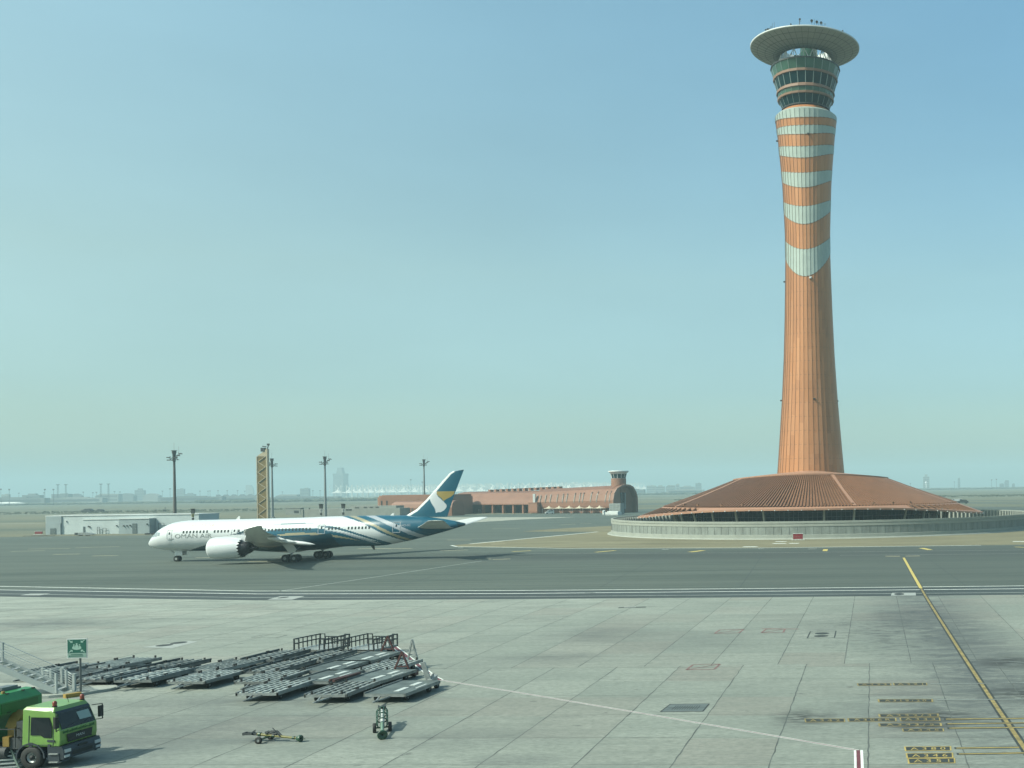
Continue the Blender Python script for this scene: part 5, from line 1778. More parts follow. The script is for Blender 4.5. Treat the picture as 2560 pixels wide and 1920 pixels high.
mb.build('frame', m_goldf, o)
mb = MB()
mb.box((.5, -.2, h3 + .8), (1.6, 1.4, 1.6)); mb.bar((.2, -.4, h3 + 2.2), (1.8, -.4, h3 + 2.0), .4); mb.bar((wd, 0, h2), (wd + .5, 0, h2 + 1.6), .3); mb.box((wd + .4, 0, h2 + 1.8), (.8, .7, .8))
mb.build('top_gear', m_dark, o)

# ================================================================== FAR HORIZON
m_far = M('far_grey_concrete', (0.17, 0.19, 0.185), 0.85, var=0.1, scale=0.02)
m_far2 = M('far_pale_concrete', (0.30, 0.32, 0.30), 0.85, var=0.1, scale=0.02)
m_farw = M('far_window_band', (0.07, 0.085, 0.09), 0.4)
m_htent = M('white_hajj_tent', (0.80, 0.80, 0.74), 0.8)
def far_building(u0, u1, vt, D, lab, style='block', mat=None, base=None, cat='building', group=None):
    c = AT((u0 + u1) / 2, vt, D)
    w = (u1 - u0) * D / F_PX
    h = c.z
    o = empty('far_building', (c.x, c.y, 0), lab, cat, 0, group)
    mat = mat or m_far
    dp = min(w * .35, 16)
    mb, wn_ = MB(), MB()
    if style == 'block':
        mb.box((0, 0, h / 2), (w, dp, h)); mb.box((w * .12, 0, h + h * .03), (w * .35, dp * .5, h * .06))
    elif style == 'stepped':
        mb.box((0, 0, h * .42), (w * 1.0, dp, h * .84)); mb.mesh([(s * w * a, d * dp / 2, z) for s in (-1, 1) for d in (-1, 1) for a, z in ((.5, h * .84), (.47, h * .86))], [(0, 1, 3, 2)])
        mb.box((0, 0, h * .92), (w * .44, dp * .5, h * .16)); mb.box((0, 0, h * .865), (w * .55, dp * .6, h * .05))
    elif style == 'taper':
        a, b = w * .5, w * .44
        z1, z2_ = h * .68, h
        def fr(r0, z0, r1, z1_):
            mb.mesh([(sx * r0, sy * r0, z0) for sx, sy in ((-1, -1), (1, -1), (1, 1), (-1, 1))] + [(sx * r1, sy * r1, z1_) for sx, sy in ((-1, -1), (1, -1), (1, 1), (-1, 1))], [(0, 1, 5, 4), (1, 2, 6, 5), (2, 3, 7, 6), (3, 0, 4, 7), (4, 5, 6, 7)])
        fr(a * 1.02, 0, a * .93, h * .66); fr(a * .93, h * .66, a, h * .78); fr(a, h * .78, a * .98, h * .80); fr(a * .55, h * .80, a * .45, h * .93); fr(a * .42, h * .93, a * .42, h); mb.cyl((0, 0, h), (0, 0, h * 1.06), .6, n=6)
    elif style == 'sail':
        pts = [(-w / 2, 0), (-w / 2, h * .97), (-w * .2, h), (w * .1, h * .97), (w * .35, h * .8), (w * .46, h * .5), (w / 2, 0)]
        mb.mesh([(x, -dp / 3, z) for x, z in pts] + [(x, dp / 3, z) for x, z in pts], [tuple(range(7)), tuple(range(13, 6, -1))] + [(i, 7 + i, 7 + (i + 1) % 7, (i + 1) % 7) for i in range(7)])
    elif style == 'arch':
        n = 12
        pts = [(-w / 2, 0)] + [(w * (i / n - .5), h * (.72 + .28 * math.sin(math.pi * i / n))) for i in range(n + 1)] + [(w / 2, 0)]
        k = len(pts)
        mb.mesh([(x, -dp / 2, z) for x, z in pts] + [(x, dp / 2, z) for x, z in pts], [tuple(range(k)), tuple(range(2 * k - 1, k - 1, -1))] + [(i, k + i, k + (i + 1) % k, (i + 1) % k) for i in range(k)])
    elif style == 'slope':
        pts = [(-w / 2, 0), (-w / 2, h * .7), (-w * .25, h), (w / 2, h * .95), (w / 2, 0)]
        mb.mesh([(x, -dp / 2, z) for x, z in pts] + [(x, dp / 2, z) for x, z in pts], [tuple(range(5)), tuple(range(9, 4, -1))] + [(i, 5 + i, 5 + (i + 1) % 5, (i + 1) % 5) for i in range(5)])
    elif style == 'wavy':
        n = 5
        for i in range(n):
            x0, x1 = -w / 2 + w * i / n, -w / 2 + w * (i + 1) / n
            pts = [(x0 + (x1 - x0) * q, h * (1 - .28 * math.sin(math.pi * q) ** .7)) for q in [k / 10 for k in range(11)]]
            mb.mesh([(x, -dp / 2, z) for x, z in pts] + [(x, dp / 2, z) for x, z in pts] + [(x0, -dp / 2, h * .35), (x1, -dp / 2, h * .35)], [(j, j + 1, j + 12, j + 11) for j in range(10)] + [tuple(range(11)) + (23, 22)])
        mb.box((0, 10, h * .25), (w, dp * .6, h * .5))
    ww = mb.build('wall', mat, o)
    nrow = max(1, int(h / 9))
    if style in ('block', 'stepped', 'slope') and h > 8:
        for i in range(nrow):
            z = h * (i + .55) / nrow * (.84 if style == 'stepped' else .9)
            wn_.box((0, -dp / 2 - .1, z), (w * .9, .3, h / nrow * .35))
        wn_.build('window', m_farw, o)
    return o
FB = [
    (6, 24, 1236, 2600, 'far small grey block at the left edge of the skyline', 'block', 1),
    (61, 104, 1234, 2600, 'far long flat grey hall left of the first pair of pylons', 'stepped', 0),
    (134, 176, 1235, 2700, 'far flat grey hall below the first pair of pylons', 'block', 0),
    (178, 206, 1234, 2720, 'far grey hall with a bowed roof right of the first pair of pylons', 'arch', 0),
    (242, 301, 1234, 2800, 'far pale hall with a sloping left end below the second pair of pylons', 'slope', 1),
    (300, 338, 1233, 2900, 'far bowed grey shed right of the second pair of pylons', 'arch', 0),
    (339, 362, 1221, 3600, 'far square grey tower block left of the tallest lamp mast', 'stepped', 0),
    (362, 400, 1233.5, 2800, 'far bowed pale shed just left of the tallest lamp mast', 'arch', 1),
    (443.5, 461, 1222.5, 3800, 'far narrow grey block just right of the tallest lamp mast', 'block', 0),
    (463, 488, 1232.5, 3500, 'far low grey block right of the tallest lamp mast', 'stepped', 0),
    (545, 646, 1236, 2600, 'far row of dark scalloped roofs left of the golden tower', 'wavy', 0),
    (615.5, 635, 1212, 4700, 'far pale building with one curved side left of the golden tower', 'sail', 1),
    (692, 746, 1236, 2700, 'far low pale hall right of the golden tower', 'slope', 1),
    (752, 774, 1221, 3600, 'far square grey block left of the third lamp mast', 'block', 0),
    (838, 865, 1169.5, 4700, 'far tall tapering grey tower with a stepped crown', 'taper', 0),
    (1617, 1639, 1214, 3900, 'far flat pale block right of the arched rust hall', 'block', 1),
    (1640, 1662, 1213, 3700, 'far pale apartment block next to the slanted roof', 'stepped', 1),
    (1665, 1688, 1212.5, 3800, 'far pale building with a slanted roof', 'slope', 1),
    (1690, 1698, 1210, 4000, 'far slim pale tower between low blocks', 'block', 1),
    (1699, 1737, 1214, 3900, 'far long pale block left of the square grey block', 'stepped', 1),
    (1739, 1753, 1208, 4300, 'far square grey block beside the round roof', 'block', 0),
    (2307.5, 2323, 1186, 4300, 'far tall pale slab tower behind the right slope of the round roof', 'stepped', 1),
    (2394.5, 2400, 1195.5, 4500, 'far slim grey tower right of the tall slab', 'block', 0),
    (2499, 2509.5, 1209, 4200, 'far low dark block left of the slanted tower at right', 'block', 0),
    (2511, 2522, 1200, 4500, 'far grey tower with a slanted top at right', 'slope', 0),
    (2530, 2537, 1209, 4300, 'far small square block at the right end of the skyline', 'block', 0),
    (1560, 1612, 1222, 3000, 'far low grey row just right of the small roof turret', 'stepped', 0),
]
for (a, b, v, D, lab, st_, mt) in FB:
    far_building(a, b, v, D, lab, st_, m_far2 if mt else m_far)
# long low terminal strips
for (a, b, v, D, lab) in ((-60, 118, 1243, 2300, 'far long low dark terminal at the left edge'), (118, 262, 1242.5, 2350, 'far long low terminal behind the red and white tail stands'), (400, 560, 1240, 2400, 'far long low terminal below the dark scalloped roofs'), (1480, 1560, 1226, 2900, 'far long low shed left of the arched hall end'), (1668, 1760, 1223, 3000, 'far long white warehouse left of the round roof'), (640, 850, 1241, 2500, 'far long low terminal below the far grey tower')):
    far_building(a, b, v, D, lab, 'stepped', m_far2 if 'white' in lab else m_far)
# radome
c = AT(2315.5, 1207, 4000)
mb = MB(); mb.lathe([(.1, 5), (3.4, 3.6), (4.6, 0), (3.6, -3.2), (2.0, -4.4)], 20, (0, 0, c.z)); mb.cyl((0, 0, 0), (0, 0, c.z - 4), 1.6, n=10)
tag(mb.build('radome', M('white_radome', (0.9, 0.9, 0.9), 0.5), at=(c.x, c.y, 0)), 'far white radome ball in front of the tall slab tower', 'radome')
# pylons in pairs
pyl = None
PYL = ((144.5, 1211.5, 'left one of the first pair'), (164.5, 1211.5, 'right one of the first pair'), (252, 1210, 'left one of the second pair'), (271, 1210, 'right one of the second pair'))
for u, v, w_ in PYL:
    c = AT(u, v, 2500)
    if pyl is None:
        pyl = empty('floodlight_pylon', (c.x, c.y, 0), 'x', 'pylon')
        h = c.z
        mb = MB()
        for sx in (-1, 1):
            for sy in (-1, 1):
                mb.bar((sx * 1.5, sy * 1.5, 0), (sx * .8, sy * .8, h), .35)
        for i in range(9):
            z0, z1 = h * i / 9, h * (i + 1) / 9
            mb.bar((-1.4, -1.4, z0), (1.3, -1.3, z1), .22)
        mb.build('lattice', m_dark, pyl)
        mb = MB(); mb.box((0, 0, h), (6.5, 3, 1.4)); mb.box((0, 0, h - 1.4), (3.4, 2.4, .8)); mb.build('lamp_head', m_dark, pyl)
        o = pyl
    else:
        o = dup(pyl, (c.x, c.y, 0), 0)
    o['label'] = 'far lattice floodlight pylon on the left skyline, ' + w_
    o['group'] = 'far floodlight pylons'
# small light poles on the skyline, each built to its own height
pole = None
PO_ = [(2, 1222, 1900), (23, 1222.5, 1900), (112, 1222.5, 1850), (133.5, 1222.5, 1850), (47, 1232, 2800), (110, 1231, 2900), (208, 1229.5, 2700), (232, 1231, 2700), (241, 1230, 2700), (286, 1228, 3000), (300, 1229, 3000), (425, 1221, 2600), (406, 1227, 3000), (500, 1227, 3100), (520, 1227, 3100), (525, 1226.5, 3100), (545, 1226, 3000), (568, 1226, 3000), (594, 1226, 3000), (612, 1227, 3200), (706, 1229, 3200), (782, 1226, 3000), (800, 1226, 3000), (1027, 1198, 3400), (1056, 1204, 3400), (2276, 1208, 3200), (2386, 1204, 3600), (2479, 1199, 3000), (2491, 1197.5, 3000)]
PD = ['behind the arched roof', 'x']
for i, (u, v, D) in enumerate(PO_):
    c = AT(u, v, D)
    if pole is None:
        pole = empty('far_light_pole', (c.x, c.y, 0), 'thin far light pole standing up on the hazy skyline', 'light pole')
        mb = MB(); mb.cyl((0, 0, 0), (0, 0, .97), .5, .35, n=6)
        mb.build('pole', m_dark, pole)
        mb = MB(); mb.box((0, 0, .98), (4.2, 2.0, .05)); mb.box((0, 0, .93), (2.6, 1.6, .03)); mb.build('lamp_head', m_dark, pole)
        o = pole
    else:
        o = dup(pole, (c.x, c.y, 0), 0)
    o.scale = (D / 2600 * .9, D / 2600 * .9, c.z)
    o['group'] = 'far light poles on the skyline'
# white tents of the far pilgrim terminal: concave canopies and pylons, one mesh shared by all
tm = tent_mb(20, 16, 36, 16)
for sx in (-1, 1):
    for sy in (-1, 1):
        tm.cyl((sx * 20, sy * 20, 0), (sx * 20, sy * 20, 44), 1.1, .7, n=6)
        tm.bar((sx * 20, sy * 20, 43), (sx * 2, sy * 2, 33), .45)
tm.cyl((0, 0, 30), (0, 0, 35), 1.6, .6, n=8)
t0_ = None
for row in range(8):
    D = 3750 + row * 150
    n = 24
    for i in range(n):
        u = 846 + i * 27.6 + (row % 2) * 0
        if row and not (700 < u < 1510): continue
        c = AT(u, 1230, 3750)
        x = c.x * (1 + row * .012) + row * 6
        if t0_ is None:
            t0_ = tm.build('tent_module', m_htent, at=(x, D, 0))
            tag(t0_, 'far white tent of the hazy pilgrim terminal, same as its neighbours', 'tent', 'far white tents of the pilgrim terminal')
        else:
            o = t0_.copy()
            COL.objects.link(o)
            o.location = (x, D, 0)
# dusty tree belt far behind the field
def treeline(name, u0, u1, D, h, seed):
    r_ = random.Random(seed)
    mb = MB()
    u = u0
    while u < u1:
        c = AT(u, 1240, D + r_.uniform(-60, 60))
        rr = r_.uniform(.5, 1.1) * h
        for k in range(3):
            a = Vector((c.x + r_.uniform(-6, 6), c.y + r_.uniform(-6, 6), rr * r_.uniform(.3, .6)))
            n = 7
            vs_ = []
            for i in range(4):
                for j in range(n):
                    t = 2 * math.pi * j / n
                    f = math.sin(math.pi * (i + .5) / 4) * rr * r_.uniform(.7, 1.25)
                    vs_.append((a.x + 1.7 * f * math.cos(t), a.y + f * math.sin(t), max(0, a.z + (i - 1.2) * rr * .33 * r_.uniform(.8, 1.2))))
            fs = [(i * n + j, i * n + (j + 1) % n, (i + 1) * n + (j + 1) % n, (i + 1) * n + j) for i in range(3) for j in range(n)]
            mb.mesh(vs_, fs + [tuple(range(3 * n, 4 * n))])
        u += r_.uniform(1.5, 5)
    return tag(mb.build(name, M('dusty_foliage', (0.075, 0.09, 0.06), 0.9, var=.3, scale=.05)), kind='stuff')
treeline('treeline', 500, 960, 1900, 4.5, 1)
treeline('treeline', -40, 500, 2000, 3.0, 2)
treeline('treeline', 1500, 1800, 2600, 4.0, 4)
treeline('treeline', 2270, 2620, 3300, 4.0, 5)
treeline('scrub_vegetation', 1700, 2600, 1200, 1.2, 6)
treeline('scrub_vegetation', -20, 700, 900, 0.7, 8)
# row of red and white ground stands, parked aircraft, distant vehicles
mb0 = None
for i in range(9):
    u = 178 + i * 7.4
    p = G(u, 1257.5)
    k = p.y / 1100
    mb = MB()
    mb.box((0, 0, 1.6 * k), (2.0 * k, 3 * k, 3.2 * k), mat=i % 2)
    mb.box((.3 * k, 0, 3.5 * k), (1.2 * k, 2 * k, .9 * k), mat=1)
    mb.cyl((-.6 * k, -1.5 * k, .4 * k), (-.6 * k, 1.5 * k, .4 * k), .5 * k, n=10, mat=2)
    mb.cyl((.6 * k, -1.5 * k, .4 * k), (.6 * k, 1.5 * k, .4 * k), .5 * k, n=10, mat=2)
    o = mb.build('ground_vehicle', [M('far_red_paint', (0.30, 0.06, 0.05), 0.6) if i == 0 else bpy.data.materials['far_red_paint'], m_white, m_black], at=p)
    tag(o, 'far %s vehicle in the row parked on the left airfield' % ('red and white', 'white')[i % 2], 'vehicle', 'far %s vehicles parked in a row' % ('red and white', 'white')[i % 2])
p = G(20, 1264)
k = p.y / F_PX
o = empty('parked_airliner', p, 'far white airliner parked at the left edge', 'airplane')
mb = MB()
mb.lathe([(.1, -30 * k), (3 * k, -26 * k), (4 * k, -10 * k), (4 * k, 25 * k), (2 * k, 36 * k), (.3 * k, 44 * k)], 16, (0, 0, 5 * k), ax=(Vector((0, 1, 0)), Vector((0, 0, 1)), Vector((1, 0, 0))))
mb.build('fuselage', m_white, o)
mb = MB(); mb.box((-4 * k, -14 * k, 4.2 * k), (8 * k, 26 * k, .8 * k), R(-18)); mb.build('wing', m_wing, o)
mb = MB(); mb.mesh([(-28 * k, 0, 7 * k), (-18 * k, 0, 8 * k), (-26 * k, 0, 16 * k), (-31 * k, 0, 16 * k), (-28 * k, .5, 7 * k), (-18 * k, .5, 8 * k), (-26 * k, .5, 16 * k), (-31 * k, .5, 16 * k)], [(0, 1, 2, 3), (7, 6, 5, 4), (0, 3, 7, 4), (1, 5, 6, 2), (3, 2, 6, 7)]); mb.build('tail_fin', m_wing, o)
mb = MB()
for x in (-6, 4, 22): mb.cyl((x * k, -2 * k, 0), (x * k, 2 * k, 0), 1.6 * k, n=10); mb.bar((x * k, 0, 0), (x * k, 0, 3 * k), .8 * k)
mb.build('landing_gear', m_black, o)
def far_car(u, v, ln, lab):
    p = G(u, v)
    o = empty('far_car', p, lab, 'car')
    k = ln / 4.5
    mb = MB()
    pr = [(-2.25, .4), (-2.25, 1.0), (-1.2, 1.1), (-.6, 1.6), (1.2, 1.6), (2.0, 1.05), (2.25, .95), (2.25, .4)]
    mb.mesh([(x * k, -.9 * k, z * k) for x, z in pr] + [(x * k, .9 * k, z * k) for x, z in pr], [tuple(range(8)), tuple(range(15, 7, -1))] + [(i, 8 + i, 8 + (i + 1) % 8, (i + 1) % 8) for i in range(8)])
    mb.build('body', m_dark, o)
    for x in (-1.4, 1.4):
        mb = MB(); mb.cyl((x * k, -.95 * k, .38 * k), (x * k, .95 * k, .38 * k), .38 * k, n=10); mb.build('wheel', m_black, o)
far_car(219, 1281.5, 9, 'dark vehicle on the field above the service building roof, left of two')
far_car(249, 1280.5, 7, 'dark vehicle on the field above the service building roof, right of two')
p = G(411, 1279)
mb = MB(); mb.box((0, 0, .9), (1.6, 1.2, 1.8)); mb.cyl((.4, 0, 1.8), (.9, 0, 3.0), .15, n=6); mb.box((.9, 0, 3.0), (1.2, .3, .6)); tag(mb.build('radio_cabinet', m_dark, at=p), 'small dark cabinet with antenna on the field left of the tallest mast', 'cabinet')
van(2391, 1254.5, 9, 'white vehicle on the far taxiway right of the round roof', 0.2)
far_car(2406, 1259.5, 8, 'dark vehicle on the far taxiway right of the round roof')

# ================================================================== APRON EQUIPMENT
m_steel = M('dull_galvanised', (0.27, 0.30, 0.295), 0.45, 0.3, var=0.35, scale=2.0, wear=.45)
m_roll = M('roller_steel', (0.52, 0.56, 0.52), 0.36, 0.3, var=0.4, scale=1.5, wear=.45)
m_rail = M('dark_rail_steel', (0.13, 0.16, 0.165), 0.5, 0.3, var=0.3, wear=.5)
m_under = M('dark_underframe', (0.045, 0.055, 0.058), 0.7, var=.2)
m_deck = M('worn_deck_plate', (0.15, 0.185, 0.175), 0.6, 0.2, var=0.4, scale=1.2, wear=.45)
m_pale_strip = M('pale_deck_strip', (0.58, 0.63, 0.60), 0.5, var=.08)
m_redst = M('dark_red_steel', (0.075, 0.024, 0.022), 0.6, var=.25)
def wheels(o, pts, r, w, rim=None):
    for x, y in pts:
        mb = MB()
        mb.lathe([(r * .45, -w / 2), (r * .92, -w / 2), (r, -w * .3), (r, w * .3), (r * .92, w / 2), (r * .45, w / 2)], 16, (x, y, r), ax=(Vector((1, 0, 0)), Vector((0, 0, 1)), Vector((0, 1, 0))))
        mb.lathe([(.01, -w * .35), (r * .46, -w * .35)], 10, (x, y, r), mat=1, ax=(Vector((1, 0, 0)), Vector((0, 0, 1)), Vector((0, 1, 0))))
        mb.lathe([(r * .46, w * .35), (.01, w * .35)], 10, (x, y, r), mat=1, ax=(Vector((1, 0, 0)), Vector((0, 0, 1)), Vector((0, 1, 0))))
        mb.build('wheel', [m_black, rim or m_grey], o)
LD, WD = 4.35, 2.6
def dolly_base(o, tow=-1):
    mb = MB()
    for y in (-WD / 2 + .06, WD / 2 - .06): mb.box((0, y, .47), (LD, .12, .16))
    for x in (-LD / 2 + .06, LD / 2 - .06): mb.box((x, 0, .47), (.12, WD, .16))
    for y in (-.55, .55): mb.box((0, y, .40), (LD - .3, .10, .12), mat=1)
    for x in (-1.35, 1.35): mb.box((x, 0, .30), (.16, WD - .5, .14), mat=1)
    mb.build('frame', [m_steel, m_under], o)
    mb = MB()
    mb.bar((-LD / 2, .3, .40), (-LD / 2 - .95, 0, .33), .08); mb.bar((-LD / 2, -.3, .40), (-LD / 2 - .95, 0, .33), .08); mb.bar((-LD / 2 - .9, 0, .33), (-LD / 2 - 1.2, 0, .33), .10)
    mb.cyl((-LD / 2 - 1.25, 0, .30), (-LD / 2 - 1.25, 0, .36), .09, n=10)
    mb.build('tow_bar', m_steel, o)
    wheels(o, [(-1.35, -WD / 2 + .35), (-1.35, WD / 2 - .35), (1.35, -WD / 2 + .35), (1.35, WD / 2 - .35)], .22, .16)
def stops(o):
    for x, y in ((-LD / 2 + .15, -.9), (-LD / 2 + .15, .9), (LD / 2 - .15, -.9), (LD / 2 - .15, .9), (-.9, -WD / 2 + .08), (-.7, -WD / 2 + .08), (.7, WD / 2 - .08), (.9, WD / 2 - .08)):
        mb = MB(); mb.box((x, y, .64), (.10, .09, .22)); mb.build('stop', m_black, o)
def dolly_roller(label):
    o = empty('cargo_dolly', (0, 0, 0), label, 'dolly')
    dolly_base(o)
    mb = MB()
    for i in range(6):
        y = -WD / 2 + .22 + i * (WD - .44) / 5
        mb.box((0, y, .56), (LD - .2, .10, .06))
    for i in range(7):
        x = -LD / 2 + .3 + i * (LD - .6) / 6
        mb.box((x, 0, .525), (.12 if i % 2 else .06, WD - .2, .05))
    mb.box((0, -WD / 2 + .05, .585), (LD, .10, .07), mat=1); mb.box((0, WD / 2 - .05, .585), (LD, .10, .07), mat=1)
    mb.build('roller_deck', [m_roll, m_steel], o)
    mb = MB(); mb.box((0, 0, .41), (LD - .26, WD - .26, .03)); mb.build('shade_sheet', m_black, o)  # black sheet standing for the shade between the deck bars
    stops(o)
    return o
def dolly_rail(label):
    """long rails standing proud, dark sides"""
    o = empty('cargo_dolly', (0, 0, 0), label, 'dolly')
    dolly_base(o)
    mb = MB()
    for y, h, m in ((-WD / 2 + .06, .13, 1), (WD / 2 - .06, .15, 1), (-.5, .08, 0), (.15, .08, 0), (.62, .06, 0)):
        mb.box((0, y, .55 + h / 2), (LD + .1, .11, h), mat=m)
    for i in range(7): mb.box((-LD / 2 + .3 + i * (LD - .6) / 6, 0, .56), (.10, WD - .25, .05))
    mb.build('roller_deck', [m_roll, m_rail], o)
    mb = MB(); mb.box((0, 0, .45), (LD - .26, WD - .26, .03)); mb.build('shade_sheet', m_under, o)  # dark sheet in place of the shade below the rails
    stops(o)
    return o
def dolly_flat(label, frame):
    o = empty('cargo_dolly', (0, 0, 0), label, 'dolly')
    dolly_base(o)
    mb = MB(); mb.box((0, 0, .555), (LD - .02, WD - .02, .05)); mb.bar((-LD / 2, WD / 2 - .05, .62), (LD / 2, WD / 2 - .05, .62), .07, mat=1); mb.build('deck', [m_deck, m_steel], o)
    mb = MB()
    mb.box((-.85, -.35, .592), (1.25, .34, .02)); mb.box((.95, -.35, .592), (1.1, .34, .02)); mb.box((.2, -1.05, .592), (1.3, .12, .02))
    mb.build('deck_strip', m_pale_strip, o)
    if frame:
        mb = MB()
        x = LD / 2 + .15
        if frame == 'arm':
            mb.bar((x, -.55, .35), (x - .25, -.2, 1.75), .30, .10); mb.bar((x - .2, -.6, .4), (x + .8, -.5, .55), .3, .45); mb.bar((x, -.55, .4), (x + .25, -.55, .95), .28, .1)
        else:
            mb.bar((x, -.75, .3), (x - .15, -.25, 1.75), .10, .12); mb.bar((x - .1, .45, .3), (x - .15, -.25, 1.75), .10, .12); mb.bar((x - .05, -.6, .75), (x - .1, .25, .75), .08); mb.box((x + .15, -.85, .28), (.5, .5, .32))
        mb.build('tow_frame', m_redst if frame == 'red' else m_steel, o)
        wheels(o, [(x + .25, -.85)], .2, .2)
    return o
ZD = R(86)
DG = 'cargo dollies parked together on the apron'
z8 = lambda x, y: (560 + x / 4.096, 1580 + y / 4.096)
z7b = lambda x, y: (x / 3.95, 1580 + y / 3.95)
def dloc(nl, nr, k=.5):
    a, b = G(*nl, .55), G(*nr, .55)
    m_ = (a + b) / 2
    c = m_ + Vector((math.cos(ZD), math.sin(ZD), 0)) * LD / 2
    c.z = 0
    return c
protoA = dolly_roller('')
protoR = dolly_rail('')
protoF = {None: dolly_flat('', None), 'red': dolly_flat('', 'red'), 'grey': dolly_flat('', 'grey'), 'arm': dolly_flat('', 'arm')}
used = set()
DL = [
    ('A', z8(135, 618), z8(500, 634), 3, 'roller dolly at the front left corner of the parked block'),
    ('A', z8(870, 640), z8(1170, 645), 3, 'roller dolly in the middle of the front row'),
    ('Farm', z8(1440, 632), z8(1850, 642), 0, 'flat dolly at the front right with pale strips and a leaning grey arm'),
    ('A', z8(105, 510), z8(480, 510), 2, 'roller dolly in the second row directly behind the front left one'),
    ('F', z8(690, 508), z8(1050, 510), 0, 'flat plated dolly in the second row behind the middle front one'),
    ('Fred', z8(1240, 502), z8(1600, 510), -2, 'flat dolly in the second row with a dark red upright frame'),
    ('R', z8(200, 405), z8(560, 405), 2, 'dark railed dolly at the left of the third row'),
    ('F', z8(780, 398), z8(1150, 400), -1, 'flat dolly in the middle of the third row'),
    ('Agrey', z8(1330, 392), z8(1720, 394), 0, 'roller dolly at the right of the third row below the grey upright frame'),
    ('R', z8(690, 294), z8(1000, 290), 0, 'dark railed dolly in the fourth row below the left baggage cart'),
    ('Fred', z8(1160, 300), z8(1480, 300), 0, 'flat dolly below the right baggage cart with a dark red upright frame'),
    ('R', z8(190, 282), z8(500, 288), 0, 'dark railed dolly at the back left of the parked block'),
    ('A', z7b(800, 352), z7b(1130, 352), -4, 'roller dolly standing behind the assembly point sign post'),
    ('R', z7b(720, 470), z7b(1010, 475), 0, 'dark railed dolly just right of the assembly point sign post'),
    ('R', z7b(1140, 470), z7b(1480, 480), 0, 'railed dolly off the rounded tip of the kerb island'),
    ('R', z7b(1320, 376), z7b(1620, 380), -3, 'dark railed dolly behind the one off the kerb tip'),
    ('A', z7b(1680, 490), z7b(1990, 490), 0, 'roller dolly standing between the two groups, nearer of two'),
    ('A', z7b(1880, 372), z7b(2190, 375), -3, 'roller dolly between the two groups, farther of two'),
    ('R', z7b(210, 415), z7b(480, 420), -6, 'railed dolly half hidden by the white stair railings'),
    ('A', z7b(430, 470), z7b(700, 470), -3, 'roller dolly behind the low railings at the foot of the white stairs'),
]
gframe = MB()
for kind, nl, nr, da, lab in DL:
    p = dloc(nl, nr)
    rz = ZD + R(da)
    src = protoA if kind[0] == 'A' else protoR if kind == 'R' else protoF[kind[1:] or None]
    if src not in used:
        used.add(src)
        src.location, src.rotation_euler = p, (0, 0, rz)
        src['label'], src['group'] = lab, DG
        o = src
    else:
        o = dup(src, p, rz, lab, DG)
    if kind == 'Agrey':
        mb = MB()
        x = LD / 2 + .1
        mb.bar((x, -.9, .3), (x - .1, -.5, 2.0), .10, .12); mb.bar((x - .05, -.1, .3), (x - .1, -.5, 2.0), .10, .12); mb.bar((x, -.75, .9), (x, -.25, .9), .07)
        mb.build('tow_frame', m_steel, o)
for k, s in protoF.items():
    if s not in used:
        for c in list(s.children): bpy.data.objects.remove(c)
        bpy.data.objects.remove(s)
# long dark red tow frame lying folded over the second row
a, b = G(*z8(1120, 500), .75), G(*z8(1390, 420), .75)
mb = MB()
mb.bar(a, b, .16, .14); mb.bar(a + Vector((-.35, .2, 0)), b, .10, .12); mb.bar(a.lerp(b, .3) + Vector((-.3, .2, 0)), a.lerp(b, .35), .08)
o = mb.build('drawbar', m_redst)
tag(o, 'dark red tow frame lying across the deck of the second row dollies', 'tow frame')
# mesh sided baggage carts
m_cart = M('dark_cart_bars', (0.03, 0.04, 0.045), 0.5, 0.2)
def cart(label):
    o = empty('baggage_cart', (0, 0, 0), label, 'baggage cart', 0, 'mesh sided baggage carts')
    Wc, Lc, H0, H1 = 2.65, 3.0, .55, 1.36
    mb = MB()
    mb.box((0, 0, .52), (Wc, Lc, .10), mat=1)
    for y in (-Lc / 2 + .04, Lc / 2 - .04): mb.box((0, y, .47), (Wc + .04, .08, .16))
    for x in (-Wc / 2 + .04, Wc / 2 - .04): mb.box((x, 0, .47), (.08, Lc, .16))
    mb.box((0, 0, .36), (Wc - .5, Lc - .4, .12), mat=2)
    mb.build('deck', [m_steel, m_roll, m_under], o)
    for sx in (-1, 1):
        mb = MB()
        x = sx * (Wc / 2 - .03)
        for i in range(7):
            y = -Lc / 2 + .03 + i * (Lc - .06) / 6
            mb.bar((x, y, H0), (x, y, H1), .09 if i in (0, 6) else .06)
        for z in (H1, H0 + .45): mb.bar((x, -Lc / 2, z), (x, Lc / 2, z), .08)
        for y in (-Lc / 2 + .03, Lc / 2 - .03):
            x2 = x - sx * .42
            mb.bar((x2, y, H0), (x2, y, H1), .06); mb.bar((x, y, H1), (x2, y, H1), .06); mb.bar((x, y, H0 + .45), (x2, y, H0 + .45), .06)
        mb.build('side_panel', m_cart, o)
    mb = MB()
    for i in range(7):
        x = -Wc / 2 + .5 + i * (Wc - 1.0) / 6
        mb.bar((x, Lc / 2 - .03, H0), (x, Lc / 2 - .03, H1 - .2), .06)
    for z in (H1 - .2, H0 + .35): mb.bar((-Wc / 2 + .45, Lc / 2 - .03, z), (Wc / 2 - .45, Lc / 2 - .03, z), .075)
    mb.build('back_rail', m_cart, o)
    mb = MB(); mb.bar((Wc / 2, 0, .4), (Wc / 2 + .75, 0, .36), .07); mb.build('tow_bar', m_steel, o)
    for x in (-.85, .85):
        for y in (-Lc / 2 + .35, Lc / 2 - .35):
            mb = MB(); mb.cyl((x, y - .08, .23), (x, y + .08, .23), .23, n=14); mb.build('wheel', m_black, o)
    return o
c1 = cart('left one of two barred baggage carts parked behind the dollies')
a, b = G(*z8(700, 187), .5), G(*z8(1040, 192), .5)
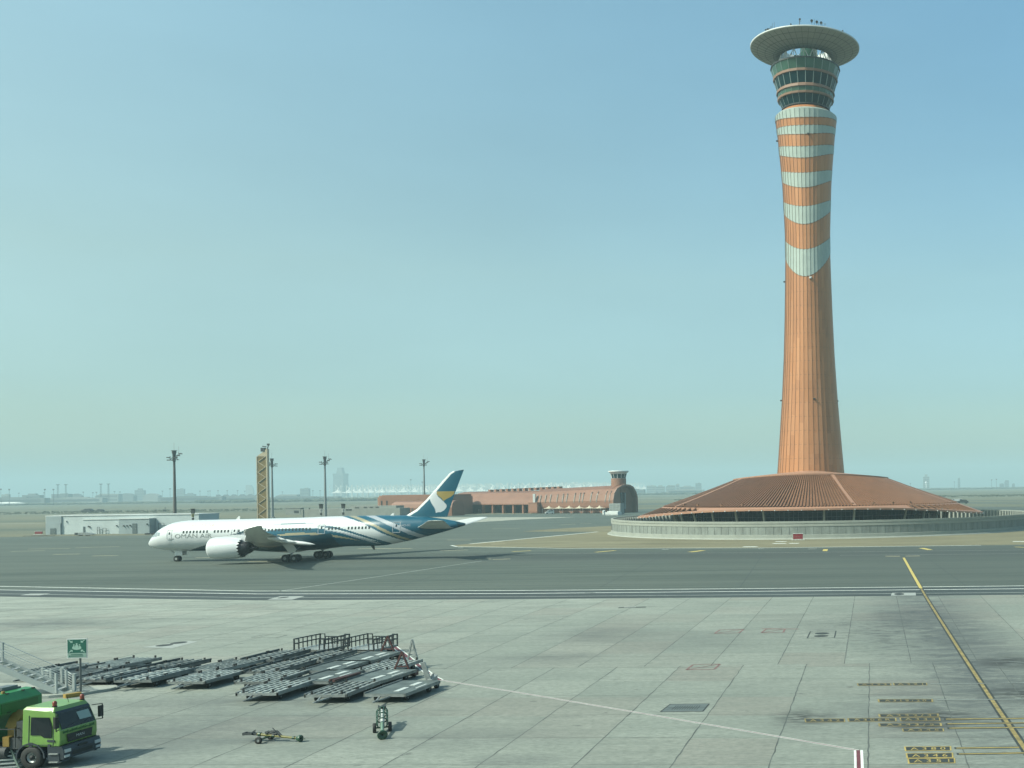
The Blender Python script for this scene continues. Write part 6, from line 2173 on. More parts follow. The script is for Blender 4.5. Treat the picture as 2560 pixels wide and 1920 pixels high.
rz = math.atan2((b - a).y, (b - a).x)
def cpos(a, b):
    m_ = (a + b) / 2
    m_ = m_ + Vector((-math.sin(rz), math.cos(rz), 0)) * 1.5
    m_.z = 0
    return m_
c1.location, c1.rotation_euler = cpos(a, b), (0, 0, rz)
a, b = G(*z8(1205, 187), .5), G(*z8(1545, 191), .5)
dup(c1, cpos(a, b), rz, 'right one of two barred baggage carts parked behind the dollies')

# ---- aircraft tow bars
m_tgreen = M('dark_green_paint', (0.025, 0.075, 0.045), 0.4, var=.2)
m_tyel = M('scuffed_yellow_paint', (0.20, 0.19, 0.05), 0.5, var=.35, scale=3)
m_tlt = M('pale_green_paint', (0.16, 0.26, 0.19), 0.45)
def towbar(label, loc, rz):
    o = empty('tow_bar_trolley', loc, label, 'tow bar', rz)
    # local +x towards the tow head bell
    mb = MB()
    mb.cyl((-1.1, 0, .47), (1.5, 0, .24), .085, .07, 12)
    mb.build('tube', m_tyel, o)
    mb = MB()
    for x, r in ((-1.0, .13), (-.1, .11), (1.2, .10)): mb.cyl((x, 0, .47 - (x + 1.1) * .0885), (x + .14, 0, .46 - (x + 1.1) * .0885), r, n=12)
    mb.build('collar', m_tgreen, o)
    mb = MB()
    mb.lathe([(.06, 0), (.12, .06), (.20, .22), (.215, .34), (.19, .37), (.05, .30)], 18, (1.42, 0, .235), ax=(Vector((0, 1, 0)), Vector((0, 0, 1)), Vector((1, 0, -.05))))
    mb.cyl((1.7, 0, .23), (2.0, 0, .20), .035, n=8)
    mb.build('tow_head', m_tgreen, o)
    mb = MB()
    mb.bar((-1.1, 0, .47), (-1.45, 0, .50), .18, .14); mb.bar((-1.4, .14, .50), (-1.95, .16, .50), .08, .12); mb.bar((-1.4, -.14, .50), (-1.95, -.16, .50), .08, .12); mb.bar((-1.4, -.2, .52), (-1.4, .2, .52), .12, .14); mb.box((-1.9, .0, .50), (.1, .36, .16)); mb.bar((-1.5, 0, .55), (-1.2, 0, .72), .05)
    mb.build('jaw', m_under, o)
    mb = MB()
    mb.bar((-.62, -.52, .22), (-.62, .52, .22), .07); mb.bar((-.62, 0, .22), (-.45, 0, .42), .09); mb.bar((-.62, -.45, .22), (-.2, 0, .40), .05); mb.bar((-.62, .45, .22), (-.2, 0, .40), .05)
    mb.build('axle', m_tgreen, o)
    for y in (-.58, .58):
        mb = MB()
        mb.lathe([(.10, -.07), (.20, -.08), (.22, -.05), (.22, .05), (.20, .08), (.10, .07)], 20, (-.62, y, .22), ax=(Vector((1, 0, 0)), Vector((0, 0, 1)), Vector((0, 1, 0))))
        for s in (-.05, .05): mb.lathe([(.005, s), (.105, s)], 12, (-.62, y, .22), mat=1, ax=(Vector((1, 0, 0)), Vector((0, 0, 1)), Vector((0, 1, 0))))
        mb.build('wheel', [m_black, m_grey], o)
    mb = MB()
    pts = [(-.5, .1, .50), (-.25, .1, .66), (.15, .1, .66), (.45, .1, .36)]
    for p, q in zip(pts, pts[1:]): mb.cyl((p[0], .1, p[2]), (q[0], .1, q[2]), .035, n=8); mb.cyl((p[0], -.1, p[2]), (q[0], -.1, q[2]), .035, n=8)
    mb.bar((-.35, 0, .62), (-.55, 0, .56), .14); mb.cyl((.38, 0, .40), (-.10, 0, .86), .028, n=8); mb.cyl((-.1, 0, .5), (.2, 0, .5), .10, n=10)
    mb.build('hand_pump', m_under, o)
    return o
a, b = G(600 + 270 / 5.53, 1780 + 442 / 5.53), G(600 + 850 / 5.53, 1780 + 442 / 5.53)
ang = math.atan2((b - a).y, (b - a).x)
tb = towbar('green and yellow aircraft tow bar lying sideways on the apron', (a.x + .50, a.y + .42, 0), ang - .03)
tb.scale = (.82, .82, .82)
# the second one points at the viewer and has a cage round its tube
a = G(600 + 1970 / 5.53, 1780 + 385 / 5.53)
l_, r_ = G(600 + 1860 / 5.53, 1780 + 287 / 5.53), G(600 + 2075 / 5.53, 1780 + 264 / 5.53)
mid = (l_ + r_) / 2
d = (a - mid)
ang = math.atan2(d.y, d.x)
o = empty('tow_bar_trolley', mid, 'green aircraft tow bar with a round cage pointing toward the viewer', 'tow bar', ang)
hw = (r_ - l_).length / 2
mb = MB()
mb.cyl((0.2, 0, .52), (d.length - .2, 0, .26), .085, .075, 12); mb.build('tube', m_tlt, o)
mb = MB()
mb.lathe([(.07, -.1), (.14, .0), (.24, .16), (.25, .24), (.21, .27), (.05, .18)], 20, (d.length - .22, 0, .26), ax=(Vector((0, 1, 0)), Vector((0, 0, 1)), Vector((1, 0, -.05)))); mb.build('tow_head', m_tgreen, o)
mb = MB()
mb.bar((0, -hw, .24), (0, hw, .24), .07); mb.bar((0, 0, .24), (.1, 0, .5), .12); mb.build('axle', m_tgreen, o)
for y in (-hw, hw):
    mb = MB()
    mb.lathe([(.12, -.075), (.23, -.085), (.25, -.05), (.25, .05), (.23, .085), (.12, .075)], 20, (0, y, .25), ax=(Vector((1, 0, 0)), Vector((0, 0, 1)), Vector((0, 1, 0))))
    for s in (-.05, .05): mb.lathe([(.005, s), (.125, s)], 12, (0, y, .25), mat=1, ax=(Vector((1, 0, 0)), Vector((0, 0, 1)), Vector((0, 1, 0))))
    mb.build('wheel', [m_black, m_grey], o)
mb = MB()
for k in range(10):
    t = 2 * math.pi * k / 10
    y, z = .27 * math.cos(t), .27 * math.sin(t)
    mb.cyl((.25, y, .52 + z), (-1.3, y, .80 + z), .025, n=6); mb.cyl((-1.3, y, .80 + z), (-1.65, y * .45, .88 + z * .45), .025, n=6)
for x, z, r in ((.25, .52, .27), (-.5, .655, .27), (-1.3, .80, .27), (-1.65, .88, .12)):
    mb.lathe([(r + .025, -.03), (r + .025, .03), (r - .02, .03), (r - .02, -.03), (r + .025, -.03)], 20, (x, 0, z), ax=(Vector((0, 1, 0)), Vector((0, 0, 1)), Vector((1, 0, -.18))))
mb.build('cage', m_tgreen, o)
mb = MB(); mb.cyl((.2, 0, .52), (-1.5, 0, .84), .10, n=12); mb.build('shock_tube', m_pale_strip, o)
mb = MB(); mb.bar((-1.6, 0, .88), (-1.9, 0, .93), .2, .16); mb.bar((-1.9, .16, .93), (-2.15, .16, .96), .08, .14); mb.bar((-1.9, -.16, .93), (-2.15, -.16, .96), .08, .14); mb.bar((-1.88, -.2, .95), (-1.88, .2, .95), .12); mb.build('jaw', m_under, o)

# ---- kerb island, assembly sign
t6 = lambda x, y: (x / 5.924, 1640 + y / 5.924)
m_kerb = M('kerb_concrete', (0.36, 0.39, 0.35), 0.8, var=.15, scale=1.5)
tip, nr_, lf = G(*t6(1740, 492)), G(*t6(1200, 590)), G(*t6(720, 630))
bk, bl = G(*t6(1600, 462), .0), G(*t6(720, 440))
isl2 = [Vector((-66, 63.5, 0)), lf, nr_, G(*t6(1450, 548)), G(*t6(1640, 520)), tip, G(*t6(1735, 475)), G(*t6(1690, 463)), bk, bl, Vector((-70, 72, 0))]
mb = MB()
mb.prism([(p.x, p.y) for p in isl2], 0.0, .18)
ic = sum(isl2, Vector((0, 0, 0))) / len(isl2)
mb.prism([(ic.x + (p.x - ic.x) * .97, ic.y + (p.y - ic.y) * .93) for p in isl2], .18, .184, mat=1)
tag(mb.build('kerb_island', [m_kerb, M('island_paving', (0.37, 0.40, 0.35), 0.85, var=.12, scale=1)]), kind='structure')
mb = MB()
a, b = G(*t6(955, 592), .15), G(*t6(1190, 556), .15)
d_ = (b - a).normalized()
mb.box(((a + b) / 2) + Vector((0, 0, -.03)) + Vector((-d_.y, d_.x, 0)) * .02, ((b - a).length, .34, .26), math.atan2(d_.y, d_.x))
tag(mb.build('kerb_marking', M('yellow_kerb_paint', (0.36, 0.24, 0.05), 0.7, var=.2)), kind='structure')
sp = G(202, 1736)
so = empty('assembly_sign', (sp.x, sp.y, .15), 'green assembly point sign on a grey post at the kerb island', 'sign', R(5))
zb_ = AT(198, 1643, sp.y).z - .15
sw_, sh_ = 44 * sp.y / F_PX, 45.5 * sp.y / F_PX
mb = MB(); mb.cyl((0, 0, 0), (0, 0, zb_ + .3), .06, n=10); mb.box((.15, 0, .03), (.6, .3, .06)); mb.build('post', M('sign_post_steel', (0.12, 0.14, 0.14), 0.5, .3), so)
xo = (197 - 202) * sp.y / F_PX
mb = MB(); mb.box((xo, -.08, zb_ + sh_ / 2), (sw_ + .10, .05, sh_ + .10)); mb.build('panel', m_white, so)
m_sg, m_sgl = M('sign_green', (0.006, 0.105, 0.075), 0.4), M('sign_pale_green', (0.23, 0.36, 0.31), 0.5)
mb = MB(); mb.box((xo, -.11, zb_ + sh_ * .62), (sw_, .02, sh_ * .74)); mb.box((xo, -.11, zb_ + sh_ * .125), (sw_, .02, sh_ * .24), mat=1); mb.build('face', [m_sg, m_sgl], so)
mb = MB()
def sq(x, z, w, h): mb.box((xo + x * sw_, -.125, zb_ + z * sh_), (w * sw_, .01, h * sh_))
def disc2(x, z, r):
    mb.face([(xo + x * sw_ + r * sw_ * math.cos(k * math.pi / 6), -.128, zb_ + z * sh_ + r * sw_ * math.sin(k * math.pi / 6)) for k in range(12)])
for x, z, r in ((0, .74, .05), (-.15, .69, .042), (.15, .69, .042)): disc2(x, z, r)
mb.mesh([(xo + x * sw_, -.127, zb_ + z * sh_) for x, z in ((-.09, .50), (-.08, .66), (-.04, .69), (.04, .69), (.08, .66), (.09, .50))], [(0, 5, 4, 3, 2, 1)])
for s in (-1, 1):
    mb.mesh([(xo + s * x * sw_, -.126, zb_ + z * sh_) for x, z in ((.10, .48), (.10, .62), (.17, .64), (.24, .58), (.24, .48))], [(0, 1, 2, 3, 4)])
mb.mesh([(xo + x * sw_, -.1265, zb_ + z * sh_) for x, z in ((-.18, .45), (-.2, .52), (.2, .52), (.18, .45), (0, .42))], [(0, 4, 3, 2, 1)])
for sx in (-1, 1):
    for sz in (-1, 1):
        c = (sx * .27, .62 + sz * .23)
        mb.bar((xo + (c[0] + sx * .15) * sw_, -.127, zb_ + (c[1] + sz * .10) * sh_), (xo + c[0] * sw_, -.127, zb_ + c[1] * sh_), .012, .055)
        mb.mesh([(xo + x * sw_, -.13, zb_ + z * sh_) for x, z in ((c[0] - sx * .05, c[1] - sz * .035), (c[0] + sx * .09, c[1] - sz * .035), (c[0] - sx * .05, c[1] + sz * .10))], [(0, 1, 2), (2, 1, 0)])
mb.build('pictogram', M('sign_mint', (0.30, 0.48, 0.41), 0.5), so)
mb = MB(); sq(.0, .16, .62, .035); sq(.0, .085, .66, .03); sq(-.38, .08, .05, .08); mb.build('caption', m_sg, so)

# ---- white staircase with railings at the left
m_stw = M('pale_stair_paint', (0.42, 0.475, 0.46), 0.5, 0.1, var=.08)
m_tread = M('bright_tread', (0.62, 0.66, 0.64), 0.4, 0.2, var=.1)
f0 = G(*t6(900, 565), .15)
so = empty('staircase', (f0.x, f0.y, 0), 'pale steel staircase with bar railings climbing out of the left edge', 'staircase')
# stair direction up and to the left; near stringer runs from the foot
SD = Vector((-.974, -.226, 0)).normalized()
SB = Vector((-SD.y, SD.x, 0))
if SB.y < 0: SB = -SB
def S3(s, b, z): 
    p = SD * s + SB * b
    return (p.x, p.y, z)
# slope from the picture: stringer passes t6(190,260)
q = ray(*t6(190, 262))
k_ = None
best = 1e9
for i in range(1, 900):
    s_ = i * .01
    p = Vector((f0.x, f0.y, 0)) + SD * s_
    rr = EYE + q * (p.y / q.y)
    if abs(rr.x - p.x) < best:
        best = abs(rr.x - p.x)
        k_ = ((rr.z - .15) / s_)
SL = k_
mb = MB()
TOPS = 9.0
for b in (0, 1.25):
    A, B = S3(-.1, b, .12), S3(TOPS, b, .12 + SL * TOPS)
    mb.bar(A, B, .06, .34)
mb.build('stringer', m_stw, so)
mb = MB()
n = int(TOPS / .42)
for i in range(1, n):
    s_ = i * .42
    c = S3(s_, .62, .15 + SL * s_)
    mb.box(c, (.36, 1.2, .045), ax=(SD, SB, Vector((0, 0, 1))))
mb.build('tread', m_tread, so)
for b in (0, 1.25):
    for s_ in (.25, 3.75, 7.2):
        mb = MB()
        mb.bar(S3(s_, b, .1 + SL * s_), S3(s_, b, 1.35 + SL * s_), .11)
        mb.build('railing_post', m_stw, so)
    mb = MB()
    for z in (1.32, 1.13, .98, .83, .68, .53, .38):
        w = .045 if z > 1.3 else .018
        mb.bar(S3(.25, b, z + SL * .25), S3(TOPS, b, z + SL * TOPS), w)
    mb.build('railing_bar', m_stw, so)
# low guard rails round the foot
def guard(pts, name, label):
    o = empty('guard_rail', pts[0], label, 'railing')
    b0 = Vector(pts[0])
    P_ = [Vector(p) - b0 for p in pts]
    for p in P_:
        mb = MB(); mb.box((p.x, p.y, p.z + .55), (.15, .15, 1.1)); mb.box((p.x, p.y, p.z + 1.13), (.19, .19, .06)); mb.build('post', m_stw, o)
    mb = MB()
    for p, q_ in zip(P_, P_[1:]):
        for z in (1.02, .86, .70, .54, .38, .24): mb.bar((p.x, p.y, p.z + z), (q_.x, q_.y, q_.z + z), .05 if z > 1 else .03)
    mb.build('rail', m_stw, o)
k15 = .15
guard([G(*t6(640, 440), k15), G(*t6(758, 460), k15)], 'guard_rail', 'short white guard rail between two posts at the stair side')
guard([G(*t6(758, 475), k15) + Vector((.25, .6, 0)), G(*t6(940, 420), k15), G(*t6(1100, 530), k15)], 'guard_rail', 'white guard rail bending round the stair foot to the post beside the sign')

# ================================================================== GREEN TRUCK
m_lime = M('lime_green_paint', (0.17, 0.335, 0.07), 0.38, var=.13, coat=.3)
m_emer = M('emerald_body_paint', (0.03, 0.24, 0.065), 0.42, var=.16, coat=.2)
m_emer2 = M('emerald_panel', (0.012, 0.13, 0.028), 0.45, var=.1)
m_bump = M('charcoal_bumper', (0.028, 0.042, 0.055), 0.55, var=.1)
m_scr = M('windscreen_glass', (0.012, 0.02, 0.024), 0.06, spec=.3)
m_amber = M('amber_beacon', (0.24, 0.045, 0.025), 0.3)
m_head = M('headlight_glass', (0.55, 0.60, 0.60), 0.15)
m_ochre = M('ochre_machinery', (0.26, 0.17, 0.03), 0.6, var=.25)
TRZ = R(-1.5)
T_ = Vector((math.cos(TRZ), math.sin(TRZ), 0))
fc = G(*t6(1200, 1460), .42)
fc = Vector((-37.55, 50.25, 0))
tr_ = empty('truck', fc, 'lime green cab truck with an emerald box body parked at the lower left', 'truck', TRZ)
CW, CH, CL = 2.26, 2.80, 1.85        # cab width, roof height, length
# cab shell: side profile (x back from the front, z)
mb = MB()
sec = [(-.06, 1.02), (-.02, 1.30), (-.03, 1.72), (-.30, 2.50), (-.46, 2.66), (-CL, 2.74), (-CL, 1.02)]
def xw(z): return CW / 2 * (1 if z < 1.8 else 1 - .07 * (z - 1.8) / .9)
N_ = len(sec)
vs_ = []
for sy in (-1, 1):
    for x, z in sec: vs_.append((x, sy * xw(z), z))
mb.mesh(vs_, [tuple(range(N_ - 1, -1, -1))[::-1] if False else tuple(range(N_)), tuple(range(2 * N_ - 1, N_ - 1, -1))] + [(i, N_ + i, N_ + (i + 1) % N_, (i + 1) % N_) for i in range(N_)], 0)
mb.face([(-.42, -xw(2.7) + .12, 2.78), (-.42, xw(2.7) - .12, 2.78), (-CL + .08, xw(2.7) - .10, 2.84), (-CL + .08, -xw(2.7) + .10, 2.84)], 0)
for a, b in ((-1, 0), (1, 0)):
    pass
mb.mesh([(-.36, -xw(2.6), 2.60), (-.36, xw(2.6), 2.60), (-.42, xw(2.7) - .12, 2.78), (-.42, -xw(2.7) + .12, 2.78), (-CL, -xw(2.7), 2.74), (-CL, xw(2.7), 2.74), (-CL + .08, xw(2.7) - .10, 2.84), (-CL + .08, -xw(2.7) + .10, 2.84)], [(0, 1, 2, 3), (5, 4, 7, 6), (4, 0, 3, 7), (1, 5, 6, 2)])
cab = mb.build('cab', m_lime, tr_)
bv = cab.modifiers.new('bevel', 'BEVEL')
bv.width, bv.segments, bv.limit_method = .05, 3, 'ANGLE'
def fx_(z):  # front face x at height z
    return lerp_tab([(1.02, -.06), (1.30, -.02), (1.72, -.03), (2.50, -.30), (2.66, -.46)], z)
mb = MB()     # windscreen
W0 = [( -1.02, 1.78), (1.02, 1.78), (1.0, 2.42), (.94, 2.50), (-.94, 2.50), (-1.0, 2.42)]
mb.face([(fx_(z) + .025, y, z) for y, z in W0], 0)
mb.mesh([(fx_(2.52) + .05, -1.02, 2.50), (fx_(2.52) + .05, 1.02, 2.50), (fx_(2.60) + .05, 1.0, 2.61), (fx_(2.60) + .05, -1.0, 2.61), ], [(0, 1, 2, 3)], 1)
mb.mesh([(fx_(1.95) + .03, .12, 2.02), (fx_(1.95) + .03, .86, 2.0), (fx_(2.42) + .03, .84, 2.40), (fx_(2.42) + .03, .10, 2.40)], [(0, 1, 2, 3)], 2)  # pale patch on the glass, a highlight put into the colour
mb.bar((fx_(1.8) + .05, -.75, 1.80), (fx_(1.95) + .04, -.2, 1.93), .025, mat=1); mb.bar((fx_(1.8) + .05, .15, 1.80), (fx_(1.95) + .04, .7, 1.93), .025, mat=1)
mb.build('windscreen', [m_scr, m_bump, M('painted_screen_light', (0.30, 0.40, 0.37), 0.3)], tr_)
for s in (-1, 1):
    mb = MB()
    y = s * (CW / 2 + .012)
    q = [(-1.42, 1.55), (-1.42, 2.38), (-.55, 2.36), (-.42, 1.95), (-.42, 1.42), (-.80, 1.44), (-.95, 1.56)]
    f = [(x, s * (xw(z) + .014), z) for x, z in q]
    mb.face(f if s < 0 else f[::-1], 0)
    mb.build('side_window', m_scr, tr_)
    mb = MB()
    for (x0, z0), (x1, z1) in (((-1.52, 1.12), (-1.52, 2.45)), ((-.36, 1.10), (-.36, 2.40)), ((-1.52, 1.12), (-.36, 1.10))):
        mb.bar((x0, s * (xw(z0) + .006), z0), (x1, s * (xw(z1) + .006), z1), .018)
    mb.bar((-.62, y, 1.30), (-.28, y, 1.28), .05, .09, mat=0)
    mb.box((-1.42, y, 1.12), (.16, .02, .20), mat=0)
    mb.box((-.55, y, .98 + .10), (.12, .02, .12), mat=0)
    mb.build('door', m_bump, tr_)
    mb = MB()
    mb.bar((-.25, s * 1.08, 2.50), (.02, s * 1.42, 2.50), .035); mb.bar((.02, s * 1.42, 2.50), (.02, s * 1.42, 1.78), .035); mb.bar((.02, s * 1.42, 1.78), (-.1, s * 1.12, 1.80), .03)
    mb.box((-.02, s * 1.36, 2.16), (.10, .24, .52))
    mb.build('mirror', m_black, tr_)
# grille, bumper, lights, lettering
mb = MB(); mb.mesh([(.012, y, z) for y, z in ((-.72, 1.16), (.72, 1.16), (.80, 1.52), (-.80, 1.52))], [(0, 1, 2, 3)]); mb.bar((.02, -.72, 1.16), (.02, .72, 1.16), .03)
gr = mb.build('grille', m_black, tr_)
mb = MB()
for i in range(14): mb.box((.02, -.95 + i * .146, 1.065), (.03, .10, .035))
mb.bar((.03, -.12, 1.44), (.03, 0, 1.52), .02); mb.bar((.03, .12, 1.44), (.03, 0, 1.52), .02)
mb.build('grille_trim', m_black, gr)
def truck_text(t, y0, y1, z0, z1, mat, par, x=.03):
    vs2, f2 = text2d(t)
    mb = MB()
    mb.mesh([(x, y0 + (y1 - y0) * a, z0 + (z1 - z0) * b) for a, b in vs2], f2)
    mb.build('lettering', mat, par)
truck_text('MAN', -.24, .24, 1.29, 1.41, m_head, gr, .035)
mb = MB()
rr = random.Random(9)
for i in range(22):
    y = -.95 + i * .088
    h = rr.uniform(.05, .12)
    mb.box((fx_(1.62) + .02, y, 1.63 + .012 * math.sin(i)), (.012, .05, h)); mb.box((fx_(1.6) + .02, y + .04, 1.60), (.012, .07, .02))
    if i % 3 == 0: mb.box((fx_(1.68) + .02, y, 1.71), (.012, .03, .03))
mb.build('lettering', m_emer2, tr_)
mb = MB()
mb.mesh([(x, y, z) for x, y, z in ((.05, -1.16, 1.02), (.05, 1.16, 1.02), (.14, 1.14, .80), (.14, -1.14, .80), (.12, 1.12, .42), (.12, -1.12, .42), (-.62, -1.16, 1.02), (-.62, 1.16, 1.02), (-.62, 1.14, .42), (-.62, -1.14, .42))], [(0, 1, 2, 3), (3, 2, 4, 5), (0, 3, 5, 9, 6), (1, 7, 8, 4, 2), (0, 6, 7, 1), (5, 4, 8, 9), (6, 9, 8, 7)])
mb.bar((.10, -1.0, .36), (-.05, -1.0, .30), .5, .05); mb.box((.13, 0, .62), (.04, 1.2, .16), mat=1); mb.box((.15, .0, .90), (.03, .55, .10), mat=1)
bp_ = mb.build('bumper', [m_bump, m_black], tr_)
for s in (-1, 1):
    mb = MB(); mb.box((.145, s * .92, .80), (.05, .36, .15)); mb.build('headlight', m_head, tr_)
    mb = MB(); mb.box((.145, s * .96, .56), (.05, .30, .11)); mb.build('fog_light', m_head, tr_)
    mb = MB(); mb.box((-.32, s * 1.16, .70), (.42, .10, .05)); mb.box((-.32, s * 1.16, .32), (.42, .10, .05)); mb.box((-.32, s * 1.12, .52), (.5, .06, .4), mat=1); mb.build('step', [m_galv, m_bump], tr_)
    mb = MB()
    for k in range(9):
        t0, t1 = R(-5 + 190 * k / 9), R(-5 + 190 * (k + 1) / 9)
        mb.bar((-1.42 + .66 * math.cos(t0), s * .98, .55 + .62 * math.sin(t0)), (-1.42 + .66 * math.cos(t1), s * .98, .55 + .62 * math.sin(t1)), .40, .06)
    mb.build('mudguard', m_bump, tr_)
    for x in (-1.42, -5.2):
        mb = MB()
        mb.lathe([(.26, -.15), (.46, -.17), (.51, -.12), (.51, .12), (.46, .17), (.26, .15)], 28, (x, s * .99, .51), ax=(Vector((1, 0, 0)), Vector((0, 0, 1)), Vector((0, 1, 0))))
        w_ = mb.build('wheel', m_black, tr_)
        mb = MB()
        yy = s * 1.05
        mb.lathe([(.27, 0), (.25, .03), (.20, .0), (.17, -.06), (.10, -.05)] , 20, (x, yy, .51), ax=(Vector((1, 0, 0)), Vector((0, 0, 1)), Vector((0, s, 0))))
        mb.lathe([(.10, -.05), (.10, .06), (.01, .08)], 14, (x, yy, .51), mat=1, ax=(Vector((1, 0, 0)), Vector((0, 0, 1)), Vector((0, s, 0))))
        for k in range(8):
            t = 2 * math.pi * k / 8
            mb.cyl((x + .145 * math.cos(t), yy - s * .06, .51 + .145 * math.sin(t)), (x + .145 * math.cos(t), yy + s * .0, .51 + .145 * math.sin(t)), .016, n=6)
        mb.build('rim', [m_galv, m_black], w_)
for y, in ((-.78,), (.88,)):
    mb = MB(); mb.cyl((-.55, y, 2.76), (-.55, y, 2.84), .10, n=14, mat=1); mb.lathe([(.085, 2.84), (.095, 3.0), (.06, 3.06), (.01, 3.07)], 14, (-.55, y, 0)); mb.build('beacon', [m_amber, m_black], tr_)
mb = MB(); mb.cyl((-.8, .35, 2.8), (-.85, .35, 3.05), .012, n=6); mb.build('aerial', m_black, tr_)
# chassis and machinery in the gap
mb = MB()
for y in (-.42, .42): mb.box((-3.9, y, .85), (6.0, .10, .26))
mb.box((-2.35, 0, 1.15), (.9, 2.0, .5)); mb.box((-2.1, -.2, 1.7), (.35, 1.4, .9)); mb.cyl((-2.6, -.95, .75), (-3.4, -.95, .75), .28, n=14); mb.box((-2.6, .9, .9), (.9, .5, .5))
for i in range(5): mb.bar((-2.1 - i * .2, -.9 + i * .3, 1.4), (-2.2 - i * .15, -.6 + i * .28, 2.1), .05)
mb.build('chassis', m_under, tr_)
mb = MB()
mb.mesh([(-2.95, y, z) for y, z in ((-.75, 1.85), (-.05, 1.85), (.06, 2.45), (-.15, 2.6), (-.55, 2.2))] + [(-2.45, y, z) for y, z in ((-.75, 1.85), (-.05, 1.85), (.06, 2.35), (-.15, 2.5), (-.55, 2.15))], [(0, 1, 2, 3, 4), (9, 8, 7, 6, 5)] + [(i, 5 + i, 5 + (i + 1) % 5, (i + 1) % 5) for i in range(5)])
mb.box((-2.7, -.45, 1.5), (.35, .5, .8)); mb.box((-2.65, -.95, 1.25), (.3, .25, .45)); mb.cyl((-2.6, -.2, 1.1), (-2.6, -.2, 1.9), .09, n=10)
mb.build('hoist', m_ochre, tr_)
mb = MB()
for y in (-1.15, -.35, .4): mb.bar((-2.15, y, 1.0), (-2.15, y, 1.85), .04)
for z in (1.85, 1.45): mb.bar((-2.15, -1.15, z), (-2.15, .4, z), .035)
mb.bar((-2.15, -1.15, 1.85), (-3.1, -1.15, 1.85), .035); mb.bar((-3.05, -1.15, 1.0), (-3.05, -1.15, 1.85), .04)
mb.build('guard_rail', m_under, tr_)
# box body: front wall at x = -3.15
BX = -3.38
BZ = -0.34
mb = MB()
bw = 1.25
secb = [(bw, 1.15), (bw, 2.96), (bw - .30, 3.38), (-bw + .12, 3.38), (-bw, 3.11), (-bw, 1.15)]
k = len(secb)
vs_ = [(BX, y, z) for y, z in secb] + [(BX - 5.0, y, z) for y, z in secb]
mb.mesh(vs_, [tuple(range(k)), tuple(range(2 * k - 1, k - 1, -1))] + [(i, k + i, k + (i + 1) % k, (i + 1) % k) for i in range(k)])
# overhanging front hood, chamfered
mb.mesh([(BX + .02, -1.25, 2.36), (BX + .02, 1.25, 2.36), (BX + .55, 1.25, 2.48), (BX + .55, -1.25, 2.48), (BX + .55, 1.25, 3.02), (BX + .55, -1.25, 3.02), (BX + .22, 1.2, 3.36), (BX + .22, -1.2, 3.36), (BX - .2, 1.2, 3.40), (BX - .2, -1.2, 3.40)], [(0, 3, 2, 1), (3, 5, 4, 2), (5, 7, 6, 4), (7, 9, 8, 6), (1, 2, 4, 6, 8), (0, 9, 7, 5, 3)])
mb.build('box_body', m_emer, tr_)
mb = MB(); mb.box((BX + .56, -.05, 2.75), (.03, 2.1, .44)); mb.box((BX + .03, .72, 2.05), (.05, .95, 1.05)); mb.build('recess_panel', m_emer2, tr_)
mb = MB()
for y in (-1.1, -.4, .5, 1.1): mb.box((BX + .25, y, 3.36), (.12, .10, .05))
for y in (-.7, .3): mb.box((BX + .57, y, 2.54), (.04, .22, .03)); mb.box((BX + .03, y - .2, 2.2), (.04, .08, .14))
mb.build('fitting', m_black, tr_)
mb = MB(); mb.cyl((BX + .1, -.45, 3.38), (BX + .1, -.45, 3.48), .09, .06, 12); mb.build('amber_lamp', m_ochre, tr_)
mb = MB(); mb.box((BX - .5, .35, 3.49), (.5, .9, .14)); mb.box((BX - 1.0, -.3, 3.46), (.6, .8, .12)); mb.bar((BX - .3, -1.0, 3.42), (BX - .3, 1.0, 3.42), .08); mb.build('roof_hatch', m_rail, tr_)
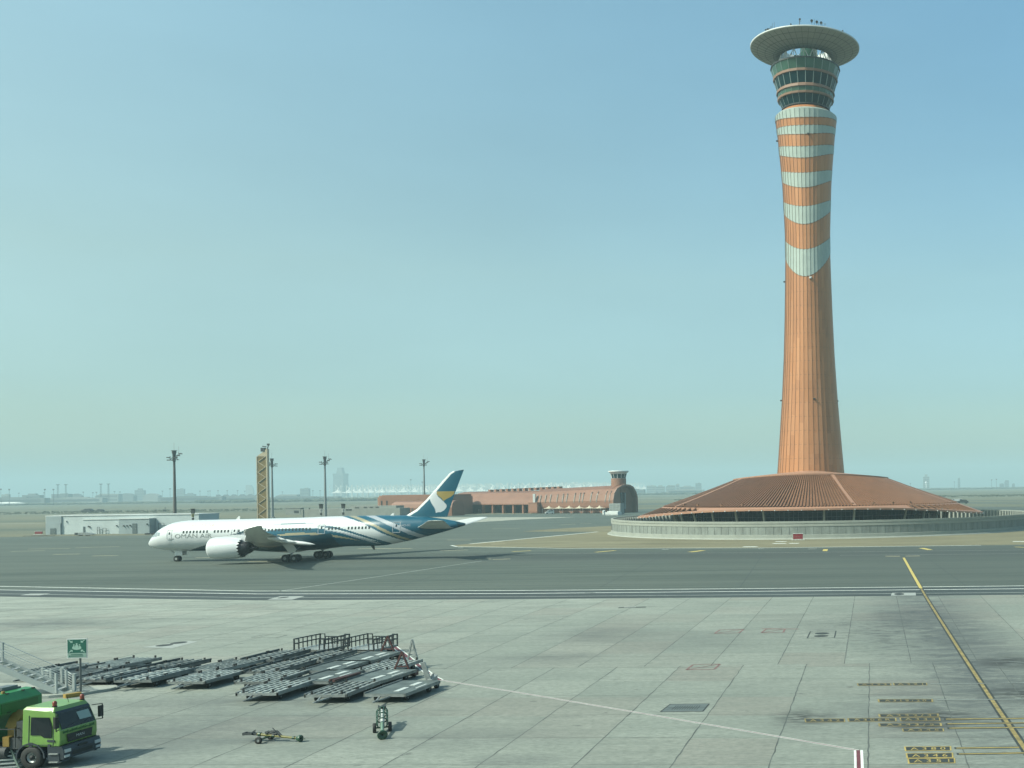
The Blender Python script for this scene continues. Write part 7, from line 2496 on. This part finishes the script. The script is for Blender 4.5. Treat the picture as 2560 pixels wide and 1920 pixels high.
# ---- aluminium access steps in the lower left corner
p0 = G(81, 1916)
so = empty('access_steps', (p0.x, p0.y - .3, 0), 'aluminium access steps with rails in front of the truck wheel at lower left', 'steps')
m_alu = M('aluminium_step', (0.52, 0.57, 0.55), 0.4, .3, var=.12)
m_alud = M('green_grey_rail', (0.15, 0.22, 0.19), 0.45, .3)
# steps climb away to the left; right rail runs from the foot up to the top post
zr0 = AT(44.5, 1640 + 1242 / 5.924, p0.y + .1).z
dx = (44.5 - 81) * p0.y / F_PX
mb = MB()
mb.cyl((0, 0, 0), (dx, .25, zr0), .028, n=8); mb.cyl((-1.15, -.45, 0), (dx - 1.15, -.2, zr0), .028, n=8)
mb.cyl((dx, .25, zr0), (dx - .25, .1, zr0 - .3), .022, n=8); mb.cyl((dx * .45, .12, zr0 * .45), (dx * .45 - .4, -.05, zr0 * .36), .02, n=8)
mb.build('handrail', m_alud, so)
for i in range(6):
    f = (i + .3) / 6
    z = .05 + f * (zr0 - .25)
    x = dx * f - .22
    mb = MB()
    ax_ = (Vector((.96, .28, 0)), Vector((-.28, .96, 0)), Vector((0, 0, 1)))
    mb.box((x - .62, -.18 + .25 * f, z), (1.3, .25, .05), ax=ax_)
    mb.box((x - .62, -.10 + .25 * f, z - .05), (1.3, .03, .09), mat=1, ax=ax_)
    mb.build('tread', [m_alu, m_alud], so)
mb = MB()
for x in (-.25, -1.4): mb.bar((x + .1, -.25, 0), (x + dx, .1, zr0 - .15), .04, .12)
mb.bar((-.2, .6, 0), (dx - .2, .25, zr0 - .2), .05); mb.bar((-1.5, .5, 0), (dx - 1.4, .15, zr0 - .2), .05)
mb.build('stringer', m_alud, so)

# ================================================================== HAZE
hz = bpy.data.materials.new('haze_air')
hz.use_nodes = True
nt = hz.node_tree
nt.nodes.clear()
ou = nt.nodes.new('ShaderNodeOutputMaterial')
pv = nt.nodes.new('ShaderNodeVolumePrincipled')
pv.inputs['Color'].default_value = (*HAZE_COLOR, 1)
pv.inputs['Density'].default_value = HAZE_DENSITY
pv.inputs['Anisotropy'].default_value = 0.0
nt.links.new(pv.outputs[0], ou.inputs['Volume'])
mb = MB()
mb.box((0, 4300, 89), (19000, 9800, 180))
o = mb.build('haze', hz)
o['kind'] = 'stuff'
